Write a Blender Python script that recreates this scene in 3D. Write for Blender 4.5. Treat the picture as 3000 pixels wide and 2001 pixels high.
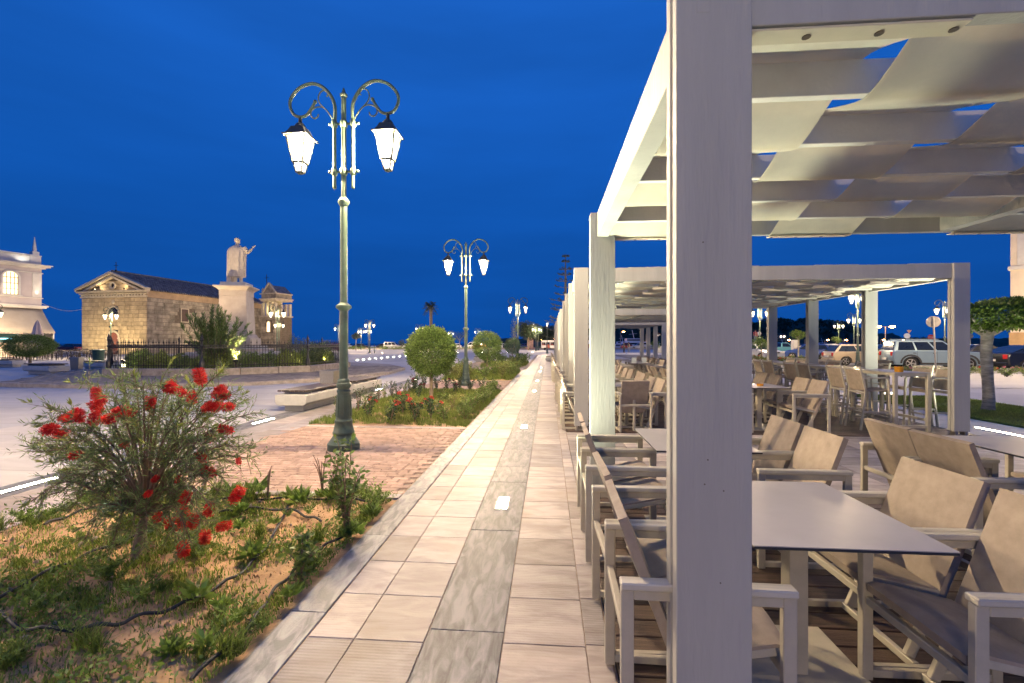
import bpy, bmesh, math, random
import numpy as np
from mathutils import Vector, Matrix
random.seed(7); RNG = np.random.default_rng(11)
for o in list(bpy.data.objects): bpy.data.objects.remove(o)
SC = bpy.context.scene; COL = SC.collection
R = math.radians; PI = math.pi

# ------------------------------------------------------------ camera, sky, exposure
YAW = math.atan(105/1333.33)
cd = bpy.data.cameras.new('camera'); cam = bpy.data.objects.new('camera', cd); COL.objects.link(cam)
cam.location = (0, 0, 1.5); cam.rotation_euler = (R(90), 0, YAW)
cd.lens = 16.0; cd.sensor_width = 36.0; cd.shift_y = 0.0018; cd.clip_start = 0.05; cd.clip_end = 9000
SC.camera = cam
SC.view_settings.view_transform = 'Standard'; SC.view_settings.look = 'None'
SC.view_settings.exposure = 0.7; SC.view_settings.gamma = 1.0
SC.cycles.use_denoising = True; SC.cycles.sample_clamp_indirect = 4.0; SC.cycles.sample_clamp_direct = 0.0
SC.cycles.max_bounces = 7; SC.cycles.diffuse_bounces = 4; SC.cycles.transparent_max_bounces = 8
SC.cycles.caustics_reflective = False; SC.cycles.caustics_refractive = False

w = bpy.data.worlds.new('World'); SC.world = w; w.use_nodes = True
nt = w.node_tree; bg = nt.nodes['Background']
tc = nt.nodes.new('ShaderNodeTexCoord'); sp = nt.nodes.new('ShaderNodeSeparateXYZ')
rmp = nt.nodes.new('ShaderNodeValToRGB')
nt.links.new(tc.outputs['Generated'], sp.inputs[0]); nt.links.new(sp.outputs['Z'], rmp.inputs[0])
els = rmp.color_ramp.elements
els[0].position = 0.0; els[0].color = (0.0024, 0.043, 0.205, 1)
els[1].position = 1.0; els[1].color = (0.010, 0.085, 0.38, 1)
for p, c in ((0.10, (0.0026, 0.047, 0.225, 1)), (0.28, (0.0034, 0.056, 0.265, 1)), (0.60, (0.0066, 0.073, 0.335, 1))):
    e = els.new(p); e.color = c
# faint thin cloud streaks of the blue hour
nz = nt.nodes.new('ShaderNodeTexNoise'); mp = nt.nodes.new('ShaderNodeMapping'); mp.inputs['Scale'].default_value = (1.2, 1.2, 7.0)
nz.inputs['Scale'].default_value = 1.6; nz.inputs['Detail'].default_value = 4
mr = nt.nodes.new('ShaderNodeMapRange'); mr.inputs[1].default_value = 0.3; mr.inputs[2].default_value = 0.75
mr.inputs[3].default_value = 0.9; mr.inputs[4].default_value = 1.13
mx = nt.nodes.new('ShaderNodeVectorMath'); mx.operation = 'SCALE'
nt.links.new(tc.outputs['Generated'], mp.inputs[0]); nt.links.new(mp.outputs[0], nz.inputs[0]); nt.links.new(nz.outputs[0], mr.inputs[0])
nt.links.new(rmp.outputs[0], mx.inputs[0]); nt.links.new(mr.outputs[0], mx.inputs['Scale'])
nt.links.new(mx.outputs[0], bg.inputs[0]); bg.inputs[1].default_value = 1.0

LAMP_C = (1.0, 0.74, 0.44); LAMP_P = 1050.0      # one lantern bulb, watts
LED_C = (1.0, 0.97, 0.72)

# ------------------------------------------------------------ pixel -> place (3000 x 2001 photograph)
CY, SY = math.cos(YAW), math.sin(YAW)
def at(u, d, z=0.0):
    lat = (u-1500)/1333.33*d
    return Vector((lat*CY - d*SY, d*CY + lat*SY, z))
def gp(u, v, z=0.0):
    return at(u, (1.5-z)*1333.33/(v-1006), z)

# ------------------------------------------------------------ helpers
def tag(o, label=None, cat=None, group=None, kind=None):
    if label: o['label'] = label
    if cat: o['category'] = cat
    if group: o['group'] = group
    if kind: o['kind'] = kind
    return o
def empty(name, label, cat, loc=(0, 0, 0), rz=0.0, group=None):
    o = bpy.data.objects.new(name, None); COL.objects.link(o); o.empty_display_size = 0.1
    o.location = loc; o.rotation_euler = (0, 0, rz)
    return tag(o, label, cat, group)
def put(name, me, parent=None, loc=None, rz=None, scale=None):
    o = bpy.data.objects.new(name, me); COL.objects.link(o)
    if parent is not None: o.parent = parent
    if loc is not None: o.location = loc
    if rz is not None: o.rotation_euler = (0, 0, rz)
    if scale is not None: o.scale = scale
    return o
def dup(root, loc, rz=None, label=None, group=None, scale=None):
    r = root.copy(); COL.objects.link(r); r.location = loc
    if rz is not None: r.rotation_euler = (0, 0, rz)
    if scale is not None: r.scale = (scale,)*3
    if label: r['label'] = label
    if group: r['group'] = group
    for ch in KIDS(root):
        c = ch.copy(); COL.objects.link(c); c.parent = r
        for g in KIDS(ch):
            d = g.copy(); COL.objects.link(d); d.parent = c
    return r
_kids = {}
def KIDS(o):
    k = o.name
    if k not in _kids or len(_kids[k]) == 0: _kids[k] = list(o.children)
    return _kids[k]

class MB:
    def __init__(s): s.v = []; s.f = []
    def add(s, vs, fs):
        n = len(s.v); s.v += [tuple(p) for p in vs]; s.f += [tuple(i+n for i in f) for f in fs]; return s
    def box(s, x0, y0, z0, x1, y1, z1):
        return s.add([(x0,y0,z0),(x1,y0,z0),(x1,y1,z0),(x0,y1,z0),(x0,y0,z1),(x1,y0,z1),(x1,y1,z1),(x0,y1,z1)],
                     [(0,3,2,1),(4,5,6,7),(0,1,5,4),(1,2,6,5),(2,3,7,6),(3,0,4,7)])
    def cbox(s, c, sz): return s.box(c[0]-sz[0]/2, c[1]-sz[1]/2, c[2]-sz[2]/2, c[0]+sz[0]/2, c[1]+sz[1]/2, c[2]+sz[2]/2)
    def bar(s, a, b, w, h, up=(0, 0, 1)):
        a = Vector(a); b = Vector(b); d = (b-a).normalized(); up = Vector(up)
        if abs(d.dot(up)) > .99: up = Vector((1, 0, 0))
        x = d.cross(up).normalized(); y = x.cross(d).normalized(); vs = []
        for p in (a, b):
            for sx, sy in ((-1,-1),(1,-1),(1,1),(-1,1)): vs.append(p + x*(sx*w/2) + y*(sy*h/2))
        return s.add(vs, [(0,3,2,1),(4,5,6,7),(0,1,5,4),(1,2,6,5),(2,3,7,6),(3,0,4,7)])
    def prism(s, poly, z0, z1, axis='z'):
        n = len(poly)
        def m(p, t): return {'z': (p[0], p[1], t), 'y': (p[0], t, p[1]), 'x': (t, p[0], p[1])}[axis]
        vs = [m(p, z0) for p in poly] + [m(p, z1) for p in poly]
        return s.add(vs, [tuple(range(n))[::-1], tuple(range(n, 2*n))] + [(i, (i+1) % n, n+(i+1) % n, n+i) for i in range(n)])
    def lathe(s, prof, n=16, c=(0, 0), sx=1.0, sy=1.0, ph=0.0):
        vs = []; fs = []
        for r, z in prof:
            for k in range(n):
                a = 2*PI*k/n + ph; vs.append((c[0]+r*math.cos(a)*sx, c[1]+r*math.sin(a)*sy, z))
        for i in range(len(prof)-1):
            for k in range(n):
                fs.append((i*n+k, i*n+(k+1) % n, (i+1)*n+(k+1) % n, (i+1)*n+k))
        fs.append(tuple(range(n))[::-1]); fs.append(tuple((len(prof)-1)*n+k for k in range(n)))
        return s.add(vs, fs)
    def tube(s, pts, r, n=8):
        pts = [Vector(p) for p in pts]; rs = r if hasattr(r, '__len__') else [r]*len(pts)
        vs = []; fs = []; px = None
        for i, p in enumerate(pts):
            d = (pts[min(i+1, len(pts)-1)] - pts[max(i-1, 0)]).normalized()
            if px is None:
                up = Vector((0, 0, 1)) if abs(d.z) < .9 else Vector((1, 0, 0))
                px = d.cross(up).normalized()
            x = (px - d*px.dot(d)).normalized(); px = x; y = d.cross(x)
            for k in range(n):
                a = 2*PI*k/n; vs.append(p + x*(rs[i]*math.cos(a)) + y*(rs[i]*math.sin(a)))
        for i in range(len(pts)-1):
            for k in range(n): fs.append((i*n+k, i*n+(k+1) % n, (i+1)*n+(k+1) % n, (i+1)*n+k))
        fs.append(tuple(range(n))[::-1]); fs.append(tuple((len(pts)-1)*n+k for k in range(n)))
        return s.add(vs, fs)
    def ball(s, c, r, n=10, m=6):
        rr = r if hasattr(r, '__len__') else (r, r, r)
        prof = [(math.sin(PI*i/m), -math.cos(PI*i/m)) for i in range(m+1)]
        vs = []; fs = []
        for q, z in prof:
            for k in range(n):
                a = 2*PI*k/n; vs.append((c[0]+rr[0]*q*math.cos(a), c[1]+rr[1]*q*math.sin(a), c[2]+rr[2]*z))
        for i in range(m):
            for k in range(n): fs.append((i*n+k, i*n+(k+1) % n, (i+1)*n+(k+1) % n, (i+1)*n+k))
        return s.add(vs, fs)
    def mesh(s, name, mat, bevel=0, smooth=False, seg=1):
        me = bpy.data.meshes.new(name); me.from_pydata(s.v, [], s.f); me.materials.append(mat)
        bm = bmesh.new(); bm.from_mesh(me)
        bmesh.ops.remove_doubles(bm, verts=bm.verts, dist=1e-5)
        bmesh.ops.recalc_face_normals(bm, faces=bm.faces)
        if bevel:
            es = [e for e in bm.edges if len(e.link_faces) == 2 and e.calc_face_angle(0) > R(35)]
            bmesh.ops.bevel(bm, geom=es, offset=bevel, segments=seg, affect='EDGES', profile=.7, clamp_overlap=True)
        bm.to_mesh(me); bm.free()
        if smooth:
            me.polygons.foreach_set('use_smooth', [True]*len(me.polygons))
            try: me.set_sharp_from_angle(angle=R(40))
            except Exception: pass
        return me
    def build(s, name, mat, parent=None, bevel=0, smooth=False, loc=None, rz=None, seg=1):
        return put(name, s.mesh(name, mat, bevel, smooth, seg), parent, loc, rz)

def np_mesh(name, verts, nper, mat, smooth=False):
    """verts (N, nper, 3) -> one mesh of N polygons"""
    verts = np.asarray(verts, dtype=np.float32); N = verts.shape[0]
    me = bpy.data.meshes.new(name); me.vertices.add(N*nper); me.loops.add(N*nper); me.polygons.add(N)
    me.vertices.foreach_set('co', verts.reshape(-1))
    me.loops.foreach_set('vertex_index', np.arange(N*nper, dtype=np.int32))
    me.polygons.foreach_set('loop_start', np.arange(0, N*nper, nper, dtype=np.int32))
    me.polygons.foreach_set('loop_total', np.full(N, nper, dtype=np.int32))
    if smooth: me.polygons.foreach_set('use_smooth', np.ones(N, dtype=bool))
    me.update(calc_edges=True); me.materials.append(mat); return me

# ------------------------------------------------------------ materials
def nodes(m): return m.node_tree.nodes, m.node_tree.links
def mat(name, col, rough=.6, var=.12, scale=6.0, bump=0.0, bscale=60.0, metal=0.0, spec=.5, obj_var=0.0, island=0.0, col2=None, stretch=None, trans=0.0, coat=0.0, detail=5, spots=None):
    m = bpy.data.materials.new(name); m.use_nodes = True; N, L = nodes(m); b = N['Principled BSDF']
    b.inputs['Roughness'].default_value = rough; b.inputs['Metallic'].default_value = metal
    b.inputs['Specular IOR Level'].default_value = spec
    if coat: b.inputs['Coat Weight'].default_value = coat; b.inputs['Coat Roughness'].default_value = .08
    t = N.new('ShaderNodeTexCoord'); vec = t.outputs['Object']
    if stretch:
        mp = N.new('ShaderNodeMapping'); mp.inputs['Scale'].default_value = stretch; L.new(vec, mp.inputs[0]); vec = mp.outputs[0]
    if obj_var or island:
        oi = N.new('ShaderNodeObjectInfo')
        ad = N.new('ShaderNodeVectorMath'); ad.operation = 'ADD'
        sc = N.new('ShaderNodeVectorMath'); sc.operation = 'SCALE'; sc.inputs[0].default_value = (37, 53, 71)
        L.new(oi.outputs['Random'], sc.inputs['Scale']); L.new(vec, ad.inputs[0]); L.new(sc.outputs[0], ad.inputs[1]); vec = ad.outputs[0]
    nz = N.new('ShaderNodeTexNoise'); nz.inputs['Scale'].default_value = scale; nz.inputs['Detail'].default_value = detail; nz.inputs['Roughness'].default_value = .62
    L.new(vec, nz.inputs['Vector'])
    mxn = N.new('ShaderNodeMix'); mxn.data_type = 'RGBA'
    c2 = col2 if col2 else tuple(c*(1-var*2.2) for c in col)
    c1 = tuple(min(1, c*(1+var)) for c in col)
    mr = N.new('ShaderNodeMapRange'); mr.inputs[1].default_value = .32; mr.inputs[2].default_value = .68
    L.new(nz.outputs[0], mr.inputs[0]); L.new(mr.outputs[0], mxn.inputs[0])
    mxn.inputs[6].default_value = (*c2, 1); mxn.inputs[7].default_value = (*c1, 1); out = mxn.outputs[2]
    def scl(out, src, amt):
        r = N.new('ShaderNodeMapRange'); r.inputs[3].default_value = 1-amt; r.inputs[4].default_value = 1+amt*.7
        L.new(src, r.inputs[0]); v = N.new('ShaderNodeVectorMath'); v.operation = 'SCALE'
        L.new(out, v.inputs[0]); L.new(r.outputs[0], v.inputs['Scale']); return v.outputs[0]
    if obj_var: out = scl(out, oi.outputs['Random'], obj_var)
    if island:
        g = N.new('ShaderNodeNewGeometry'); out = scl(out, g.outputs['Random Per Island'], island)
    if spots:
        n3 = N.new('ShaderNodeTexNoise'); n3.inputs['Scale'].default_value = spots[0]; n3.inputs['Detail'].default_value = 6; L.new(vec, n3.inputs['Vector'])
        r3 = N.new('ShaderNodeMapRange'); r3.inputs[1].default_value = spots[1]; r3.inputs[2].default_value = spots[1]+.12; L.new(n3.outputs[0], r3.inputs[0])
        m3 = N.new('ShaderNodeMix'); m3.data_type = 'RGBA'; L.new(r3.outputs[0], m3.inputs[0]); L.new(out, m3.inputs[6]); m3.inputs[7].default_value = (*spots[2], 1); out = m3.outputs[2]
    L.new(out, b.inputs['Base Color'])
    if bump:
        n2 = N.new('ShaderNodeTexNoise'); n2.inputs['Scale'].default_value = bscale; n2.inputs['Detail'].default_value = 4
        L.new(vec, n2.inputs['Vector']); bp = N.new('ShaderNodeBump'); bp.inputs['Strength'].default_value = bump; bp.inputs['Distance'].default_value = .01
        L.new(n2.outputs[0], bp.inputs['Height']); L.new(bp.outputs[0], b.inputs['Normal'])
    if trans:
        tr = N.new('ShaderNodeBsdfTranslucent'); L.new(out, tr.inputs[0]); ms = N.new('ShaderNodeMixShader'); ms.inputs[0].default_value = trans
        o = N['Material Output']; L.new(b.outputs[0], ms.inputs[1]); L.new(tr.outputs[0], ms.inputs[2]); L.new(ms.outputs[0], o.inputs['Surface'])
    return m
def emit(name, col, s):
    m = bpy.data.materials.new(name); m.use_nodes = True; b = nodes(m)[0]['Principled BSDF']
    b.inputs['Base Color'].default_value = (*col, 1); b.inputs['Emission Color'].default_value = (*col, 1); b.inputs['Emission Strength'].default_value = s
    return m
def marble(name, base, vein, scale, obj_var=.12, rough=.45, groove=0.0, warp=(1, 1, 1), lo=.42, hi=.62, fine=.5, stain=None):
    m = bpy.data.materials.new(name); m.use_nodes = True; N, L = nodes(m); b = N['Principled BSDF']; b.inputs['Roughness'].default_value = rough
    b.inputs['Specular IOR Level'].default_value = .35
    t = N.new('ShaderNodeNewGeometry'); oi = N.new('ShaderNodeObjectInfo')
    sc = N.new('ShaderNodeVectorMath'); sc.operation = 'SCALE'; sc.inputs[0].default_value = (37, 53, 71); L.new(oi.outputs['Random'], sc.inputs['Scale'])
    ad = N.new('ShaderNodeVectorMath'); L.new(t.outputs['Position'], ad.inputs[0]); L.new(sc.outputs[0], ad.inputs[1])
    mp = N.new('ShaderNodeMapping'); mp.inputs['Scale'].default_value = warp; mp.inputs['Rotation'].default_value = (0, 0, .5); L.new(ad.outputs[0], mp.inputs[0])
    n1 = N.new('ShaderNodeTexNoise'); n1.inputs['Scale'].default_value = scale; n1.inputs['Detail'].default_value = 8; n1.inputs['Roughness'].default_value = .6; n1.inputs['Distortion'].default_value = .8
    L.new(mp.outputs[0], n1.inputs['Vector'])
    mr = N.new('ShaderNodeMapRange'); mr.inputs[1].default_value = lo; mr.inputs[2].default_value = hi; L.new(n1.outputs[0], mr.inputs[0])
    mxn = N.new('ShaderNodeMix'); mxn.data_type = 'RGBA'; L.new(mr.outputs[0], mxn.inputs[0]); mxn.inputs[6].default_value = (*vein, 1); mxn.inputs[7].default_value = (*base, 1)
    out = mxn.outputs[2]
    if stain:
        n3 = N.new('ShaderNodeTexNoise'); n3.inputs['Scale'].default_value = 1.7; n3.inputs['Detail'].default_value = 7; L.new(t.outputs['Position'], n3.inputs['Vector'])
        r3 = N.new('ShaderNodeMapRange'); r3.inputs[1].default_value = .52; r3.inputs[2].default_value = .72; r3.inputs[4].default_value = .75; L.new(n3.outputs[0], r3.inputs[0])
        m3 = N.new('ShaderNodeMix'); m3.data_type = 'RGBA'; L.new(r3.outputs[0], m3.inputs[0]); L.new(out, m3.inputs[6]); m3.inputs[7].default_value = (*stain, 1); out = m3.outputs[2]
    q1 = N.new('ShaderNodeMath'); q1.operation = 'MULTIPLY'; q1.inputs[1].default_value = 13.7; q2 = N.new('ShaderNodeMath'); q2.operation = 'FRACT'; L.new(oi.outputs['Random'], q1.inputs[0]); L.new(q1.outputs[0], q2.inputs[0])
    m5 = N.new('ShaderNodeMix'); m5.data_type = 'RGBA'; m5.blend_type = 'MULTIPLY'; m5.inputs[7].default_value = (.84, .88, .96, 1); L.new(q2.outputs[0], m5.inputs[0]); L.new(out, m5.inputs[6]); out = m5.outputs[2]   # some slabs greyer, some creamier
    r = N.new('ShaderNodeMapRange'); r.inputs[3].default_value = 1-obj_var; r.inputs[4].default_value = 1+obj_var*.7; L.new(oi.outputs['Random'], r.inputs[0])
    v = N.new('ShaderNodeVectorMath'); v.operation = 'SCALE'; L.new(out, v.inputs[0]); L.new(r.outputs[0], v.inputs['Scale']); L.new(v.outputs[0], b.inputs['Base Color'])
    n2 = N.new('ShaderNodeTexNoise'); n2.inputs['Scale'].default_value = 90; n2.inputs['Detail'].default_value = 5; L.new(t.outputs['Position'], n2.inputs['Vector'])
    bp = N.new('ShaderNodeBump'); bp.inputs['Strength'].default_value = fine; bp.inputs['Distance'].default_value = .003; L.new(n2.outputs[0], bp.inputs['Height'])
    L.new(bp.outputs[0], b.inputs['Normal'])
    if groove:
        wv = N.new('ShaderNodeTexWave'); wv.bands_direction = 'Y'; wv.inputs['Scale'].default_value = 15.7; wv.inputs['Distortion'].default_value = .15; wv.inputs['Detail'].default_value = 1
        L.new(t.outputs['Position'], wv.inputs['Vector'])
        b2 = N.new('ShaderNodeBump'); b2.inputs['Distance'].default_value = .008
        # only some of the slabs are ribbed
        gt = N.new('ShaderNodeMath'); gt.operation = 'MULTIPLY'; gt.inputs[1].default_value = 7.31
        fr = N.new('ShaderNodeMath'); fr.operation = 'FRACT'; L.new(oi.outputs['Random'], gt.inputs[0]); L.new(gt.outputs[0], fr.inputs[0])
        gg = N.new('ShaderNodeMath'); gg.operation = 'MULTIPLY'; gg.inputs[1].default_value = groove; L.new(fr.outputs[0], gg.inputs[0]); L.new(gg.outputs[0], b2.inputs['Strength'])
        L.new(wv.outputs[0], b2.inputs['Height']); L.new(bp.outputs[0], b2.inputs['Normal']); L.new(b2.outputs[0], b.inputs['Normal'])
    return m

M = {}
M['white'] = mat('white_paint_shaded', (.405, .405, .375), .55, .07, 3.0, .3, 55, stretch=(1, 1, .12), detail=8, spots=(22, .63, (.37, .36, .345)))  # white of posts and beams, darkened in the colour for their shaded fronts
M['white_lit'] = mat('white_paint_lit', (.72, .70, .65), .55, .06, 2.5, .2, 50, detail=7)  # same white on the rafters, kept brighter as if lit from below
M['canvas'] = mat('cream_canvas', (.82, .76, .62), .85, .05, 3.0, .12, 160, trans=.42)
M['rivet'] = mat('dark_eyelet', (.18, .16, .13), .35, .1, 30, metal=.8)
M['taupe_metal'] = mat('taupe_powder_coat', (.44, .41, .33), .45, .06, 9, .06, 160)
M['sling'] = mat('taupe_sling_fabric', (.345, .29, .235), .85, .08, 14, .35, 420, obj_var=.06)
M['arm_wood'] = mat('weathered_arm_slat', (.50, .48, .41), .6, .12, 6, .2, 90, stretch=(.2, 4, 4))
M['hpl'] = mat('grey_laminate', (.42, .405, .395), .35, .05, 2.5, .03, 200, spec=.45)
M['hpl_edge'] = mat('black_laminate_edge', (.02, .022, .028), .35, .1, 12)
M['deck'] = mat('dark_deck_wood', (.082, .052, .038), .55, .25, 9, .35, 60, obj_var=.28, stretch=(.35, 6, 6))
M['deck_gap'] = mat('deck_shadow_gap', (.012, .009, .007), .9, .1, 8)
M['green_iron'] = mat('green_painted_iron', (.075, .115, .085), .42, .12, 7, .12, 45, spec=.5, spots=(60, .73, (.16, .2, .15)))
M['lantern_frame'] = mat('dark_lantern_metal', (.03, .034, .026), .45, .1, 20)
M['pane'] = emit('lit_lantern_pane', (1.0, .86, .66), 5.0)
_N, _L = nodes(M['pane']); _t = _N.new('ShaderNodeBsdfTransparent'); _a = _N.new('ShaderNodeAddShader'); _e = _N.new('ShaderNodeEmission')
_e.inputs[0].default_value = (1.0, .86, .66, 1); _e.inputs[1].default_value = 1.3; _t.inputs[0].default_value = (.9, .9, .9, 1)
_L.new(_t.outputs[0], _a.inputs[0]); _L.new(_e.outputs[0], _a.inputs[1]); _L.new(_a.outputs[0], _N['Material Output'].inputs['Surface'])   # glowing clear glass
M['led'] = emit('lit_ground_glass', LED_C, 55.0)
M['steel'] = mat('brushed_steel', (.42, .40, .36), .35, .1, 20, metal=.9, stretch=(8, 8, .6))
M['soil'] = mat('ochre_soil', (.47, .30, .15), .95, .2, 3.2, .9, 34, col2=(.27, .165, .085), detail=9)
M['hose'] = mat('black_pipe', (.035, .036, .036), .6, .3, 12)
M['grass'] = mat('grass_blades', (.23, .30, .05), .6, .15, 1.7, island=.55, trans=.35, col2=(.12, .19, .03))
M['weed'] = mat('weed_leaves', (.21, .32, .06), .5, .15, 4, island=.5, trans=.3)
M['joint'] = mat('pavement_joint', (.33, .25, .18), .95, .2, 20)
M['tile'] = marble('pale_marble', (.45, .395, .35), (.30, .255, .22), 2.6, .32, .5, .25, (1, 3.2, 1), .36, .60, stain=(.31, .25, .185))
M['grey_marble'] = marble('grey_marble', (.235, .232, .235), (.07, .07, .075), 8.0, .2, .5, 0, (2.4, .55, 1), .38, .64)
M['kerb_marble'] = marble('kerb_marble', (.37, .36, .345), (.16, .16, .16), 5.0, .12, .5, 0, (2.6, .9, 1), .40, .60)
M['plaza'] = marble('plaza_marble', (.50, .48, .455), (.42, .40, .375), 1.1, .07, .6, 0, (.6, 2.2, 1), .35, .65, .25)
M['paver'] = mat('tumbled_brick_paver', (.45, .315, .24), .85, .1, 12, .5, 60, obj_var=.22, island=.22)
M['cobble'] = mat('worn_cobble', (.27, .23, .19), .8, .2, 2.4, .6, 26, island=.25)
M['kerbstone'] = mat('pitted_kerbstone', (.37, .32, .27), .85, .15, 5, .6, 40)
M['concrete'] = mat('pale_concrete', (.44, .43, .40), .7, .06, 5, .15, 60)
M['bench_wood'] = mat('dark_bench_slat', (.075, .05, .035), .45, .2, 6, .15, 50, stretch=(5, .3, 5), obj_var=.2)
M['iron'] = mat('black_wrought_iron', (.018, .018, .02), .45, .1, 20)
M['bark'] = mat('grey_brown_bark', (.27, .215, .15), .9, .25, 14, .9, 28, stretch=(1, 1, .35))
M['pale_bark'] = mat('pale_bark', (.36, .33, .27), .9, .25, 9, .9, 24, stretch=(.5, .5, 1.8))
# ------------------------------------------------------------ ground, sea, paving
def plain(name, x0, y0, x1, y1, z, m, kind='structure', n=1):
    o = MB().add([(x0,y0,z),(x1,y0,z),(x1,y1,z),(x0,y1,z)], [(0,1,2,3)]).build(name, m); tag(o, kind=kind); return o
M['sea'] = mat('dark_sea', (.012, .05, .12), .25, .15, .02, .3, .4)
M['plaza_far'] = mat('plaza_paving_far', (.46, .44, .42), .8, .08, .35, .05, 6)
M['band'] = mat('plaza_pale_band', (.52, .47, .43), .8, .06, 1.2)
M['asphalt'] = mat('asphalt', (.17, .155, .145), .8, .15, 1.0, .4, 60)
plain('sea', -6000, 128, 7000, 8500, -1.2, M['sea'])
g = MB().add([(-260,-60,-.03),(330,-60,-.03),(330,131,-.03),(-260,131,-.03)], [(0,1,2,3)])
g.add([(-260,131,-.03),(330,131,-.03),(330,131,-1.6),(-260,131,-1.6)], [(0,1,2,3)])
ground = tag(g.build('ground', M['plaza_far']), kind='structure')

# unit slabs with eased edges, shared by every piece of the same size
_slab = {}
def slab_mesh(sx, sy, m, h=.026, ease=.0025):
    k = (round(sx, 3), round(sy, 3), m.name, h)
    if k not in _slab:
        b = MB(); e = ease
        b.add([(-sx/2,-sy/2,-h),(sx/2,-sy/2,-h),(sx/2,sy/2,-h),(-sx/2,sy/2,-h),(-sx/2,-sy/2,-e),(sx/2,-sy/2,-e),(sx/2,sy/2,-e),(-sx/2,sy/2,-e),
               (-sx/2+e,-sy/2+e,0),(sx/2-e,-sy/2+e,0),(sx/2-e,sy/2-e,0),(-sx/2+e,sy/2-e,0)],
              [(0,1,5,4),(1,2,6,5),(2,3,7,6),(3,0,4,7),(4,5,9,8),(5,6,10,9),(6,7,11,10),(7,4,8,11),(8,9,10,11)])
        _slab[k] = b.mesh('slab', m)
    return _slab[k]
def lay(name, x0, x1, y0, y1, m, parent, gap=.0045, jit=.0008, z=0.0, h=.026):
    sx, sy = x1-x0-gap, y1-y0-gap
    o = put(name, slab_mesh(sx, sy, m, h), parent, ((x0+x1)/2, (y0+y1)/2, z + random.uniform(-jit, jit)))
    o.rotation_euler = (random.uniform(-jit, jit)*.5, random.uniform(-jit, jit)*.5, random.uniform(-jit, jit)*1.5)
    return o

PITCH = 10.05               # lamp to lamp along the promenade
BED_X0, BED_X1 = -4.38, -1.43
path = plain('promenade_path', -1.45, -3, .31, 60, -.005, M['joint'])
ncol = [(-1.225, -.98), (-.98, -.62), (-.225, .188), (.188, .305)]
y = 1.42; row = 0
while y < 21.5:
    for ci, (a, b) in enumerate(ncol):
        off = (0, 0, .03, .05)[ci]
        lay('path_tile', a, b, y+off, y+off+.41, M['tile'], path)
    y += .41; row += 1
YT = y
tag(MB().add([(x0, YT+.06, -.002+.0*k) for k, x0 in ()], []).build('x', M['tile']), kind='structure') if False else None
far_path = plain('path_far', -1.225, YT+.05, .305, 62, -.004, M['tile'])
# dark marble strip down the middle, long slabs
y = 1.1
for L in [1.25, 1.28, 1.27, .62, .9, 1.25]*4:
    if y > 26: break
    lay('marble_slab', -.62, -.225, y, y+L, M['grey_marble'], path, .004); y += L
plain('strip_far', -.62, y, -.225, 62, -.001, M['grey_marble'])
# grey marble kerb band between beds and path
kerb = plain('bed_kerb', -1.44, -2, -1.222, 26, -.0035, M['joint'])
y = .4
while y < 25:
    lay('kerb_slab', -1.43, -1.229, y, y+1.02, M['kerb_marble'], kerb, .003, z=.006); y += 1.02
# beds: kerb across their ends, soil below grass, brick paving between
beds = [(4.30-6.35+PITCH*k, 4.30+PITCH*k) for k in range(4)]
for k, (a, b) in enumerate(beds):
    for ye, nm in ((a-.12, 'near'), (b, 'far')):
        x = BED_X0
        while x < BED_X1-.05:
            x2 = min(x+.98, BED_X1); lay('kerb_slab', x, x2, ye, ye+.12, M['tile'], kerb, .003, z=.006); x = x2
paving = plain('brick_paving', -4.6, 4.42, -1.44, 4.42+PITCH*3, -.016, M['joint'])
def pavers(y0, y1, as_parts):
    pw, pl = .096, .196; n = 0; loose = []
    y = y0; r = 0
    while y + pw*.5 < y1:
        x = BED_X1-.005 - (r % 2)*pl*.5
        if r % 2: x += 0
        xs = x
        first = True
        while xs > -4.55:
            l = pl*random.choice((.75, 1, 1, 1.12)) if not (first and r % 2) else pl
            x1 = min(xs, BED_X1-.005); x0 = max(xs-l, -4.56)
            if x1-x0 > .04: loose.append((x0, x1, y, y+pw))
            xs -= l; first = False
        y += pw; r += 1
    def near(q): 
        return (q[0]+q[1])**2/4*.5 + ((q[2]+q[3])/2)**2
    loose.sort(key=near)
    b = MB()
    for i, (x0, x1, ya, yb) in enumerate(loose):
        if as_parts and i < 298:
            o = put('brick', slab_mesh(.188, .09, M['paver'], .026, .008), paving, ((x0+x1)/2, (ya+yb)/2, random.uniform(-.003, .002)))
            o.scale = ((x1-x0-.006)/.188, (yb-ya-.006)/.09, 1); o.rotation_euler = (random.uniform(-.01,.01), random.uniform(-.01,.01), random.uniform(-.025,.025))
        else:
            g = .003; e = .009; z = random.uniform(-.003, .002); x0 += g; x1 -= g; ya += g; yb -= g
            b.add([(x0,ya,-.014),(x1,ya,-.014),(x1,yb,-.014),(x0,yb,-.014),(x0+e,ya+e,z),(x1-e,ya+e,z),(x1-e,yb-e,z),(x0+e,yb-e,z)],
                  [(0,1,5,4),(1,2,6,5),(2,3,7,6),(3,0,4,7),(4,5,6,7)])
    if b.v:
        o = b.build('brick_field', M['paver'], paving); o['kind'] = 'stuff'
pavers(4.425, 8.13, True); pavers(14.475, 18.18, False)
plain('brick_paving_far', -4.55, 24.55, -1.44, 28.2, -.01, M['paver'])

# pale walk and grey light strip left of the beds
walk = plain('left_walk', -5.75, -2, -4.36, 40, -.006, M['joint'])
y = 1.6
while y < 26:
    lay('walk_slab', -5.28, -4.82, y, y+.82, M['tile'], walk, .004); lay('walk_slab', -4.82, -4.39, y+.2, y+1.02, M['tile'], walk, .004)
    lay('light_strip_slab', -5.7, -5.28, y, y+.82, M['grey_marble'], walk, .003); y += .82
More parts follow.
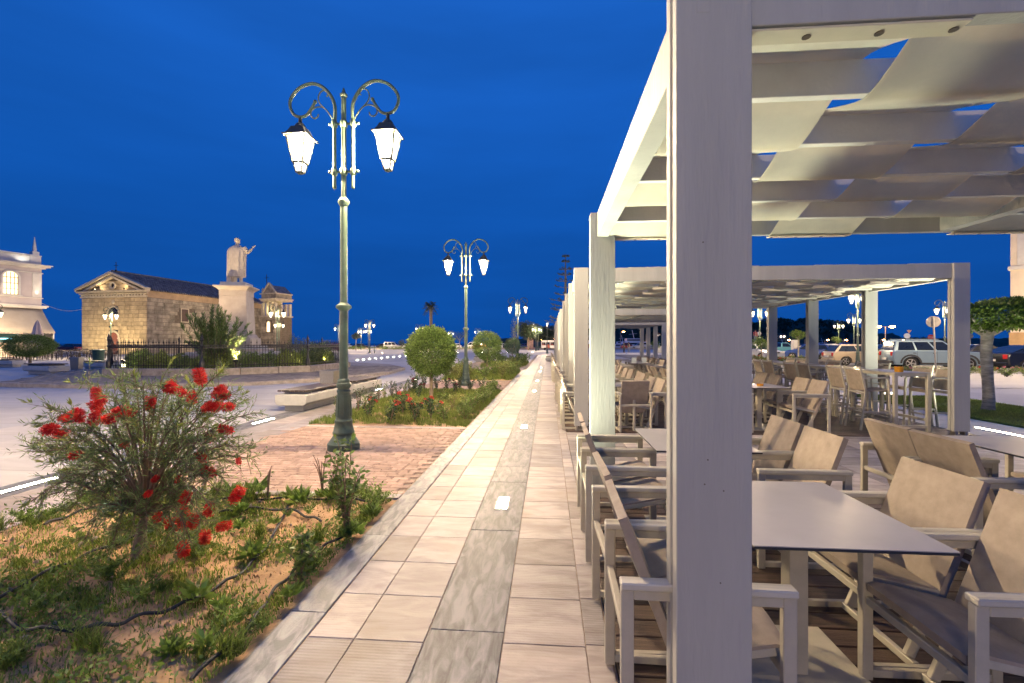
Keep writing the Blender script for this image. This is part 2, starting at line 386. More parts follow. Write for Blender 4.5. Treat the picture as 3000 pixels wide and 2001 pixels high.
# plaza slabs
plaza = plain('plaza', -40, -3, -5.7, 60, -.018, M['plaza_far']); plain('plaza_bedding', -17.4, 3, -5.7, 15.3, -.010, M['joint'])
y = 3.0
while y < 15.5:
    x = -5.7; k = 0
    while x > -5.7-1.3*9:
        lay('plaza_slab', x-1.3, x, y, y+.95, M['plaza'], plaza, .009, .001); x -= 1.3; k += 1
    y += .95
# pale bands that cross the far plaza
for k, (u0, v0, u1, v1) in enumerate(((1020, 1050.5, 1450, 1053), (1010, 1036, 1480, 1031.5), (1450, 1036, 1700, 1040))):
    a, b2 = gp(u0, v0), gp(u1, v1); d = (b2-a); n = Vector((-d.y, d.x, 0)).normalized()*(2.6 if k else 1.8)
    o = MB().add([tuple(a-n)[:2]+(-.002,), tuple(b2-n)[:2]+(-.002,), tuple(b2+n)[:2]+(-.002,), tuple(a+n)[:2]+(-.002,)], [(0,1,2,3)]).build('pavement_band', M['band'])
    tag(o, kind='structure')
# tiled floor between the front pergola and the second, and right of them
floor = plain('terrace_floor', .30, -4, 40, 16.5, -.022, M['plaza_far'])
for (ya, yb) in ((4.70, 7.74), ):
    y = ya; r = 0
    while y < yb-.05:
        y2 = min(y+.405, yb); x = .31
        while x < 7.6:
            lay('floor_tile', x, x+.82, y, y2, M['tile'], floor, .005); x += .82
        y = y2; r += 1
y = 4.7
while y < 12.6:
    x = 7.0
    while x < 8.3:
        lay('floor_tile', x, x+.69, y, y+.8, M['plaza'], floor, .004, z=.0); x += .69
    y += .8
plain('terrace_far', .30, 16.6, 60, 24, -.014, M['plaza_far'])
# strips of tile that continue the path beside the decks further on
for (a, b) in ((14.2, 17.05), (23.5, 26.4)):
    plain('terrace_gap', .31, a, 9, b, -.006, M['tile'])
# road with parking, right
road = plain('road', 8, 25.2, 140, 62, -.010, M['asphalt'])
o = MB().box(8, 24.9, -.03, 120, 25.15, .10).build('road_kerb', M['concrete']); tag(o, kind='structure')

# decks: every board its own
def deck(y0, y1, x0, x1, pl=.142):
    d = MB().box(x0, y0, -.02, x1, y1, -.003).build('deck', M['deck_gap']); tag(d, kind='structure')
    y = y0
    i = 0
    while y < y1-.03:
        me = slab_mesh(x1-x0-.004, min(pl, y1-y)-.008, M['deck'], .012, .004)
        put('deck_board', me, d, ((x0+x1)/2, y+min(pl, y1-y)/2, .012+random.uniform(-.001, .001))); y += pl; i += 1
    return d
deck(1.22, 4.66, .318, 7.15); deck(7.75, 14.2, .318, 6.85); deck(17.06, 23.5, .318, 6.85); deck(26.4, 32.9, .318, 6.85)

# ground lights sunk in the paving
gl0 = None
def ground_light(x, y, sx, sy, label, group):
    t = empty('ground_light', label, 'ground light', (x, y, 0), 0, group)
    f = MB(); e = .018
    f.box(-sx/2-e, -sy/2-e, -.01, sx/2+e, -sy/2, .0055); f.box(-sx/2-e, sy/2, -.01, sx/2+e, sy/2+e, .0055)
    f.box(-sx/2-e, -sy/2, -.01, -sx/2, sy/2, .0055); f.box(sx/2, -sy/2, -.01, sx/2+e, sy/2, .0055)
    f.build('frame', M['steel'], t); MB().box(-sx/2, -sy/2, -.01, sx/2, sy/2, .0035).build('glass', M['led'], t)
    return t
def up_light(x, y, p, rad=.05, blend=1.0, ang=150, col=LED_C, z=.03, aim=None, name='light_source'):
    l = bpy.data.lights.new(name, 'SPOT'); l.energy = p; l.spot_size = R(ang); l.spot_blend = blend; l.color = col; l.shadow_soft_size = rad
    o = bpy.data.objects.new(name, l); COL.objects.link(o); o.location = (x, y, z)
    d = Vector(aim) - o.location if aim is not None else Vector((0, 0, 1))
    o.rotation_euler = d.to_track_quat('-Z', 'Y').to_euler(); return o
UPS = []
for k in range(-1, 3):
    for q, y in enumerate((4.25+PITCH*k, 8.15+PITCH*k)):
        w_ = ['first', 'second', 'third', 'fourth', 'fifth', 'sixth', 'seventh', 'eighth'][max(0, (k*2+q))]
        if k >= 0: ground_light(-.42, y, .09, .30, f'lit oblong glass light sunk in the dark marble strip, {w_} along the path', 'lights in the marble strip')
        if k <= 1: UPS.append(up_light(-.42, y, 90 if y < 0 else 640, col=(.98, 1.0, .72)))
for k in range(0, 2):
    for q, y in enumerate((4.35+PITCH*k, 8.38+PITCH*k)):
        w_ = ['first', 'second', 'third', 'fourth'][k*2+q]
        ground_light(-5.47, y, .07, .62 if k == 0 else .5, f'long lit glass light in the grey strip left of the beds, {w_} from camera', 'lights in the left strip')
        UPS.append(up_light(-5.47, y, 60))
ground_light(7.62, 8.3, .07, .9, 'long lit glass light in the paving beside the second pergola and the lawn', 'lights by the lawn')
ground_light(11.0, 12.2, .07, .5, 'lit glass light in the paving behind the lawn tree trunk', 'lights by the lawn')
ground_light(10.3, 14.6, .3, .07, 'small lit glass light in the paving beyond the lawn, seen through the bar stools', 'lights by the lawn')
UPS.append(up_light(7.62, 8.3, 800)); UPS.append(up_light(11.0, 12.2, 220)); UPS.append(up_light(10.3, 14.6, 260))
dot = MB().lathe([(.09, -.01), (.09, .006), (.07, .012)], 8).mesh('dot', M['led'])
for k in range(9):
    f = k/8; o = put('plaza_dot_light', dot, None, gp(1047+f*142, 1055-f*12.6)); tag(o, 'small round white light set flush in the blue plaza floor', 'ground light', 'row of dot lights in the plaza')
for k in range(7):
    f = k/6; o = put('plaza_dot_light', dot, None, gp(1120+f*440, 1034-f*2)); tag(o, 'tiny round white light along the far edge of the plaza', 'ground light', 'dot lights along the far plaza edge')
# ------------------------------------------------------------ pergolas
def post_mesh(h, s=.24, foot=.09):
    g, gw = .018, .032
    a = s/2; d = .0625
    poly = [(-a,-d),(a,-d),(a,-gw/2),(a-g,-gw/2),(a-g,gw/2),(a,gw/2),(a,d),(-a,d),(-a,gw/2),(-a+g,gw/2),(-a+g,-gw/2),(-a,-gw/2)]
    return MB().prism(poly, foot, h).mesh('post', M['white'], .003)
POST = post_mesh(2.79)
_f = MB()
for sx in (-1, 1): _f.box(sx*.075-.02, -.05, .012, sx*.075+.02, .05, .17)
_f.box(-.10, -.055, .012, .10, .055, .03); FOOT = _f.mesh('post_foot', M['steel'], .002)
def ripple(y, yr, s, ph): return math.cos(PI*(y-yr)/s + ph)
def pergola(label, y0, y1, xl, xm, xr, nposts, nraft, strips_per_bay, rivets=False):
    t = empty('pergola', label, 'pergola', (xl, y0, 0), 0, 'white pergolas along the promenade')
    X = lambda x: x-xl
    zb, zt = 2.55, 2.787
    D = y1-y0
    for x in (xl, xr):
        for k in range(nposts):
            p = put('post', POST, t, (X(x), D*k/(nposts-1), 0)); put('post_foot', FOOT, p)
    a = .12; ad = .0625
    for yy in (0, D):                                   # beams across, set back from the post faces
        for (xa, xb) in ((xl+a, xr-a),):
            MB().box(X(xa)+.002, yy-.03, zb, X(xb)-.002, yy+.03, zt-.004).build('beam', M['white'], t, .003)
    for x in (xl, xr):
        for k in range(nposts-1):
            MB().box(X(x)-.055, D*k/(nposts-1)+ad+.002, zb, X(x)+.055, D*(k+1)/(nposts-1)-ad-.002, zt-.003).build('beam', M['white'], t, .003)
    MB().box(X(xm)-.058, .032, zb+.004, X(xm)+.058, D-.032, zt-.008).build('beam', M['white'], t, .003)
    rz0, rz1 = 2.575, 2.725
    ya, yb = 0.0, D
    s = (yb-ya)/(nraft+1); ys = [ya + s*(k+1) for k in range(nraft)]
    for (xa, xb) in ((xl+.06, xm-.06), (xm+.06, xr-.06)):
        me = MB().box(0, -.024, rz0, xb-xa-.002, .024, rz1).mesh('rafter', M['white_lit'], .003)
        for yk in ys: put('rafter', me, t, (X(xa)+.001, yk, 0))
        w = (xb-xa)/strips_per_bay
        for i in range(strips_per_bay):
            x0 = X(xa)+w*i+.006; x1 = x0+w-.012
            n = 8*(nraft+1); rows = []
            for q in range(n+1):
                yy = ya + (yb-ya)*q/n
                c = math.cos(PI*(yy-ys[0])/s + PI*(i+1))       # +1: under the rafter, -1: over it
                ends = min((yy-ya)/s, (yb-yy)/s, 1.0)             # woven over and under rafters and end beams alike
                c = math.asin(.985*c)/math.asin(.985)*.88 + c*.12
                lo, hi = rz0-.008, rz1+.010
                if ends < 1: lo = lo*ends + (zb-.008)*(1-ends); hi = hi*ends + (zt+.006)*(1-ends)
                z = (lo+hi)/2 - c*(hi-lo)/2
                rows.append((yy, z))
            b = MB(); FX = (0, .026, .034, .25, .5, .75, .966, .974, 1.0); nx = len(FX)-1
            for side in (0, 1):
                base = len(b.v)
                for (yy, z) in rows:
                    for e in range(nx+1):
                        f = FX[e]; sagx = -.003*math.sin(PI*f)*math.sin(yy*5+i) - (.006 if e in (0, 1, nx-1, nx) else 0)
                        b.v.append((x0+(x1-x0)*f + .0015*math.sin(yy*9+i*2), yy, z+sagx*.5+(.003 if side else 0)))
                for q in range(n):
                    for e in range(nx):
                        k0 = base+q*(nx+1)+e
                        f4 = (k0, k0+1, k0+nx+2, k0+nx+1); b.f.append(f4 if side else f4[::-1])
            nn = (n+1)*(nx+1)
            for q in range(n):
                for e, (s0, s1) in ((0, (0, 1)), (nx, (1, 0))):
                    k0 = q*(nx+1)+e; k1 = k0+nx+1
                    b.f.append((k0+nn*s0, k1+nn*s0, k1+nn*s1, k0+nn*s1))
            st = b.build('canvas_strip', M['canvas'], t, smooth=True)
            if rivets and i % 2 == 0:
                for yy, dirn in ((ya+.0, 1), (yb-.0, -1)):
                    hem = MB().box(x0+.004, yy-.028, zb-.017, x1-.004, yy+.05, zb-.009).build('hem', M['canvas'], st, .002)
                    for e in range(4):
                        cx = x0+.03+(x1-x0-.06)*e/3
                        MB().lathe([(.014, 0), (.014, .003), (.006, .004), (.005, .001)], 10).build('eyelet', M['rivet'], st, loc=(cx, yy+.012, zb-.0212))
    return t
PG = []
PG.append(pergola('nearest white timber pergola with woven canvas roof, its big post in front', 1.5925, 4.6025, .540, 3.72, 6.90, 2, 5, 4, True))
PG.append(pergola('second white pergola, whole roof edge and right post seen, bar tables under it', 7.875, 14.0, .568, 3.58, 6.60, 4, 12, 4))
PG.append(pergola('third white pergola along the path, behind the second one', 17.2, 23.3, .568, 3.60, 6.60, 4, 12, 4))
PG.append(pergola('farthest white pergola, only its post edges showing past the third', 26.55, 32.65, .568, 3.60, 6.60, 4, 12, 4))

_p = [o for o in PG[0].children if o.name.split('.')[0] == 'post'][0]        # marks on the big near post
MB().box(-.055, -.0637, 2.58, -.012, -.0622, 2.66).build('plug', M['white'], _p, .0006)
for (x, z) in ((.02, .72), (-.03, 1.04), (.03, 1.02), (-.035, 1.83), (-.02, 1.12)): MB().lathe([(.0028, 0), (.0028, .001)], 8).build('screw', M['rivet'], _p, loc=(x, -.0626, z)).rotation_euler = (R(90), 0, 0)
# ------------------------------------------------------------ terrace furniture
def leg_box(x, y, z0, z1, sx, sy): return MB().box(x-sx/2, y-sy/2, z0, x+sx/2, y+sy/2, z1)
CH = {}
for nm, x in (('front', .265), ('rear', -.275)):
    CH[nm] = leg_box(0, 0, .0, .628, .045, .03).mesh('leg', M['taupe_metal'], .003)
CH['arm'] = MB().box(-.2525, -.015, .592, .2425, .015, .628).mesh('armrest', M['taupe_metal'], .003)
CH['slat'] = MB().box(-.298, -.027, .630, .288, .027, .655).mesh('armrest_slat', M['arm_wood'], .004)
CH['side'] = MB().box(-.2525, -.014, .012, .2425, .014, .045).mesh('side_rail', M['taupe_metal'], .003)
CH['cross'] = MB().box(-.014, -.244, 0, .014, .244, .034).mesh('cross_bar', M['taupe_metal'], .003)
def sheet(pts, y0, y1, th, n=8, sag=.0, wob=0.0):
    """a fabric sheet that follows pts in x, z; thickness th; sagging between its two sides"""
    b = MB(); P = [Vector((p[0], 0, p[1])) for p in pts]; m = len(P)
    for side in (0, 1):
        base = len(b.v)
        for i, p in enumerate(P):
            d = (P[min(i+1, m-1)]-P[max(i-1, 0)]).normalized(); nrm = Vector((-d.z, 0, d.x))
            for e in range(n+1):
                f = e/n; q = p + nrm*((th/2 if side else -th/2) - sag*math.sin(PI*f)*math.sin(PI*i/(m-1)) + wob*math.sin(f*7+i*1.7))
                b.v.append((q.x, y0+(y1-y0)*f, q.z))
        for i in range(m-1):
            for e in range(n):
                k = base+i*(n+1)+e; f4 = (k, k+1, k+n+2, k+n+1); b.f.append(f4 if side else f4[::-1])
    N2 = m*(n+1)
    ring = [i for i in range(n+1)] + [i*(n+1)+n for i in range(1, m)] + [(m-1)*(n+1)+e for e in range(n-1, -1, -1)] + [i*(n+1) for i in range(m-2, 0, -1)]
    for a_, c_ in zip(ring, ring[1:]+ring[:1]): b.f.append((a_, c_, c_+N2, a_+N2))
    return b
bl = lambda z: (-.285 + (.86-z)*.375, z)
CH['back'] = sheet([bl(.30+.56*i/7) for i in range(8)], -.232, .232, .034, 8, .012).mesh('backrest', M['sling'], 0, True)
CH['seat'] = sheet([(.272, .405), (.276, .432), (.24, .437), (.12, .412), (0, .388), (-.07, .372)], -.232, .232, .013, 8, .016, .002).mesh('seat', M['sling'], 0, True)
CH['up'] = MB().bar((bl(.34)[0], 0, .34), (bl(.05)[0]+.012, 0, .05), .026, .045).mesh('back_upright', M['taupe_metal'], .003)
CH['srail'] = MB().bar((.24, 0, .415), (-.08, 0, .355), .022, .03).mesh('seat_rail', M['taupe_metal'], .003)
def armchair(label, loc, rz):
    t = empty('armchair', label, 'armchair', loc, rz, 'taupe armchairs under the pergolas')
    for sy in (-1, 1):
        put('leg', CH['front'], t, (.265, sy*.26, 0)); put('leg', CH['rear'], t, (-.275, sy*.26, 0))
        a = put('armrest', CH['arm'], t, (0, sy*.26, 0)); put('armrest_slat', CH['slat'], a)
        put('side_rail', CH['side'], t, (0, sy*.26, 0))
        put('back_upright', CH['up'], t, (0, sy*.20, 0)); put('seat_rail', CH['srail'], t, (0, sy*.222, 0))
    put('cross_bar', CH['cross'], t, (-.275, 0, .43)); put('cross_bar', CH['cross'], t, (.265, 0, .34)); put('cross_bar', CH['cross'], t, (.03, 0, .012))
    put('seat', CH['seat'], t); put('backrest', CH['back'], t)
    return t
CHAIR0 = armchair('taupe armchair', (0, 0, 0), 0)
_used = [0]
def chair(x, y, rz, label, z=.012):
    rz += random.uniform(-.025, .025); x += random.uniform(-.012, .012)
    if not _used[0]:
        _used[0] = 1; CHAIR0.location = (x, y, z); CHAIR0.rotation_euler = (0, 0, rz); CHAIR0['label'] = label; return CHAIR0
    return dup(CHAIR0, (x, y, z), rz, label)
def low_table(label, x, y, rz=0.0):
    t = empty('low_table', label, 'table', (x, y, .012), rz, 'grey square tables under the pergolas')
    top = put('tabletop', TB['top'], t); put('edge', TB['edge'], top)
    put('column', TB['col'], t); put('base_plate', TB['plate'], t); return t
TB = {}
TB['top'] = MB().box(-.356, -.412, .737, .356, .412, .7405).mesh('tabletop', M['hpl'])
TB['edge'] = MB().box(-.356, -.412, .726, .356, .412, .7365).mesh('edge', M['hpl_edge'], .002)
TB['col'] = MB().box(-.04, -.04, .012, .04, .04, .725).mesh('column', M['taupe_metal'], .003)
TB['plate'] = MB().box(-.29, -.33, 0, .29, .33, .012).mesh('base_plate', M['taupe_metal'], .003)
_t0 = [None]
def table(label, x, y, rz=0.0):
    if _t0[0] is None: _t0[0] = low_table(label, x, y, rz); return _t0[0]
    return dup(_t0[0], (x, y, .012), rz, label)
def set4(tx, ty, where, dy=.27, skip=(), jitter=0):
    table(f'grey laminate table with black edge, {where}', tx, ty)
    for side, rz, sx in (('path', 0, -1), ('far', PI, 1)):
        for nm, sy in (('nearer', -1), ('farther', 1)):
            if (side, nm) in skip: continue
            j = random.uniform(-.07, .07)*jitter
            chair(tx+sx*(.56+abs(j)), ty+sy*dy+j*.3, rz+j, f'taupe armchair, {nm} seat on {side} side of {where}')
# front pergola
set4(1.115, 2.16, 'first table under the front pergola', .275)
set4(1.115, 3.66, 'second table under the front pergola', .265)
set4(3.49, 3.55, 'right table under the front pergola', .25)
set4(3.49, 2.05, 'right near table under the front pergola', .25)
# second pergola
rows = ['first', 'second', 'third', 'fourth']
for k, yc in enumerate((8.42, 9.95, 11.45, 12.95)):
    set4(1.12, yc, f'{rows[k]} table of left row under second pergola', .265, jitter=1)
    if k < 3 or True:
        set4(3.72, yc-.04, f'{rows[k]} table of middle row under second pergola', .265, jitter=1)
chair(1.43, 7.62+.42, PI/2+.1, 'taupe armchair turned with its back to the camera at front edge of second deck')
# third pergola
for k, yc in enumerate((17.8, 19.3, 20.8, 22.3)):
    for xx, nm in ((1.12, 'left'), (3.5, 'middle'), (5.6, 'right')):
        set4(xx, yc, f'{rows[k]} table of {nm} row under third pergola', .265, jitter=1.5)
for k, yc in enumerate((27.2, 28.7, 30.2, 31.7)):
    set4(1.12, yc, f'{rows[k]} table under the farthest pergola', .265, jitter=1)

# bar tables and stools along the right side of the second pergola
BT = {}
BT['top'] = MB().box(-.29, -.56, .985, .29, .56, .997).mesh('tabletop', M['hpl'], .002)
BT['leg'] = MB().box(-.028, -.028, 0, .028, .028, .984).mesh('leg', M['taupe_metal'], .003)
BT['rx'] = MB().box(-.235, -.022, 0, .235, .022, .045).mesh('apron', M['taupe_metal'], .003)
BT['ry'] = MB().box(-.022, -.505, 0, .022, .505, .045).mesh('apron', M['taupe_metal'], .003)
def bar_table(label, x, y):
    t = empty('bar_table', label, 'table', (x, y, .012), 0, 'high bar tables under the second pergola')
    put('tabletop', BT['top'], t)
    for sx in (-1, 1):
        for sy in (-1, 1): put('leg', BT['leg'], t, (sx*.262, sy*.532, 0))
        put('apron', BT['ry'], t, (sx*.262, 0, .938)); put('foot_rail', BT['ry'], t, (sx*.262, 0, .17))
    for sy in (-1, 1): put('apron', BT['rx'], t, (0, sy*.532, .938)); put('foot_rail', BT['rx'], t, (0, sy*.532, .06))
    return t
BS = {}
BS['fl'] = MB().bar((.20, 0, .0), (.17, 0, .86), .034, .026).mesh('leg', M['taupe_metal'], .003)
BS['rl'] = MB().bar((-.27, 0, .0), (-.19, 0, .70), .034, .026).mesh('leg', M['taupe_metal'], .003)
BS['bu'] = MB().bar((-.19, 0, .66), (-.285, 0, 1.09), .034, .026).mesh('back_upright', M['taupe_metal'], .003)
BS['arm'] = MB().tube([(.172, 0, .84), (.16, 0, .885), (.12, 0, .90), (-.1, 0, .895), (-.23, 0, .88)], .016, 6).mesh('armrest', M['taupe_metal'], 0, True)
BS['cb'] = MB().box(-.013, -.212, 0, .013, .212, .03).mesh('cross_bar', M['taupe_metal'], .003)
BS['sb'] = MB().bar((.185, 0, .31), (-.235, 0, .31), .022, .03).mesh('side_rail', M['taupe_metal'], .003)
BS['seat'] = sheet([(.20, .655), (.205, .69), (.17, .695), (.05, .675), (-.18, .665)], -.205, .205, .014, 6, .014).mesh('seat', M['sling'], 0, True)
BS['back'] = sheet([(-.187-.0022*(z-66)*1.0, z/100) for z in (68, 75, 82, 89, 96, 103)], -.205, .205, .014, 6, .014).mesh('backrest', M['sling'], 0, True)
def bar_stool(label, x, y, rz):
    t = empty('bar_stool', label, 'bar stool', (x, y, .012), rz, 'taupe bar stools at the high tables')
    for sy in (-1, 1):
        put('leg', BS['fl'], t, (0, sy*.22, 0)); put('leg', BS['rl'], t, (0, sy*.22, 0)); put('back_upright', BS['bu'], t, (0, sy*.22, 0))
        put('armrest', BS['arm'], t, (0, sy*.225, 0)); put('side_rail', BS['sb'], t, (0, sy*.22, 0))
    put('cross_bar', BS['cb'], t, (.188, 0, .25)); put('cross_bar', BS['cb'], t, (-.195, 0, .62)); put('cross_bar', BS['cb'], t, (.176, 0, .64)); put('cross_bar', BS['cb'], t, (-.282, 0, 1.045))
    put('seat', BS['seat'], t); put('backrest', BS['back'], t); return t
b0 = s0 = None
for k, yc in enumerate((8.72, 10.3, 11.85, 13.3)):
    nm = rows[k]; lb = f'high bar table, {nm} from the front of the second pergola'
    if b0 is None: b0 = bar_table(lb, 6.12, yc)
    else: dup(b0, (6.12, yc, .012), 0, lb)
    for sx, rz, sd in ((-1, 0, 'inner'), (1, PI, 'outer')):
        for sy, n2 in ((-1, 'nearer'), (1, 'farther')):
            lb = f'taupe bar stool, {n2} one on {sd} side of {nm} high table'
            x, y = 6.12+sx*(.50 if sx < 0 else .52), yc+sy*.27; r2 = rz+random.uniform(-.06, .06)
            if s0 is None: s0 = bar_stool(lb, x, y, r2)
            else: dup(s0, (x, y, .012), r2, lb)
# small things on the tables
M['amber'] = mat('amber_glass', (.75, .36, .03), .12, .1, 20, trans=.35); M['red_tray'] = mat('dull_red_glass', (.42, .09, .06), .3, .1, 20)
def ashtray(x, y, z, m, label, r=.05, h=.04):
    t = empty('ashtray', label, 'ashtray', (x, y, z))
    MB().lathe([(r*.95, 0), (r, h*.4), (r, h), (r*.8, h), (r*.78, h*.35), (.004, h*.3)], 18).build('bowl', m, t, smooth=True)
    for k in range(3):
        a = k*2.09; MB().cbox((r*.9*math.cos(a), r*.9*math.sin(a), h+.002), (.012, .012, .006)).build('rest', m, t)
    return t
ashtray(6.0, 8.30, 1.009, M['amber'], 'amber glass ashtray on the nearest high bar table', .062, .09)
ashtray(3.72, 8.32, .7525, M['amber'], 'flat amber glass ashtray on the front middle table of second pergola', .055, .035)
ashtray(6.0, 10.2, 1.009, M['red_tray'], 'dull red ashtray on the second high bar table', .06, .035)
ashtray(1.0, 9.9, .7525, M['amber'], 'amber ashtray on the second table of the left row', .055, .035)
ashtray(6.1, 11.7, 1.009, M['red_tray'], 'small red ashtray on the third high bar table', .06, .035)
M['menu'] = mat('menu_card', (.62, .68, .62), .6, .05, 5)
for k, (x, y) in enumerate(((3.3, 17.8), (3.7, 17.9), (5.4, 19.3))):
    o = MB().box(-.09, -.012, 0, .09, .012, .2).build('menu_card', M['menu'], None, .002, loc=(x, y, .753)); tag(o, f'pale menu card standing on a table under the third pergola, {rows[k]} one', 'menu card', 'menu cards')
# ------------------------------------------------------------ street lamps
def lantern_parts(scale=1.0):
    d = {}
    # cap: brim plate, stepped square roof, round dome, hanger
    c = MB()
    def sq(h0, z0, h1, z1): c.add([(-h0,-h0,z0),(h0,-h0,z0),(h0,h0,z0),(-h0,h0,z0),(-h1,-h1,z1),(h1,-h1,z1),(h1,h1,z1),(-h1,h1,z1)],[(0,3,2,1),(4,5,6,7),(0,1,5,4),(1,2,6,5),(2,3,7,6),(3,0,4,7)])
    sq(.172, -.187, .178, -.175); sq(.155, -.175, .112, -.10); sq(.112, -.10, .09, -.045)
    c.lathe([(.085, -.045), (.072, -.01), (.05, .02), (.026, .03), (.022, .115)], 12)
    d['cap'] = c.mesh('lantern_cap', M['lantern_frame'], 0, True)
    f = MB(); t, b, z0, z1 = .132, .072, -.188, -.545
    for sx in (-1, 1):
        for sy in (-1, 1): f.bar((sx*t, sy*t, z0), (sx*b, sy*b, z1), .024, .024)
    for k in range(4):
        a = PI/2*k; ca, sa = math.cos(a), math.sin(a); rot = lambda x, y: (x*ca-y*sa, x*sa+y*ca)
        f.bar((*rot(-t, t), z0-.004), (*rot(t, t), z0-.004), .016, .016); f.bar((*rot(-b, b), z1), (*rot(b, b), z1), .018, .022)
    for sx in (-1, 1):
        for sy in (-1, 1): f.bar((sx*.066, sy*.066, z1-.01), (sx*.042, sy*.042, -.675), .014, .014)
    f.cbox((0, 0, -.68), (.098, .098, .012)); f.lathe([(.03, -.70), (.045, -.686)], 10)
    d['frame'] = f.mesh('lantern', M['lantern_frame'])
    p = MB(); e = .006
    p.add([(-t+.012, t-e, z0-.012), (t-.012, t-e, z0-.012), (b-.01, b-e, z1+.012), (-b+.01, b-e, z1+.012)], [(0, 1, 2, 3)])
    d['pane'] = p.mesh('pane', M['pane'])
    q = MB().add([(-.052, .059, z1-.03), (.052, .059, z1-.03), (.034, .043, -.66), (-.034, .043, -.66)], [(0, 1, 2, 3)]); d['low'] = q.mesh('pane', M['pane'])
    return d
LP = lantern_parts()
ARM = [(-.136, 4.0), (-.136, 4.62), (-.129, 4.868), (-.198, 5.04), (-.322, 5.165), (-.47, 5.214), (-.644, 5.165), (-.768, 5.04), (-.797, 4.917), (-.743, 4.79), (-.644, 4.744), (-.545, 4.77), (-.47, 4.868), (-.421, 4.954)]
def smooth_path(P, n=4):
    out = []
    for i in range(len(P)-1):
        p0 = P[max(i-1, 0)]; p1 = P[i]; p2 = P[i+1]; p3 = P[min(i+2, len(P)-1)]
        for k in range(n):
            t = k/n; out.append(tuple(.5*((2*b) + (-a+c)*t + (2*a-5*b+4*c-d)*t*t + (-a+3*b-3*c+d)*t**3) for a, b, c, d in zip(p0, p1, p2, p3)))
    out.append(P[-1]); return out
def lamp_meshes():
    d = {}
    d['base'] = MB().lathe([(.218, 0), (.218, .09), (.205, .10), (.142, .20), (.142, .215), (.150, .225), (.150, .25), (.14, .262), (.118, .37), (.122, .385), (.122, .41), (.108, .425), (.106, .44), (.086, .80), (.095, .81), (.095, .83), (.082, .845), (.082, .86), (.10, .885), (.103, .905), (.098, .935), (.085, .945), (.088, .965), (.082, .985), (.064, 1.0)], 24).mesh('base', M['green_iron'], 0, True)
    pan = MB()
    for k in range(8):
        a = PI/4*k+.2; ca, sa = math.cos(a), math.sin(a); t = Vector((-sa, ca, 0))
        P = [Vector((ca, sa, 0))*(.1135-.02*((z-.44)/.36)) + t*s + Vector((0, 0, z)) for z, s in ((.47, -.028), (.47, .028), (.77, .02), (.77, -.02))]
        Q = [p*1 - Vector((ca, sa, 0))*.012 for p in P]; pan.add(P+Q, [(0,1,2,3),(7,6,5,4),(0,4,5,1),(1,5,6,2),(2,6,7,3),(3,7,4,0)])
    d['pan'] = pan.mesh('base_panel', M['green_iron'], .002)
    d['pole'] = MB().lathe([(.060, 1.0), (.058, 2.0), (.050, 2.06), (.048, 3.45), (.036, 3.55), (.034, 4.98), (.034, 5.0), (.05, 5.01), (.052, 5.04), (.035, 5.05), (.026, 5.07), (.022, 5.09), (.012, 5.12), (.002, 5.14)], 18).mesh('pole', M['green_iron'], 0, True)
    c = MB()
    for z, r in ((2.02, .105), (3.51, .079)):
        c.lathe([(.055, z-.06), (r, z-.015), (r*1.02, z), (r, z+.015), (r*.8, z+.03), (.052, z+.055)], 18)
    d['collar'] = c.mesh('collar', M['green_iron'], 0, True)
    cl = MB()
    for z in (3.94, 4.62):
        cl.tube([(-.205, 0, z), (.205, 0, z)], .017, 8)
        for x, r in ((-.136, .042), (0, .052), (.136, .042)): cl.lathe([(r*.8, z-.05), (r, z-.03), (r, z+.03), (r*.8, z+.05)], 12, (x, 0))
        for x in (-.205, .205): cl.ball((x, 0, z), .023, 8, 5)
    d['clamp'] = cl.mesh('clamp', M['green_iron'], 0, True)
    for sgn, nm in ((1, 'armL'), (-1, 'armR')):
        pts = smooth_path(ARM[1:], 4); a = MB().tube([(sgn*-.136*1, 0, 3.72), (sgn*-.136, 0, 4.55)] + [(sgn*x, 0, z) for x, z in pts], [.026]*2 + [.026-.006*i/len(pts) for i in range(len(pts))], 8)
        a.ball((sgn*-.421, 0, 4.954), .028, 8, 5); a.ball((sgn*-.136, 0, 3.72), .027, 8, 5)
        d[nm] = a.mesh('arm', M['green_iron'], 0, True)
        s = MB()
        sc1 = [(-.136, 4.64), (-.20, 4.755), (-.29, 4.86), (-.40, 4.875), (-.475, 4.83), (-.485, 4.76), (-.44, 4.715), (-.385, 4.735), (-.375, 4.775)]
        sc2 = [(-.29, 4.86), (-.355, 4.93), (-.375, 5.01), (-.345, 5.085), (-.29, 5.11), (-.245, 5.09), (-.235, 5.04), (-.255, 5.02)]
        for q in (sc1, sc2): s.tube([(sgn*x, 0, z) for x, z in smooth_path(q, 3)], .0095, 6)
        d['scr'+nm] = s.mesh('scroll', M['green_iron'], 0, True)
    return d
LM = lamp_meshes()
LX, LZ = .644, 4.625
BULB = bpy.data.lights.new('bulb', 'POINT'); BULB.energy = LAMP_P; BULB.color = LAMP_C; BULB.shadow_soft_size = .07
def add_lantern(t, x, z=LZ, y=0.0):
    L_ = put('lantern', LP['frame'], t, (x, y, z)); put('lantern_cap', LP['cap'], L_)
    for k in range(4):
        put('pane', LP['pane'], L_, (0, 0, 0), PI/2*k); put('pane', LP['low'], L_, (0, 0, 0), PI/2*k)
    b_ = bpy.data.objects.new('bulb', BULB); COL.objects.link(b_); b_.parent = L_; b_.location = (0, 0, -.34)
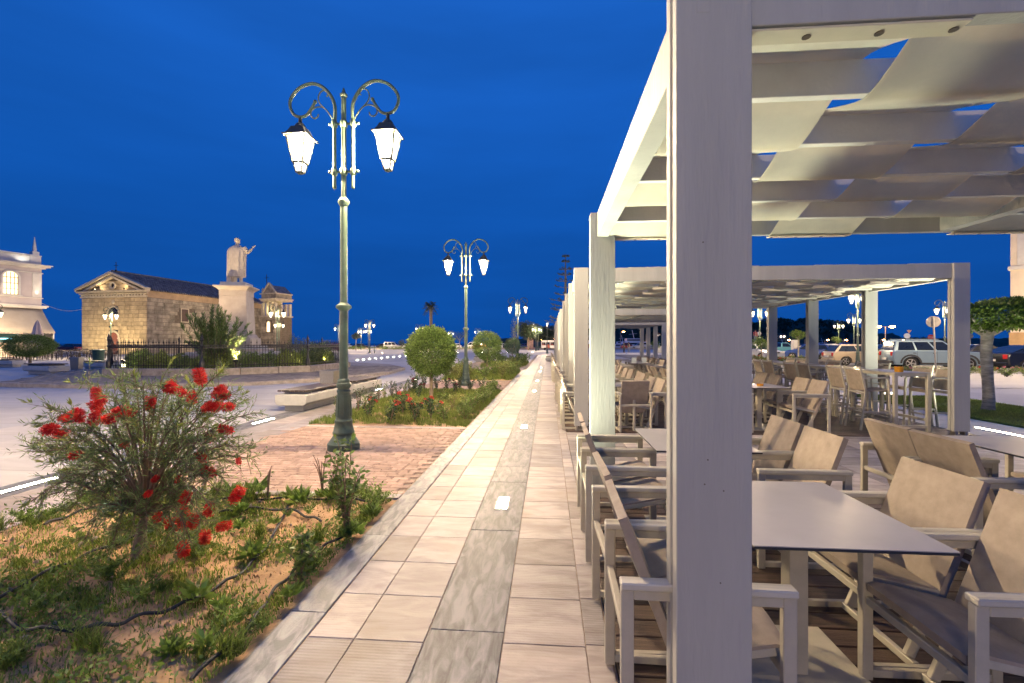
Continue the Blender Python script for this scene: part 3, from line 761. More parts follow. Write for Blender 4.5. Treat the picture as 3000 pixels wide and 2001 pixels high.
def street_lamp(label, loc, rz=0.0):
    t = empty('street_lamp', label, 'street lamp', loc, rz, 'green two armed street lamps')
    put('base', LM['base'], t); put('base_panel', LM['pan'], t); put('pole', LM['pole'], t); put('collar', LM['collar'], t); put('clamp', LM['clamp'], t)
    for s, nm in ((-1, 'armL'), (1, 'armR')):
        a = put('arm', LM[nm], t); put('scroll', LM['scr'+nm], a); add_lantern(t, s*LX)
    return t
L0 = street_lamp('tall green twin lantern street lamp on the brick paving, nearest one', gp(1007, 1315))
def lamp(label, loc, rz=0.0): return dup(L0, loc, rz, label)
lamp('green twin lantern street lamp behind the first ball tree, on second brick strip', gp(1365, 1129))
lamp('street lamp at end of the path, behind the third ball tree', at(1517, 37))
lamp('added street lamp behind the camera, unseen fill for the front posts', (-2.9, -13.8, 0))  # added lamp, warms the blue shade on the post fronts
lamp('added unseen street lamp beyond the left edge, filling the near bed', (-11.8, 2.6, 0))  # added lamp, frontal fill for the near bed and left plaza
lamp('added unseen street lamp beyond the right edge, lighting the lawn and pavement', at(3190, 18))  # added lamp, brightens the lawn side
lamp('added unseen street lamp beyond the right edge, lighting the parked black car', at(3290, 27))  # added lamp, brightens the parking area
def byl(label, u, v, rz=0.0, d=None):
    d = d if d else 2.83*1333.33/(1006-v); return lamp(label, at(u, d), rz)
byl('street lamp in front of the old stone church facade', 324.5, 925.6)
byl('street lamp cut by the left picture edge, before the cafe awning', -16, 918)
byl('street lamp right of the statue, the larger of two in front of the bell tower', 812, 919)
byl('smaller street lamp in line behind the one by the bell tower', 818, 953)
byl('street lamp on the far plaza right of the nearest lamp pole', 1083, 952.6)
byl('street lamp in line behind the far plaza one', 1079, 971)
byl('distant street lamp left of the far plaza lamp, near a small pale tree', 1058, 971.5)
byl('distant street lamp half hidden by the nearest lamp pole', 991, 963)
byl('street lamp just above the first ball tree, in front of the palm', 1229, 963)
byl('lower street lamp in line behind the one at the palm', 1230, 974)
byl('street lamp right of the palm on the far quay', 1294, 970.6)
byl('small distant street lamp between palm and second promenade lamp', 1321, 977)
byl('distant street lamp right behind the second promenade lamp', 1400, 972.5)
byl('small distant street lamp above the second ball tree', 1419, 977)
byl('street lamp right of the pink stone stele', 1570, 964)
byl('street lamp in line behind the one at the stele', 1577, 967)
byl('large street lamp behind the right posts of the second pergola', 2513, 872, .5, 28.5)
byl('street lamp seen between pergola posts, above the light blue pickup', 2226, 917)
byl('street lamp above the beige hatchback, farther one', 2457, 955)
byl('street lamp above the beige hatchback, nearer one', 2502, 938)
byl('street lamp behind the right post of the second pergola', 2768, 909)
# single lantern posts
def single_lamp(label, u, v):
    d = 2.83*1333.33/(1006-v)
    t = empty('lamp_post', label, 'street lamp', at(u, d), 0, 'single lantern posts')
    put('base', LM['base'], t); MB().lathe([(.06, 1.0), (.05, 2.0), (.035, 3.7), (.06, 3.72), (.03, 3.8), (.02, 3.95)], 12).build('pole', M['green_iron'], t, smooth=True)
    add_lantern(t, 0, 4.645); return t
single_lamp('single lantern post beyond the bench at the end of the path', 1603, 950)
single_lamp('single lantern post beyond the chairs of the third pergola', 1882, 950)
# sodium street lights on the far quay
M['sodium'] = emit('sodium_lamp_glass', (1.0, .42, .10), 60.0); M['galv'] = mat('galvanised_pole', (.35, .33, .30), .5, .1, 8, metal=.5)
def quay_light(label, u, v, d, arms=1):
    h = 1.5 + (1006-v)/1333.33*d
    t = empty('quay_light', label, 'street light', at(u, d), 0, 'orange quay lights')
    MB().lathe([(.10, -1), (.06, h)], 8).build('pole', M['galv'], t)
    for s in ([1] if arms == 1 else [-1, 1]):
        MB().bar((0, 0, h), (s*.9, 0, h+.05), .06, .06).build('arm', M['galv'], t)
        MB().ball((s*1.0, 0, h-.02), (.42, .25, .16), 10, 6).build('lamp_head', M['sodium'], t, smooth=True)
    return t
quay_light('double orange street light rising behind the light blue off-roader', 2594, 957, 70, 2)
for k, (u, v, nm) in enumerate(((2302, 996, 'behind the light blue pickup'), (2416, 996, 'left of the small bright tree'), (2470, 996, 'right of the small bright tree'), (2358, 995, 'behind the forked young tree'), (1818, 972, 'left of the third pergola lamp post'), (2580, 996, 'low behind the off-roader'), (2637, 995, 'just over the roof of the off-roader'), (2828, 996, 'left of the lawn tree trunk'), (1892, 980, 'right of the single lantern post'), (1592, 974, 'in the dark trees above the tourist train'), (1574, 996, 'low in the dark trees'), (1617, 993, 'over the roof of the tourist train'))):
    quay_light('orange glowing quay light ' + nm, u, v, 150)
# ------------------------------------------------------------ plants
def unit(n):
    v = RNG.normal(size=(n, 3)); return v/np.linalg.norm(v, axis=1, keepdims=True)
def leaves(C, D, length, width, fold=.0):
    """leaf quads (diamonds): centres C, directions D (N,3), arrays or numbers for size"""
    C = np.asarray(C); D = np.asarray(D); n = len(C)
    D = D/np.linalg.norm(D, axis=1, keepdims=True)
    U = np.cross(D, unit(n)); U /= np.linalg.norm(U, axis=1, keepdims=True)
    L = np.broadcast_to(np.asarray(length), (n,))[:, None]; W = np.broadcast_to(np.asarray(width), (n,))[:, None]
    return np.stack([C, C + D*L*.45 + U*W*.5, C + D*L, C + D*L*.5 - U*W*.5], axis=1)
M['box_leaf'] = mat('clipped_leaf', (.18, .26, .06), .62, .12, 3.5, island=.6, trans=.25, col2=(.12, .20, .04))
M['box_leaf_dark'] = mat('dark_clipped_leaf', (.05, .105, .035), .45, .12, 3.5, island=.55, trans=.2)
M['dark_leaf'] = mat('dark_tree_leaf', (.028, .055, .024), .55, .15, 3, island=.5, trans=.2)
M['olive_leaf'] = mat('olive_green_leaf', (.10, .13, .045), .5, .15, 3, island=.5, trans=.25)
M['lawn_leaf'] = mat('glossy_tree_leaf', (.15, .23, .035), .3, .15, 3, island=.6, trans=.25)
M['hedge_leaf'] = mat('yellow_green_hedge_leaf', (.27, .34, .06), .45, .15, 2, island=.5, trans=.25)
M['core'] = mat('inner_twigs', (.035, .05, .018), .9, .2, 8)

def crown_mesh(name, R_, n, leaf, wid, m, squash=1.0, inner=.45, rough=.09, seed=0):
    d = unit(n); rr = R_*(inner + (1.02-inner)*RNG.random(n)**.45)
    rr = rr*(1+.10*RNG.random(n)**6); bump = 1 + rough*np.sin(d[:, 0]*7+seed)*np.sin(d[:, 1]*6+seed*2)*np.sin(d[:, 2]*8+1)
    C = d*(rr*bump)[:, None]
    for k in range(max(30, n//260)):                    # stray sprigs that break the clipped outline
        a = unit(1)[0]; q = RNG.integers(0, n, 11); C[q] = a[None]*R_*(.94+.17*RNG.random((11, 1)))+RNG.normal(0, R_*.018, (11, 3)); d[q] = a
    C[:, 2] *= squash
    D = d*.9 + unit(n)*.75
    return np_mesh(name, leaves(C, D, leaf*(.7+.6*RNG.random(n)), wid), 4, m)
def trunk_mb(h, r0, r1, bend=.03, n=8):
    pts = []; 
    for i in range(9):
        f = i/8; pts.append((bend*math.sin(f*4)*h, bend*math.cos(f*3+1)*h-bend*math.cos(1)*h, h*f))
    return MB().tube(pts, [r0*(1.35 if i == 0 else 1)*(1-i/8)+r1*i/8 for i in range(9)], n)
def ball_tree(label, loc, h, Rr, m, n=6500, leaf=.055, wid=.026, squash=1.0, r0=.055):
    t = empty('ball_tree', label, 'tree', loc, 0, 'clipped ball trees')
    trunk_mb(h-Rr*squash*.6, r0, r0*.75, .012).build('trunk', M['bark'], t, smooth=True)
    c = put('crown', crown_mesh('crown', Rr, n, leaf, wid, m, squash), t, (0, 0, h))
    limbs = MB()
    for k in range(5):
        a = k*1.26; limbs.tube([(0, 0, -Rr*squash*.75), (.3*Rr*math.cos(a), .3*Rr*math.sin(a), -.5*Rr*squash), (.65*Rr*math.cos(a), .65*Rr*math.sin(a), -.2*Rr*squash)], [.03, .022, .014], 6)
    limbs.build('limb', M['bark'], c)
    return t
ball_tree('round clipped tree in the second flower bed, nearest ball tree', gp(1263, 1171, .03), 1.26, .615, M['box_leaf'], 17000)
ball_tree('round clipped tree in the third flower bed, left of the path', gp(1427, 1097, .03), 1.36, .665, M['box_leaf'], 11000)
ball_tree('small dark round clipped tree in the fourth flower bed', at(1501, 37), 1.30, .64, M['box_leaf_dark'], 7000)
ball_tree('wide clipped tree beside the concrete bench left of the church', gp(88, 1068), 1.33, 1.34, M['box_leaf'], 15000, .085, .04, .56, .09)

# --- soil, grass and weeds of the beds
def soil(name, x0, x1, y0, y1, amp, nx=90, ny=110):
    b = MB()
    for j in range(ny+1):
        for i in range(nx+1):
            fx, fy = i/nx, j/ny; x = x0+(x1-x0)*fx; y = y0+(y1-y0)*fy
            e = min(1, 9*min(fx, 1-fx), 9*min(fy, 1-fy))
            z = -.012 + e*(amp*(.55+.45*math.sin(x*1.7+y*.9)*math.cos(y*1.3-x*.6)) + .016*math.sin(x*9+y*3)*math.sin(y*8-x*2) + random.uniform(-.007, .007))
            b.v.append((x, y, z))
    for j in range(ny):
        for i in range(nx):
            k = j*(nx+1)+i; b.f.append((k, k+1, k+nx+2, k+nx+1))
    me = b.mesh(name, M['soil'], 0, True); o = put(name, me); tag(o, kind='structure'); return o
def patch(x, y, s=0.0):
    return (np.sin(x*2.3+s)+np.sin(y*3.1+x*1.2+s*2)+np.sin(x*5.3-y*4.1)*.7+np.sin(y*7.7+x*6.2+s)*.5)/3.2
def blades(X, Y, Z, h, w, lean=.5):
    n = len(X); a = RNG.random(n)*2*PI; l = RNG.random(n)*lean
    T = np.stack([np.cos(a)*l, np.sin(a)*l, np.ones(n)], 1)*h[:, None]
    p = np.stack([X, Y, Z], 1); s = np.stack([-np.sin(a+.6), np.cos(a+.6), np.zeros(n)], 1)*w
    mid = p + T*.55 + np.stack([np.cos(a), np.sin(a), np.zeros(n)], 1)*(h*l*-.12)[:, None]
    return np.stack([p-s, p+s, mid+s*.7, p+T*np.array([1.25, 1.25, .9]), mid-s*.7], 1)
def grass(name, x0, x1, y0, y1, n, hmin, hmax, z, thr, m, seed, w=.0028, edge=True, tuft=.5):
    n0 = int(n*3.2); X = x0+(x1-x0)*RNG.random(n0); Y = y0+(y1-y0)*RNG.random(n0)
    k = int(n0*tuft); nc = max(12, k//45); cx = x0+(x1-x0)*RNG.random(nc); cy = y0+(y1-y0)*RNG.random(nc); pick = RNG.integers(0, nc, k)
    X[:k] = cx[pick]+RNG.normal(0, .03, k); Y[:k] = cy[pick]+RNG.normal(0, .03, k)
    P = patch(X, Y, seed); keep = P + RNG.random(n0)*.7-.35 > thr
    if edge: keep |= (np.minimum(x1-X, X-x0) < .16) & (RNG.random(n0) < .75)
    keep &= (X > x0+.005) & (X < x1-.005) & (Y > y0+.005) & (Y < y1-.005)
    X, Y = X[keep][:n], Y[keep][:n]; h = hmin+(hmax-hmin)*RNG.random(len(X))**1.7
    V = blades(X, Y, np.full(len(X), z)+.02*np.sin(X*1.7+Y*.9)*np.cos(Y*1.3-X*.6), h, w)
    o = put(name, np_mesh(name, V, 5, m)); tag(o, kind='stuff'); return o
soil('bed_soil', BED_X0, BED_X1, .3, 4.30, .06)
grass('grass', BED_X0, BED_X1, .6, 4.30, 38000, .012, .052, .03, .02, M['grass'], 1.3)
soil('bed_soil', BED_X0, BED_X1, beds[1][0], beds[1][1], .04, 60, 90)
M['grass2'] = mat('lusher_grass', (.20, .29, .05), .6, .15, 1.2, island=.5, trans=.35, col2=(.23, .25, .07))
grass('grass', BED_X0, BED_X1, beds[1][0], beds[1][1], 52000, .03, .12, .02, -.55, M['grass2'], 4.1, .004, True, .3)
soil('bed_soil', BED_X0, BED_X1, beds[2][0], beds[2][1], .04, 40, 50)
grass('grass', BED_X0, BED_X1, beds[2][0], beds[2][1], 22000, .05, .22, .02, -.9, M['grass2'], 2.2, .006, True, .3)
soil('bed_soil', BED_X0, BED_X1, beds[3][0], beds[3][1], .04, 30, 40)
grass('grass', BED_X0, BED_X1, beds[3][0], beds[3][1], 9000, .06, .3, .02, -.9, M['grass2'], 3.2, .01, True, .3)

def weed_mesh(kind):
    if kind == 0:      # rosette of broad leaves
        n = 46; a = RNG.random(n)*2*PI; el = .25+RNG.random(n)*.9; r = RNG.random(n)*.05
        C = np.stack([np.cos(a)*r, np.sin(a)*r, .01+RNG.random(n)*.07], 1); D = np.stack([np.cos(a)*np.cos(el), np.sin(a)*np.cos(el), np.sin(el)], 1)
        return np_mesh('leaves', leaves(C, D, .05+.07*RNG.random(n), .03+.012*RNG.random(n)), 4, M['weed'])
    if kind == 1:      # bushy tuft with many small leaves on stems
        V = []
        for s in range(16):
            a = random.uniform(0, 2*PI); l = random.uniform(.1, .2); ln = random.uniform(.2, .9)
            n = 15; t = np.linspace(.15, 1, n); d = np.array([math.cos(a)*ln, math.sin(a)*ln, 1.0]); C = d[None]*(t*l)[:, None]
            C[:, 2] -= (t**2)*l*.15; D = unit(n)*.8 + d[None]*.6; V.append(leaves(C, D, .024+.022*RNG.random(n), .013))
        return np_mesh('leaves', np.concatenate(V), 4, M['weed'])
    n = 90             # grassy tussock
    V = blades(RNG.normal(0, .025, n), RNG.normal(0, .025, n), np.zeros(n), .1+.12*RNG.random(n), .0045, 1.1)
    return np_mesh('leaves', V, 5, M['grass'])
WM = [weed_mesh(k % 3) for k in range(6)]
def weeds(pts, label, group):
    for i, (x, y, s) in enumerate(pts):
        o = put('weed', WM[i % 6], None, (x, y, .025)); o.rotation_euler = (0, 0, random.uniform(0, 6)); o.scale = (s,)*3
        tag(o, label, 'weed', group)
pts = []
random.seed(21)
for k in range(70):                                        # along the far end, the left edge and the right edge, as in the photograph
    e = random.random()
    if e < .42: pts.append((random.uniform(-3.9, -1.6), 4.26-abs(random.gauss(0, .13)), random.uniform(.6, 1.15)))
    elif e < .72: pts.append((BED_X0+abs(random.gauss(.05, .16)), random.uniform(2.2, 4.1), random.uniform(.5, .9)))
    else: pts.append((BED_X1-.03-abs(random.gauss(0, .1)), random.uniform(2.0, 4.2), random.uniform(.5, .9)))
weeds(pts, 'leafy green weed along the rim of the near flower bed', 'weeds along the near bed rim')
pts = [(random.uniform(-3.9, -1.6), random.uniform(1.5, 4.0), random.uniform(.3, .7)) for k in range(60)]
weeds(pts, 'low green weed on the bare soil of the near flower bed', 'weeds on the near bed soil')
for (u, v, s, nm) in ((580, 1765, 1.5, 'below the red flowering bush, largest'), (418, 1765, 1.6, 'on dark soil left of the long pipe'), (650, 1790, 1.0, 'between the two black pipes'), (300, 1700, 1.6, 'left of the bush trunk'), (120, 1800, 1.7, 'at the left picture edge'), (735, 1640, 1.4, 'right of the bush trunk')):
    o = put('weed', WM[0 if s < 1.55 else 1], None, gp(u, v, .03)); o.scale = (s*.62,)*3; o.rotation_euler = (0, 0, u); tag(o, 'leafy weed in the near bed ' + nm, 'weed', 'larger weeds of the near bed')
# --- irrigation pipes lying in the near bed
def hose(label, pix):
    P = [gp(u, v, .035) for u, v in pix]; P = smooth_path([tuple(p) for p in P], 5)
    P = [(x+random.uniform(-.004, .004), y, .035+.02*math.sin(x*1.7+y*.9)*math.cos(y*1.3-x*.6)+.012*math.sin(k*.9)+.012) for k, (x, y, z) in enumerate(P)]
    o = MB().tube(P, .0095, 8).build('irrigation_pipe', M['hose'], None, smooth=True); tag(o, label, 'pipe', 'black irrigation pipes')
hose('black pipe in the near bed running along the path side rim', [(560, 2010), (700, 1880), (770, 1790), (800, 1740), (850, 1690), (890, 1650), (960, 1600), (1010, 1572)])
hose('long black pipe sweeping from the left edge across the near bed', [(-60, 1730), (5, 1800), (40, 1842), (120, 1852), (235, 1852), (330, 1840), (420, 1815), (520, 1785), (600, 1748), (680, 1700), (740, 1650), (790, 1590), (820, 1530), (850, 1470)])
hose('black pipe passing behind the trunk of the flowering bush', [(-40, 1790), (60, 1720), (170, 1665), (260, 1625), (360, 1585), (440, 1555)])
hose('curved black pipe at the far end of the near bed', [(640, 1500), (700, 1492), (760, 1488), (850, 1496), (900, 1515), (940, 1530)])
hose('short black pipe near the green valve lid in the near bed', [(130, 1545), (190, 1520), (260, 1497), (330, 1478)])
hose('thin black pipe along the far rim of the near bed', [(640, 1462), (760, 1460), (880, 1462), (1000, 1466), (1080, 1474)])
# green valve lid
vb = empty('valve_box', 'pale green valve box lid half hidden behind the flowering bush', 'valve box', gp(362, 1490), .3)
M['valve'] = mat('pale_green_plastic', (.20, .40, .30), .5, .1, 9)
MB().box(-.15, -.11, -.02, .15, .11, .07).build('box', M['valve'], vb, .012); MB().box(-.135, -.095, .068, .135, .095, .082).build('lid', M['valve'], vb, .005)
n0 = 26000; X = BED_X0+.03+(BED_X1-BED_X0-.06)*RNG.random(n0); Y = .9+3.38*RNG.random(n0); kp = patch(X*1.3, Y*1.3, 5.0)+RNG.random(n0)*.5-.25 > .12; X, Y = X[kp][:7500], Y[kp][:7500]; n = len(X)
Dd = unit(n); Dd[:, 2] = np.abs(Dd[:, 2])*.55+.1; Zs = .028+.033*np.sin(X*1.7+Y*.9)*np.cos(Y*1.3-X*.6)+.02*RNG.random(n)
o = put('ground_cover', np_mesh('ground_cover', leaves(np.stack([X, Y, Zs], 1), Dd, .016+.03*RNG.random(n), .010+.010*RNG.random(n)), 4, M['weed'])); tag(o, kind='stuff')
# dry litter and crumbs on the soil
n = 5200; X = BED_X0+.05+(BED_X1-BED_X0-.1)*RNG.random(n); Y = 1.0+3.25*RNG.random(n); Zs = .024+.033*np.sin(X*1.7+Y*.9)*np.cos(Y*1.3-X*.6)
Dd = unit(n); Dd[:, 2] = np.abs(Dd[:, 2])*.25
M['litter'] = mat('dry_litter', (.36, .25, .13), .95, .25, 5, island=.6)
o = put('dry_litter', np_mesh('dry_litter', leaves(np.stack([X, Y, Zs], 1), Dd, .008+.035*RNG.random(n)**3, .006+.01*RNG.random(n)), 4, M['litter'])); tag(o, kind='stuff')
n = 3500; X = BED_X0+.05+(BED_X1-BED_X0-.1)*RNG.random(n); Y = 1.0+3.25*RNG.random(n); Zs = .022+.033*np.sin(X*1.7+Y*.9)*np.cos(Y*1.3-X*.6)
s_ = (.004+.014*RNG.random(n)**3)[:, None]; P0 = np.stack([X, Y, Zs], 1); T4 = [unit(n)*s_ for k in range(3)]; top = P0+np.array([0, 0, 1])*s_*1.2
o = put('soil_crumbs', np_mesh('soil_crumbs', np.concatenate([np.stack([top, P0+T4[0], P0+T4[1]], 1), np.stack([top, P0+T4[1], P0+T4[2]], 1), np.stack([top, P0+T4[2], P0+T4[0]], 1)]), 3, M['soil'])); tag(o, kind='stuff')
# stones on the soil
M['stone'] = mat('soil_pebble', (.36, .30, .23), .9, .2, 12, .4, 40)
sm = [MB().ball((0, 0, 0), (.022, .017, .012), 7, 5).mesh('stone', M['stone'], 0) for k in range(2)]
for k in range(45):
    o = put('stone', sm[k % 2], None, (random.uniform(-4.1, -1.5), random.uniform(1.3, 4.1), .035)); o.rotation_euler = (random.random()*3, random.random()*3, random.random()*3); s = random.uniform(.4, 1.3); o.scale = (s, s, s)
    tag(o, 'small pale stone lying on the ochre soil of the near bed', 'stone', 'stones in the near bed')

# --- red flowering bottlebrush bush
M['bb_leaf'] = mat('narrow_grey_green_leaf', (.215, .30, .095), .45, .15, 5, island=.55, trans=.25)
M['bb_young'] = mat('young_yellow_leaf', (.33, .38, .08), .45, .15, 5, island=.4, trans=.3)
M['bb_twig'] = mat('reddish_twig', (.22, .15, .10), .85, .2, 20)
M['bb_red'] = mat('red_stamens', (.80, .035, .028), .5, .15, 9, island=.4, trans=.25)
M['bb_cap'] = mat('seed_capsules', (.16, .13, .07), .8, .2, 30)
bd = (1500-396); base = gp(396, 1639, .02); BD = 2000/(1639-1006)
bush = empty('flowering_bush', 'bush with red brush flowers and narrow leaves in the near bed', 'bush', base)
cam_r = Vector((CY, SY, 0)); cam_f = Vector((-SY, CY, 0))
def bl_(u, v, dd=0.0):
    """local point of the bush seen at picture place u, v, dd metres behind the trunk plane"""
    d = BD+dd; p = at(u, d); z = 1.5+(1006-v)/1333.33*d; return Vector((p.x, p.y, z))-base
MB().tube(smooth_path([(0, 0, -.03), tuple(bl_(404, 1600)), tuple(bl_(415, 1545, .02)), tuple(bl_(428, 1500, .02))], 4), [.045, .036, .034, .032, .03, .03, .029, .028, .028, .027, .026, .024, .022], 9).build('trunk', M['bark'], bush, smooth=True)
random.seed(5)
tips = [(120,1240),(105,1290),(95,1305),(160,1200),(250,1110),(285,1190),(345,1110),(395,1105),(420,1130),(470,1120),(500,1135),(560,1130),(590,1150),(640,1095),(680,1150),(690,1180),(745,1210),(690,1280),(720,1310),(740,1345),(640,1345),(655,1400),(600,1250),(540,1180),(330,1160),(250,1260),(160,1330),(110,1325),(180,1350),(210,1380),(150,1420),(90,1470),(200,1500),(250,1580),(330,1600),(390,1560),(470,1600),(510,1560),(540,1640),(560,1590),(590,1560),(620,1490),(640,1440),(230,1450),(170,1450),(300,1540),(350,1540),(430,1590),(460,1540),(600,1540),(480,1180),(440,1200),(390,1200),(620,1200),(590,1300),(520,1250),(300,1230),(340,1290),(450,1300),(560,1360),(380,1350),(270,1330),(500,1330),(420,1400),(610,1400),(520,1420),(330,1420),(240,1400),(570,1480),(400,1290),(540,1290),(650,1260),(205,1290),(360,1230),(470,1390),(290,1470),(520,1500),(640,1330)]
branches = []; wood = MB(); fork = bl_(425, 1505, .02)
for (u, v) in tips:
    dd = random.uniform(-.42, .42)*(1 if 200 < u < 640 else .5)
    T = bl_(u, v, dd); 
    side = T - fork; up = .30 if v < 1430 else .16
    mid1 = fork + side*.33 + Vector((0, 0, up*.5)); mid2 = fork + side*.7 + Vector((0, 0, up if v > 1430 else up*.45))
    P = smooth_path([tuple(fork + Vector((random.uniform(-.015,.015),)*3)), tuple(mid1), tuple(mid2), tuple(T)], 5)
    wood.tube(P, [.0065*(1-i/len(P))+.0018 for i in range(len(P))], 5); branches.append([Vector(p) for p in P])
wood.build('branch', M['bb_twig'], bush, smooth=True)
LC = []; LD = []; YC = []; YD = []; tw = MB()
for P in branches:
    n = len(P)
    for i in range(max(5, n-9), n):
        for q in range(3 if random.random() < .6 else 2):                                  # side twigs
            a = P[i-1].lerp(P[i], random.random()); d = (P[i]-P[i-1]).normalized()
            s = Vector((random.gauss(0, 1), random.gauss(0, 1), random.gauss(0.15, 1))).normalized(); dr = (d*.75+s*.8).normalized(); ln = random.uniform(.07, .17)
            tw.tube([a, a+dr*ln*.5, a+dr*ln+Vector((0, 0, -.01))], [.0022, .0017, .001], 3)
            m = 11
            for e in range(m):
                t = (e+1)/m; LC.append(a+dr*ln*t); LD.append(dr*.9+Vector((random.gauss(0, .6), random.gauss(0, .6), random.gauss(.1, .6))))
            if random.random() < .06:
                for e in range(8): YC.append(a+dr*ln*(.8+.3*random.random())); YD.append(dr+Vector((random.gauss(0, .35), random.gauss(0, .35), random.gauss(.2, .35))))
        for e in range(5):
            a = P[i-1].lerp(P[i], random.random()); d = (P[i]-P[i-1]).normalized(); LC.append(a); LD.append(d*.8+Vector((random.gauss(0, .6), random.gauss(0, .6), random.gauss(.1, .6))))
    if random.random() < .3:
        for e in range(16): YC.append(P[-1]+(P[-1]-P[-2])*random.uniform(-.6, 1.3)); YD.append((P[-1]-P[-2]).normalized()+Vector((random.gauss(0, .35), random.gauss(0, .35), random.gauss(.2, .35))))
tw.build('twig', M['bb_twig'], bush)
n = len(LC); put('foliage', np_mesh('foliage', leaves(np.array(LC), np.array(LD), .032+.026*RNG.random(n), .0055), 4, M['bb_leaf']), bush)
n = len(YC); put('young_foliage', np_mesh('young_foliage', leaves(np.array(YC), np.array(YD), .035+.025*RNG.random(n), .009), 4, M['bb_young']), bush)
def brush_mesh():
    n = 520; z = RNG.random(n)*.085; a = RNG.random(n)*2*PI; el = .25+RNG.normal(0, .2, n)
    D = np.stack([np.cos(a)*np.cos(el), np.sin(a)*np.cos(el), np.sin(el)], 1); s = .004
    l = .028*(.8+.35*RNG.random(n))*(1-.25*np.abs(z/.085-.5)**2*4*.5)
    p = np.stack([np.cos(a)*s, np.sin(a)*s, z], 1); t = p + D*l[:, None]; side = np.cross(D, unit(n)); side /= np.linalg.norm(side, axis=1, keepdims=True)
    V = np.stack([p-side*.0005, p+side*.0005, t+side*.0011, t-side*.0011], 1)
    return np_mesh('flower', V, 4, M['bb_red'])
BR = [brush_mesh() for k in range(3)]
_cap = MB().tube([(0, 0, -.01), (0, 0, .092)], .0035, 5)
BCAP = _cap.mesh('flower_axis', M['bb_red'])
flw = [(280,1163,.3),(292,1176,.9),(295,1200,-.3),(215,1204,1.3),(195,1228,.9),(232,1228,.5),(268,1242,.1),(300,1222,1.4),(336,1205,1.2),(362,1206,1.4),(438,1188,.4),(480,1130,1.2),(492,1138,1.1),(545,1148,-.9),(565,1175,.1),(592,1120,-.2),(636,1138,1.2),(648,1154,1.3),(622,1156,.9),(595,1195,.9),(620,1190,1.2),(655,1186,1.4),(684,1256,-1.2),(624,1285,-1.0),(603,1345,-.9),(632,1383,-.8),(352,1302,1.2),(128,1255,1.3),(160,1265,1.4),(172,1222,1.2),(206,1330,1.3),(448,1403,.8),(534,1468,.5),(545,1510,.1),(532,1545,0.0),(560,1540,.3),(607,1508,.1),(633,1538,1.4),(598,1583,.4),(540,1618,.3),(678,1467,.5),(458,1515,.8),(425,1447,.9),(499,1540,0),(700,1352,.2),(518,1408,.2)]
random.seed(9)
for k, (u, v, tilt) in enumerate(flw):
    p = bl_(u, v+8, random.uniform(-.3, .05) if v > 1400 else random.uniform(-.28, .1)); o = put('flower', BR[k % 3], bush, p)
    d = cam_r*math.sin(tilt) + Vector((0, 0, math.cos(tilt))) + cam_f*random.uniform(-.6, .3)
    o.rotation_euler = d.to_track_quat('Z', 'Y').to_euler(); s = random.uniform(.95, 1.25)*(1.0 if k not in (31, 44, 26, 42, 45) else .6); o.scale = (s,)*3; put('flower_axis', BCAP, o)
# --- young shrub right in the near bed, and thin ones
def shrub(label, loc, h, n_st, spread, nl, ll, m, cat='shrub', group=None, flowers=0, fm=None, fs=.03, stemm=None, bare=0, ywid=.5):
    t = empty('young_shrub', label, cat, loc, random.uniform(0, 6), group); C = []; D = []; st = MB(); tipsx = []
    for s in range(n_st):
        a = random.uniform(0, 2*PI); r = spread*random.uniform(.25, 1); hh = h*random.uniform(.55, 1)
        P = smooth_path([(0, 0, -.02), (r*.25*math.cos(a), r*.25*math.sin(a), hh*.4), (r*.65*math.cos(a+.2), r*.65*math.sin(a+.2), hh*.8), (r*math.cos(a+.3), r*math.sin(a+.3), hh)], 4)
        st.tube(P, [.006*(1-i/len(P))+.0018 for i in range(len(P))], 4); P = [Vector(p) for p in P]; tipsx.append(P[-1])
        if s < bare: continue
        for q in range(nl):
            i = random.randrange(3, len(P)); p = P[i-1].lerp(P[i], random.random())
            o = Vector((random.gauss(0, 1), random.gauss(0, 1), random.gauss(.3, .8))).normalized(); C.append(p+o*random.uniform(0, ll*.7)); D.append(o)
    st.build('stem', stemm or M['bb_twig'], t)
    if C:
        n = len(C); put('foliage', np_mesh('foliage', leaves(np.array(C), np.array(D), ll*(.6+.7*RNG.random(n)), ll*ywid), 4, m), t)
    for f in range(flowers):
        p = random.choice(tipsx); rose = rose_mesh(fm); o = put('flower', rose, t, p+Vector((random.uniform(-.05,.05), random.uniform(-.05,.05), random.uniform(-.03,.02)))); o.scale = (fs/.03,)*3; o.rotation_euler = (random.uniform(-.6,.6), random.uniform(-.6,.6), random.random()*6)
    return t
_rose = {}
def rose_mesh(m):
    if m.name not in _rose:
        n = 26; a = np.arange(n)*2.4; f = np.arange(n)/n; el = 1.45-f*1.15
        D = np.stack([np.cos(a)*np.cos(el), np.sin(a)*np.cos(el), np.sin(el)], 1); C = D*.004
        _rose[m.name] = np_mesh('flower', leaves(C, D, .018+.022*f, .028+.012*f), 4, m)
    return _rose[m.name]
M['coral'] = mat('coral_petals', (.72, .10, .07), .5, .1, 9, island=.25, trans=.25); M['wine'] = mat('dark_red_petals', (.24, .012, .04), .5, .1, 9, island=.25, trans=.2)
M['pinkp'] = mat('pink_petals', (.62, .22, .28), .5, .1, 9, island=.25, trans=.25); M['whitep'] = mat('white_petals', (.7, .68, .62), .5, .1, 9, trans=.2)
M['shrub_leaf'] = mat('shrub_leaf', (.17, .25, .055), .4, .15, 4, island=.5, trans=.25)
M['shrub_light'] = mat('light_shrub_leaf', (.24, .28, .07), .45, .15, 4, island=.45, trans=.3); M['rose_leaf'] = mat('rose_leaf', (.065, .12, .045), .4, .15, 4, island=.5, trans=.2)
random.seed(3)
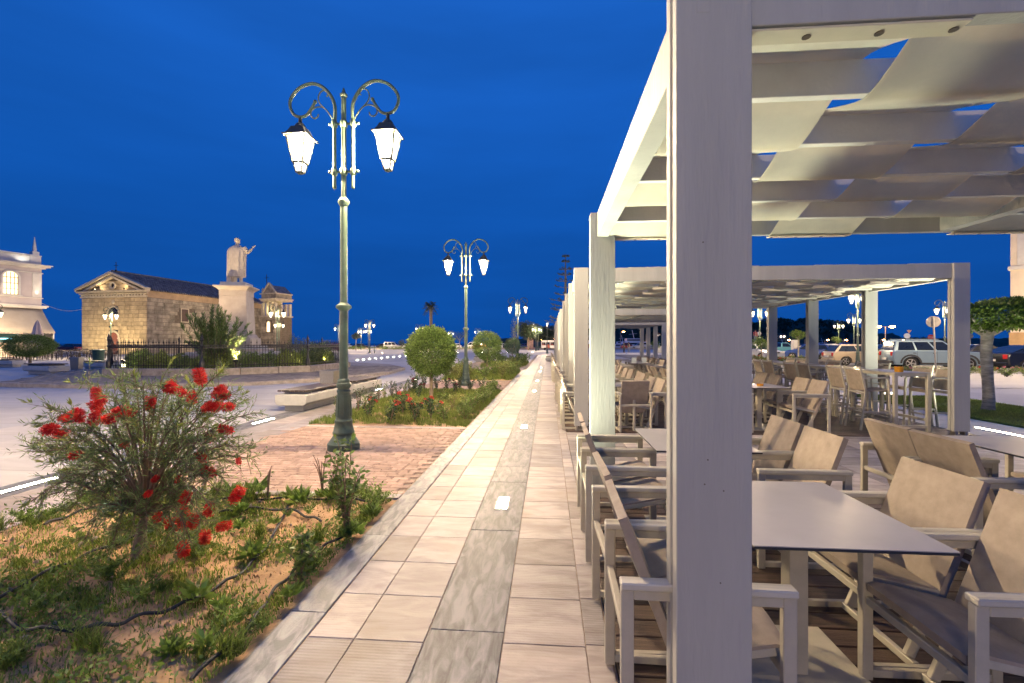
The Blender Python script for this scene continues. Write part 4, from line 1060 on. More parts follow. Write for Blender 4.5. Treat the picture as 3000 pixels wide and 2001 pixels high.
shrub('tallest young leafy shrub at right rim of the near bed', gp(1015, 1568, .03), .78, 9, .25, 44, .052, M['shrub_leaf'])
shrub('low leafy shrub on the kerb side of the near bed, nearer the camera', gp(880, 1690, .03), .24, 7, .15, 34, .045, M['shrub_leaf'])
shrub('bare thin reddish twigs standing at the far rim of the near bed', gp(945, 1450, .03), .55, 5, .14, 0, .03, M['shrub_leaf'], bare=5)
shrub('single dry stem at the far rim of the near bed, left of bare twigs', gp(785, 1455, .03), .33, 3, .06, 4, .03, M['shrub_leaf'], bare=2)
# second bed: roses and a fringe of shrubs
def in_bed(u, v): return gp(u, v, .03)
rs = [((1080, 1222), 2, 'coral', 'coral rose bush left of the others in second bed'), ((1180, 1212), 2, 'coral', 'coral rose bush in front of the ball tree trunk'), ((1215, 1235), 3, 'coral', 'coral rose bush nearest the brick paving, in the middle'),
      ((1262, 1222), 4, 'coral', 'coral rose bush with most blooms, right of the trunk'), ((1145, 1240), 2, 'coral', 'low coral rose bush at the front rim of second bed'), ((1215, 1145), 3, 'wine', 'dark red rose bush behind the ball tree trunk, left'), ((1335, 1150), 2, 'wine', 'dark red rose bush at the back right of second bed'), ((1225, 1165), 2, 'wine', 'dark red rose bush left beside the trunk')]
for (uv, nf, c, lb) in rs: shrub(lb, in_bed(*uv), .42, 7, .22, 44, .05, M['rose_leaf'], 'rose bush', 'rose bushes of second bed', nf+1, M[c], .042)
for k in range(13):     # thin airy shrubs on the left rim
    y = 8.8+k*.47; shrub(('thin airy shrub on left rim of second bed, ' + ['nearest', '2nd', '3rd', '4th', '5th', '6th', '7th', '8th', '9th', '10th', '11th', '12th', 'farthest'][k] + ' in the row'), (BED_X0+.14+random.uniform(-.04, .08), y, .02), random.uniform(.35, .62), 6, .2, 26, .042, M['rose_leaf'] if k % 3 else M['shrub_leaf'], 'shrub', 'thin shrubs on left rim of second bed')
for k in range(15):     # hedge-like fringe on the right rim
    y = 8.7+k*.4; shrub(('leafy shrub on path side rim of second bed, ' + ['nearest', '2nd', '3rd', '4th', '5th', '6th', '7th', '8th', '9th', '10th', '11th', '12th', '13th', '14th', 'farthest'][k] + ' in the row'), (BED_X1-.2+random.uniform(-.08, .05), y, .02), random.uniform(.22, .42), 9, .2, 46, .045, M['shrub_leaf'], 'shrub', 'shrubs on path side of second bed')
for k in range(7): shrub('leafy shrub across the far rim of second bed, ' + ['leftmost', '2nd from left', '3rd from left', 'middle', '3rd from right', '2nd from right', 'rightmost'][k], (BED_X0+.5+k*.36, 14.2+random.uniform(-.15, .1), .02), random.uniform(.3, .6), 7, .18, 36, .045, M['rose_leaf'], 'shrub', 'shrubs on far rim of second bed')
for k in range(12):
    shrub('grassy clump inside second bed, ' + ['front left', 'front middle', 'front right', 'left of trunk', 'right of trunk', 'right rear', 'left rear', 'behind the trunk', 'middle right', 'middle left', 'rear middle', 'near the right rim'][k], (random.uniform(BED_X0+.4, BED_X1-.3), random.uniform(8.5, 13.5), .02), random.uniform(.15, .35), 7, .17, 30, .05, M['shrub_light'] if k % 3 == 0 else M['shrub_leaf'], 'shrub', 'clumps inside second bed')
# third bed: taller yellowish shrubs
nm3 = ['front left corner', 'front left', 'front middle', 'front right', 'left rear', 'rear right corner', 'right rim front', 'right rim middle', 'right rim rear', 'left rim', 'beside the trunk', 'behind the lamp base']
for k, (x, y) in enumerate(((-4.2, 18.8), (-3.7, 18.9), (-2.6, 18.7), (-1.9, 18.8), (-4.0, 21.5), (-1.8, 23.6), (-1.65, 19.6), (-1.7, 20.6), (-1.6, 22.2), (-4.2, 20.2), (-2.4, 20.5), (-3.3, 18.7))):
    shrub('yellowish shrub in third bed, ' + nm3[k], (x, y, .02), random.uniform(.5, .85), 15, .42, 60, .07, M['shrub_light'] if k % 2 else M['shrub_leaf'], 'shrub', 'shrubs of third bed')
for k, (x, y) in enumerate(((-4.0, 30.0), (-3.0, 29.0), (-2.2, 29.2), (-1.7, 31), (-1.8, 33.5), (-3.4, 32))):
    shrub('dark shrub in fourth bed, ' + ['left', 'front left', 'front right', 'right rim', 'right rear', 'middle'][k], (x, y, .02), .75, 14, .6, 60, .1, M['shrub_leaf'] if k % 2 else M['rose_leaf'], 'shrub', 'shrubs of fourth bed', 3 if k == 2 else 0, M['whitep'], .08)
# --- lawn with its umbrella tree, right
lawn_m = mat('lawn_ground', (.05, .10, .02), .9, .2, 3, .5, 50)
MB().box(8.42, 4, -.03, 10.9, 13.6, .03).build('lawn', lawn_m)['kind'] = 'structure'
grass('lawn_grass', 8.42, 10.9, 6.5, 13.6, 60000, .02, .05, .03, -2, M['grass2'], 1.0, .006, False, 0)
lt = empty('umbrella_tree', 'flat crowned clipped tree with stout pale trunk on the lawn', 'tree', (9.68, 10.84, .03))
tp = [(0, 0, -.05), (.01, 0, .05), (.02, 0, .3), (.0, .01, .8), (-.03, .0, 1.3), (-.01, 0, 1.6), (0, 0, 1.75)]
MB().tube(smooth_path(tp, 4), [.155, .14, .125, .118, .114, .11, .108, .106, .104, .102, .10, .10, .10, .10, .10, .10, .10, .10, .102, .104, .106, .112, .118, .125, .13], 12).build('trunk', M['pale_bark'], lt, smooth=True)
lb_ = MB()
for k in range(7):
    a = k*.9; lb_.tube([(0, 0, 1.62), (.25*math.cos(a), .25*math.sin(a), 1.8), (.6*math.cos(a), .6*math.sin(a), 2.0)], [.06, .045, .02], 6)
lb_.build('limb', M['pale_bark'], lt)
n = 7500; d = unit(n); rr = .55+.48*RNG.random(n)**.5; C = d*rr[:, None]*np.array([.74, .74, .36]); C[:, 2] = np.where(C[:, 2] < -.17, -.17+RNG.normal(0, .05, n), C[:, 2]); C[:, 2] += 2.06+.05*np.sin(C[:, 0]*5); C[:, 0] += .20
put('crown', np_mesh('crown', leaves(C, d+unit(n)*.8, .06+.04*RNG.random(n), .042), 4, M['lawn_leaf']), lt)
# ------------------------------------------------------------ benches, bins
bench0 = None
BM = {}
BM['body'] = MB().prism([(-.30, .13), (.30, .13), (.36, .19), (.36, .355), (.34, .375), (-.34, .375), (-.36, .355), (-.36, .19)], -1.0, 1.0, 'y').mesh('body', M['concrete'], .012)
BM['foot'] = MB().box(-.22, -.85, 0, .22, .85, .13).mesh('foot', M['concrete'], .01)
BM['slat'] = MB().box(-.04, -.93, .43, .04, .93, .465).mesh('slat', M['bench_wood'], .005)
BM['rail'] = MB().box(-.31, -.02, .376, .31, .02, .428).mesh('rail', M['steel'], .003)
def bench(label, loc, rz=0.0, s=1.0):
    global bench0
    if bench0 is not None: return dup(bench0, loc, rz, label, scale=s)
    t = bench0 = empty('bench', label, 'bench', loc, rz, 'concrete benches with wooden slats')
    put('body', BM['body'], t); put('foot', BM['foot'], t)
    for k in range(7): put('slat', BM['slat'], t, (-.30+.1*k, 0, 0))
    for y in (-.7, 0, .7): put('rail', BM['rail'], t, (0, y, 0))
    return t
bench('concrete bench with dark wooden slats left of nearest lamp, nearer one', (-5.62, 10.55, 0))
bench('concrete bench with dark wooden slats behind the nearest lamp pole', (-5.62, 13.1, 0))
bench('pale concrete bench behind the nearest ball tree', (-5.5, 20.7, 0)); bench('pale concrete bench beyond the one behind the ball tree', (-5.4, 23.3, 0))
bench('pale concrete bench behind the second ball tree', at(1406, 37), 0); bench('concrete bench standing across the end of the path', at(1645-35, 38), PI/2-1.57)
bench('concrete bench left of the church plaza, beside the wide clipped tree', gp(135, 1096), PI/2-.28, 1.12)
bench('concrete bench left of the iron fence corner, behind the steel bin', at(292, 26), PI/2-.28, 1.1)
bench('concrete bench behind the lawn tree, cut by the right edge', (13.0, 12.0, 0), PI/2+.1, 1.15)
bench('low dark topped bench behind the flowers at far left', gp(10, 1075), PI/2, 1.1)
def bin_(label, loc, rz=0.0):
    t = empty('litter_bin', label, 'litter bin', loc, rz, 'square metal litter bins')
    MB().add([(-.17,-.17,0),(.17,-.17,0),(.17,.17,0),(-.17,.17,0),(-.21,-.21,.74),(.21,-.21,.74),(.21,.21,.74),(-.21,.21,.74)], [(0,3,2,1),(4,5,6,7),(0,1,5,4),(1,2,6,5),(2,3,7,6),(3,0,4,7)]).build('body', M['steel'], t, .01)
    MB().box(-.215, -.215, .735, .215, .215, .765).build('rim', M['steel'], t, .005); MB().box(-.17, -.17, .76, .17, .17, .768).build('liner', M['iron'], t); return t
bin_('square metal litter bin between the two benches by the nearest lamp', (-5.95, 12.05, 0)); bin_('square metal litter bin beside the bench left of the fence', gp(225, 1089), .3)
wb = empty('wheelie_bin', 'dark green plastic bin in front of the church', 'bin', gp(288, 1058)); M['green_plastic'] = mat('dark_green_plastic', (.025, .08, .05), .5, .1, 6)
MB().lathe([(.36, 0), (.42, .82), (.44, .84), (.44, .90), (.40, .95), (.0, .97)], 20).build('body', M['green_plastic'], wb, smooth=True); MB().lathe([(.45, .86), (.45, .93), (.2, 1.0), (.0, 1.01)], 20).build('lid', M['green_plastic'], wb, smooth=True)

# ------------------------------------------------------------ monument: platform, kerb wall, fence, planting, pedestal, statue
MC = Vector((-16.5, 23.0, 0))
plat = [(-19.3,14.45),(-16,13.95),(-13,14.0),(-10.3,15.5),(-8.4,18.0),(-7.7,21.5),(-8.1,25.4),(-10.5,29.5),(-14,32),(-19,32),(-23,29),(-25,25),(-24.6,22)]
pf = MB().prism(plat, -.02, .13).build('monument_platform', M['kerbstone'], None, .015); tag(pf, kind='structure')
def inside(x, y, P):
    c = False; j = len(P)-1
    for i in range(len(P)):
        if (P[i][1] > y) != (P[j][1] > y) and x < (P[j][0]-P[i][0])*(y-P[i][1])/(P[j][1]-P[i][1])+P[i][0]: c = not c
        j = i
    return c
AP = 5.07; CR = AP/math.cos(PI/8)
octo = lambda r, z=0: [(MC.x+r*math.cos(PI/8+PI/4*k), MC.y+r*math.sin(PI/8+PI/4*k)) for k in range(8)]
# cobbles on the platform (front part stone by stone, joined)
b = MB(); y = 14.1; r = 0
cand = []
while y < 27:
    x = -24 + (r % 2)*.2
    while x < -7.8:
        if inside(x, y, [(MC.x+(p[0]-MC.x)*.975, MC.y+(p[1]-MC.y)*.975) for p in plat]) and (Vector((x, y))-MC.xy).length > 5.2: cand.append((x, y))
        x += .42
    y += .21; r += 1
cand.sort(key=lambda p: p[0]**2*.3+p[1]**2)
cob = slab_mesh(.40, .192, M['cobble'], .02, .012)
for i, (x, y) in enumerate(cand):
    if i < 290:
        o = put('cobble', cob, pf, (x, y, .146+random.uniform(-.003, .004))); o.rotation_euler = (random.uniform(-.012, .012), random.uniform(-.012, .012), random.uniform(-.03, .03))
    else:
        z = .143+random.uniform(-.003, .004); e = .008; hx, hy = .197, .095
        b.add([(x-hx,y-hy,.12),(x+hx,y-hy,.12),(x+hx,y+hy,.12),(x-hx,y+hy,.12),(x-hx+e,y-hy+e,z),(x+hx-e,y-hy+e,z),(x+hx-e,y+hy-e,z),(x-hx+e,y+hy-e,z)], [(0,1,5,4),(1,2,6,5),(2,3,7,6),(3,0,4,7),(4,5,6,7)])
o = b.build('cobble_field', M['cobble'], pf); o['kind'] = 'stuff'
kw = empty('kerb_wall', 'low stone kerb wall round the fenced monument garden', 'wall', MC)
O1 = octo(CR+.22); O0 = octo(CR-.18)
for k in range(8):
    a0, a1, c0, c1 = O1[k], O1[(k+1) % 8], O0[k], O0[(k+1) % 8]
    for (f0, f1) in ((0, .33), (.33, .68), (.68, 1)):
        L2 = lambda p, q, f: (p[0]+(q[0]-p[0])*f-MC.x, p[1]+(q[1]-p[1])*f-MC.y)
        e = .003; MB().prism([L2(a0, a1, f0+e), L2(a0, a1, f1-e), L2(c0, c1, f1-e), L2(c0, c1, f0+e)], .12, .44).build('stone', M['kerbstone'], kw, .02)
gs = MB().prism(octo(CR-.19), .1, .36).build('garden_soil', M['soil']); tag(gs, kind='structure')
fence = empty('iron_fence', 'black wrought iron picket fence round the monument garden', 'fence', (MC.x, MC.y, .44))
F8 = octo(CR)
PK = MB().tube([(0, 0, 0), (0, 0, 1.12)], .011, 6); PK.lathe([(.011, 1.06), (.026, 1.10), (.012, 1.14), (.002, 1.26)], 6); PK = PK.mesh('picket', M['iron'])
PKS = MB().tube([(0, 0, 0), (0, 0, .95)], .010, 6); PKS.lathe([(.010, .90), (.022, .94), (.010, .97), (.002, 1.04)], 6); PKS = PKS.mesh('picket', M['iron'])
CP = MB().lathe([(.10, 0), (.10, .28), (.085, .32), (.05, .36), (.042, .9), (.07, .94), (.042, .98), (.042, 1.16), (.075, 1.2), (.05, 1.24), (.06, 1.3), (.03, 1.37), (.004, 1.48)], 12).mesh('fence_post', M['iron'], 0, True)
for k in range(8):
    p, q = Vector(F8[k])-MC.xy, Vector(F8[(k+1) % 8])-MC.xy
    put('fence_post', CP, fence, (p.x, p.y, 0)); ang = math.atan2((q-p).y, (q-p).x)
    for z, hgt in ((.10, .03), (.86, .045), (.96, .03)): MB().box(.06, -.012, z, (q-p).length-.06, .012, z+hgt).build('rail', M['iron'], fence, loc=(p.x, p.y, 0), rz=ang)
    for e in range(36):
        f = (e+.8)/36.6; c = p.lerp(q, f); put('picket', PK if e % 2 else PKS, fence, (c.x, c.y, 0), ang)
    sc = MB()
    for e in range(17):
        f = (e*2+1.8)/36.6; x = (q-p).length*f; sc.tube([(x+.04*math.cos(t*.8), 0, .91+.028*math.sin(t*.8)) for t in range(8)], .006, 4)
    sc.build('scroll_band', M['iron'], fence, loc=(p.x, p.y, 0), rz=ang)
# planting inside the fence
def bush(label, loc, r, h, n, leaf, wid, m, cat='bush', group=None, nm='bush'):
    t = empty(nm, label, cat, loc, 0, group); d = unit(n); d[:, 2] = np.abs(d[:, 2]); rr = (.45+.55*RNG.random(n)**.5)*(1+.18*np.sin(d[:, 0]*6+loc[0])*np.sin(d[:, 1]*5+loc[1]))
    C = d*rr[:, None]*np.array([r, r, h]); put('foliage', np_mesh('foliage', leaves(C, d*.8+unit(n)*.8+np.array([0, 0, .3]), leaf*(.7+.6*RNG.random(n)), wid), 4, m), t)
    s = MB()
    for k in range(6):
        a = k*1.05; s.tube([(0, 0, 0), (r*.3*math.cos(a), r*.3*math.sin(a), h*.4), (r*.6*math.cos(a), r*.6*math.sin(a), h*.7)], [.03, .02, .01], 5)
    s.build('stem', M['bark'], t); return t
random.seed(12)
nmx = 'abcdefghijklmnopqrstuvwxyz'
ring = []
for k in range(8):
    p, q = Vector(F8[k]), Vector(F8[(k+1) % 8])
    for e in range(5): ring.append((p.lerp(q, (e+.5)/5)-MC.xy)*random.uniform(.76, .84))
side_nm = ['right rear', 'rear', 'left rear rear', 'left', 'left front', 'front', 'right front', 'right']
pos_nm = ['first', 'second', 'third', 'fourth', 'fifth']
for i, p in enumerate(ring):
    k = i//5; m = M['hedge_leaf'] if random.random() < .62 else M['shrub_leaf']
    col = 'yellow green' if m is M['hedge_leaf'] else 'dark green'
    bush(f'{col} bush inside the {side_nm[k]} side of iron fence, {pos_nm[i % 5]} one', (MC.x+p.x, MC.y+p.y, .36), random.uniform(.38, .55), random.uniform(.5, .85), 1300, .085, .045, m, 'bush', 'bushes behind the iron fence')
bush('clipped box hedge block at the right inside the fence', at(935, 27.5, .36), 1.1, 1.25, 4500, .07, .035, M['box_leaf'], 'hedge', None, 'hedge')
bush('round light bush at right of the monument steps', at(865, 26.5, .36), .8, 1.55, 2600, .09, .03, M['olive_leaf'])
# the big oleander in front of the pedestal
ol = empty('oleander', 'large oleander bush in front of the statue pedestal', 'bush', (*at(632, 20.5).xy, .36)); st = MB(); C = []; D = []
for k in range(80):
    a = random.uniform(0, 2*PI); r = random.uniform(.1, 1.5); hh = random.uniform(1.2, 2.9)*(1-.16*r)
    P = [Vector(p) for p in smooth_path([(0, 0, 0), (r*.45*math.cos(a), r*.45*math.sin(a), hh*.45), (r*math.cos(a), r*math.sin(a), hh)], 5)]
    st.tube(P, [.018*(1-i/len(P))+.004 for i in range(len(P))], 4)
    for i in range(3, len(P)):
        for e in range(20):
            p = P[i-1].lerp(P[i], random.random()); d = (P[i]-P[i-1]).normalized(); C.append(p); D.append(d*.9+Vector((random.gauss(0, .5), random.gauss(0, .5), random.gauss(.25, .4))))
st.build('stem', M['bark'], ol); n = len(C)
M['ol_leaf'] = mat('oleander_leaf', (.115, .18, .055), .4, .15, 3, island=.5, trans=.2); put('foliage', np_mesh('foliage', leaves(np.array(C), np.array(D), .15+.1*RNG.random(n), .034), 4, M['ol_leaf']), ol)
# pedestal
M['statue_stone'] = mat('warm_white_marble', (.50, .44, .36), .6, .1, 3.5, .3, 26, detail=8); M['ped_stone'] = mat('pedestal_marble', (.40, .35, .31), .55, .1, 1.6, .15, 30, detail=8); M['grey_stone'] = mat('grey_step_stone', (.40, .40, .40), .6, .08, 3, .1, 30)
ped = empty('pedestal', 'tall pale marble pedestal with stepped base under the statue', 'pedestal', (*MC.xy, .36), .32)
def sqs(h0, z0, h1, z1): return MB().add([(-h0,-h0,z0),(h0,-h0,z0),(h0,h0,z0),(-h0,h0,z0),(-h1,-h1,z1),(h1,-h1,z1),(h1,h1,z1),(-h1,h1,z1)],[(0,3,2,1),(4,5,6,7),(0,1,5,4),(1,2,6,5),(2,3,7,6),(3,0,4,7)])
Z0 = .36
for i, (h, za, zb_, mm) in enumerate(((2.0, .0, .55, 'ped_stone'), (1.72, .55, .70, 'grey_stone'), (1.45, .70, .85, 'ped_stone'), (1.18, .85, 1.0, 'grey_stone'))): sqs(h, za, h, zb_).build('step', M[mm], ped, .015)
sqs(.92, 1.0, .92, 1.42).build('plinth', M['ped_stone'], ped, .015); sqs(.84, 1.42, .74, 1.62).build('base_moulding', M['ped_stone'], ped, .02)
sqs(.70, 1.62, .63, 3.62).build('shaft', M['ped_stone'], ped, .01); sqs(.64, 3.62, .64, 3.90).build('frieze', M['ped_stone'], ped, .01)
c = MB()
for h0, a_, h1, b_ in ((.66, 3.90, .68, 3.95), (.68, 3.95, .84, 4.07), (.86, 4.07, .86, 4.14)): 
    t_ = sqs(h0, a_, h1, b_); c.add(t_.v, t_.f)
c.build('cornice', M['ped_stone'], ped, .008); sqs(.62, 4.14, .60, 4.34).build('cap_block', M['grey_stone'], ped, .015)
STZ = .36+4.34
def remeshed(name, mb, m, vox, parent=None, sm_it=6, loc=None, rz=0):
    me = bpy.data.meshes.new(name+'_src'); me.from_pydata(mb.v, [], mb.f); o = bpy.data.objects.new(name, me); COL.objects.link(o)
    r = o.modifiers.new('r', 'REMESH'); r.mode = 'VOXEL'; r.voxel_size = vox; s = o.modifiers.new('s', 'SMOOTH'); s.iterations = sm_it; s.factor = .5
    dg = bpy.context.evaluated_depsgraph_get(); me2 = bpy.data.meshes.new_from_object(o.evaluated_get(dg)); bpy.data.objects.remove(o)
    me2.materials.clear(); me2.materials.append(m); me2.polygons.foreach_set('use_smooth', [True]*len(me2.polygons)); me2.name = name
    return put(name, me2, parent, loc, rz)
# statue: standing man seen from behind in a long cloak, right arm raised to the side with open hand
S = MB(); H = 2.48
def cloak():
    prof = [(0.0, .47, .30), (.25, .47, .30), (.5, .47, .30), (.8, .475, .29), (1.1, .48, .285), (1.4, .485, .28), (1.65, .475, .27), (1.82, .42, .25), (1.93, .34, .21), (2.02, .20, .16), (2.07, .115, .12)]
    n = 60; b = MB(); z0 = .34
    for (z, rx, ry) in prof:
        for k in range(n):
            a = 2*PI*k/n; fold = 1+.055*math.sin(a*11+.6*z)*(1 if z < 1.7 else .3)+.03*math.sin(a*5+z*1.4)
            zz = z0+z*(H-.42-z0)/2.07 if z > 0 else z0
            sk = .05*(1-z/2.07)
            b.v.append((rx*fold*math.cos(a)-sk, ry*fold*math.sin(a)+.02, zz))
    m = len(prof)
    for i in range(m-1):
        for k in range(n): b.f.append((i*n+k, i*n+(k+1) % n, (i+1)*n+(k+1) % n, (i+1)*n+k))
    b.f.append(tuple(range(n))[::-1]); b.f.append(tuple((m-1)*n+k for k in range(n))); return b
ck = cloak(); S.add(ck.v, ck.f)
S.tube([(.19, .0, .45), (.20, .02, .25), (.22, .0, .06)], [.12, .10, .085], 10); S.ball((.25, -.02, .06), (.10, .17, .065), 10, 6); S.ball((.31, .08, .05), (.12, .12, .055), 10, 6)
S.tube([(-.10, .05, .45), (-.12, .06, .25), (-.13, .06, .06)], [.12, .10, .09], 10); S.ball((-.14, .14, .06), (.09, .17, .065), 10, 6)
S.cbox((-.36, .02, .32), (.26, .30, .64)); S.ball((-.36, .0, .68), (.16, .15, .12), 10, 6); S.tube([(-.34, -.1, 1.0), (-.40, -.1, .75), (-.36, -.12, .5)], [.05, .07, .05], 8)
hz = H-.19
S.tube([(.0, .02, H-.46), (.02, .03, H-.30)], [.10, .085], 10); S.ball((.02, .04, hz), (.115, .14, .155), 14, 10); S.ball((.02, -.01, hz+.03), (.13, .135, .135), 12, 8)
for k in range(16):
    a = k*2.4; S.ball((.02+.115*math.cos(a)*.95, -.02+.10*math.sin(a)*.9, hz+.045+.07*math.sin(k*1.3)), .042, 6, 4)
S.ball((.02, .185, hz-.02), (.022, .035, .035), 6, 4); S.ball((.02, .15, hz-.10), (.06, .05, .05), 8, 5)
for sx in (-1, 1): S.ball((.02+sx*.12, .03, hz-.01), (.018, .03, .04), 6, 4)
S.tube([(.36, .0, 1.92), (.48, .05, 1.74), (.53, .07, 1.66), (.63, .12, 1.76), (.73, .16, 1.90)], [.13, .12, .10, .075, .05], 10)
hb = Vector((.75, .165, 1.925)); hd = Vector((.6, .15, .78)).normalized(); hs = Vector((.62, -.35, -.5)).normalized()
S.bar(hb-hd*.02, hb+hd*.11, .035, .10, hs)
for k, (o_, ln) in enumerate(((-.042, .10), (-.014, .12), (.014, .115), (.042, .09))):
    p = hb+hd*.10+hs*o_; S.tube([p, p+(hd+hs*o_*3).normalized()*ln*.5, p+(hd+hs*o_*4+Vector((0, .15, 0))).normalized()*ln], [.018, .016, .011], 6)
S.tube([hb+hs*-.045, hb+hs*-.095+hd*.05, hb+hs*-.115+hd*.10], [.022, .017, .012], 6)
statue = remeshed('statue', S, M['statue_stone'], .02, None, 3, (*MC.xy, STZ-.02), .05); statue.scale = (1, 1, 1)
tag(statue, 'pale marble statue of a cloaked man seen from behind, one hand raised', 'statue')
# garden floodlights: small visible fittings with their own beams
M['flood'] = emit('lit_floodlight_glass', (1, .80, .45), 6)
def flood(label, loc, aim, p, col=(1, .72, .40), ang=80, group='garden floodlights', rad=.08):
    t = empty('floodlight', label, 'floodlight', loc, 0, group); d = (Vector(aim)-Vector(loc)).normalized(); q = d.to_track_quat('Z', 'Y').to_euler()
    o = MB().box(-.09, -.07, -.07, .09, .07, .0).build('housing', M['iron'], t, .01); o.rotation_euler = q
    o = MB().box(-.08, -.06, .001, .08, .06, .006).build('glass', M['flood'], t); o.rotation_euler = q
    MB().box(-.015, -.015, -.25, .015, .015, -.02).build('bracket', M['iron'], t)
    l = up_light(loc[0]+d.x*.03, loc[1]+d.y*.03, p, rad, .8, ang, col, loc[2]+d.z*.03, aim); return t
m3 = lambda x, y, z: (MC.x+x, MC.y+y, z)
flood('small floodlight in the garden front left, lighting the statue', m3(-2.2, -4.3, .75), m3(0, 0, 6.4), 1900, ang=60)
flood('small floodlight in the garden front right, lighting the statue', m3(2.6, -3.7, .75), m3(0, 0, 6.2), 1300, ang=60)
flood('small floodlight in the garden right, lighting the bushes', m3(4.0, -1.0, .6), m3(3.4, -3.0, 1.0), 90, (1, .85, .4), 150)
flood('small floodlight in the garden left, lighting the bushes', m3(-2.6, -3.9, .5), m3(-.2, -4.1, 1.0), 120, (1, .85, .4), 150)
flood('small floodlight behind the hedge, lighting bushes', m3(4.0, 1.5, .6), m3(4.3, 2.0, 1.0), 220, (1, .85, .4), 150)
# ------------------------------------------------------------ old stone church
M['church_stone'] = mat('yellow_ashlar', (.45, .34, .20), .85, .16, 1.6, .5, 14, obj_var=.16, detail=8)
M['church_side'] = mat('weathered_ashlar', (.37, .31, .225), .9, .25, 1.2, .5, 14, obj_var=.22, island=.22, detail=8)
M['mortar'] = mat('dark_mortar', (.13, .10, .07), .95, .15, 4)
M['trim_stone'] = mat('pale_trim_stone', (.50, .42, .30), .8, .12, 2, .3, 20, detail=8)
M['plaster'] = mat('ochre_plaster', (.42, .29, .17), .9, .12, 1.2, .2, 20)
M['slate'] = mat('dark_roof_tile', (.20, .18, .165), .8, .25, 2.5, .4, 8, island=.35)
M['shutter'] = mat('dark_red_shutter', (.05, .018, .014), .6, .15, 6); M['door_red'] = mat('red_brown_door', (.19, .05, .03), .6, .15, 6); M['dark_glass'] = mat('dark_window', (.02, .018, .016), .15, .2, 6)
cr = at(430, 62); CA = R(-6.2); W_, L_ = 10.95, 22.0
ch = empty('church', 'old stone church with gabled front, arched door and dark tiled roof', 'church', cr, CA)
ZE, ZA, ZF = 8.75, 11.03, 7.8
MB().prism([(-W_+.06, 0), (-.06, 0), (-.06, ZE-.3), (-W_/2, ZA-.25), (-W_+.06, ZE-.3)], .06, L_, 'y').build('wall', M['mortar'], ch)
# ashlar of the front, stone by stone, leaving door and lunette open
random.seed(31); n = 0; side_mb = MB(); blk = {}
def block(name, x0, x1, z0, z1, y, m, axis='f'):
    g = .022
    if axis == 'f': o = MB().box(x0+g, y-.0, z0+g, x1-g, y+.2, z1-g).build(name, m, ch)
    return o
courses = [i*.557 for i in range(15)]
cx = -W_/2
for r in range(14):
    z0, z1 = courses[r], courses[r+1]; x = -W_; zm = (z0+z1)/2
    xs = [-W_]
    while xs[-1] < -.5: xs.append(min(0, xs[-1]+random.choice((.62, .85, 1.0, 1.15, 1.3))))
    if xs[-1] < 0: xs[-1] = 0
    # cut at door and lunette
    hw = 0
    if zm < 2.25: hw = .98
    elif zm < 3.35: hw = .98*math.sqrt(max(.1, 1-((zm-2.25)/1.2)**2))
    elif 5.5 < zm < 6.75: hw = .92*math.sqrt(max(.1, 1-((zm-5.55)/1.25)**2))
    segs = []
    for a, b_ in zip(xs, xs[1:]):
        if hw and a < cx+hw and b_ > cx-hw:
            if a < cx-hw: segs.append((a, cx-hw))
            if b_ > cx+hw: segs.append((cx+hw, b_))
        else: segs.append((a, b_))
    for a, b_ in segs:
        if b_-a > .12: block('stone_block', a, b_, z0, z1, -.02+random.uniform(-.02, .02), M['church_stone'])
# side wall courses, uneven and worn (joined)
for r in range(14):
    y = .06; z0, z1 = courses[r], courses[r+1]
    while y < L_:
        y2 = min(y+random.choice((.7, .95, 1.2, 1.5)), L_)
        if not (4.7 < z0+.28 < 6.6 and y < 6.4 and y2 > 5.2): side_mb.box(-.06, y+.015, z0+.02, .02+random.uniform(-.03, .035), y2-.015, z1-.025)
        y = y2
o = side_mb.build('side_stone', M['church_side'], ch); o['kind'] = 'stuff'
MB().box(-.058, .02, 7.82, .03, L_, 8.72).build('plaster_band', M['plaster'], ch)
# cornice, dentils and pediment
c = MB(); c.box(-W_-.12, -.16, 7.83, .12, .05, 8.05); c.box(-W_-.22, -.26, 8.28, .22, .05, 8.42); c.box(-W_-.42, -.46, 8.50, .42, .05, 8.66); c.box(-W_-.5, -.55, 8.66, .5, .05, 8.78); c.build('cornice', M['trim_stone'], ch, .01)
for k in range(22): MB().box(-.13, -.22, 8.05, .13, .05, 8.28).build('dentil', M['trim_stone'], ch, loc=(-W_+.25+k*(W_-.5)/21, 0, 0))
for s in (-1, 1):
    e = Vector((-W_/2+s*(W_/2+.55), -.28, 8.9)); t = Vector((-W_/2, -.28, ZA+.22)); MB().bar(e, t, .62, .34, (0, 0, 1)).build('raking_cornice', M['trim_stone'], ch, .01)
    e2 = e+Vector((-s*1.3, .1, -.12)); MB().bar(e2, t+Vector((0, .1, -.5)), .5, .26, (0, 0, 1)).build('raking_moulding', M['trim_stone'], ch, .01)
for r in range(3):
    z = 8.80+r*.45; hw = (ZA-.25-z-.5)/(ZA-ZE)*W_/2
    xs = np.linspace(-hw, hw, max(3, int(hw*2/1.1)))
    for a, b_ in zip(xs, xs[1:]): block('stone_block', cx+a, cx+b_, z, z+.45, .0, M['church_stone'])
MB().lathe([(.30, 0), (.30, .22), (.50, .22), (.52, .12), (.50, 0)], 24).build('oculus', M['trim_stone'], ch, loc=(cx, .0, 9.5)).rotation_euler = (R(90), 0, 0)
MB().lathe([(.3, 0), (.3, .05)], 20).build('oculus_glass', M['dark_glass'], ch, loc=(cx, -.02, 9.5)).rotation_euler = (R(90), 0, 0)
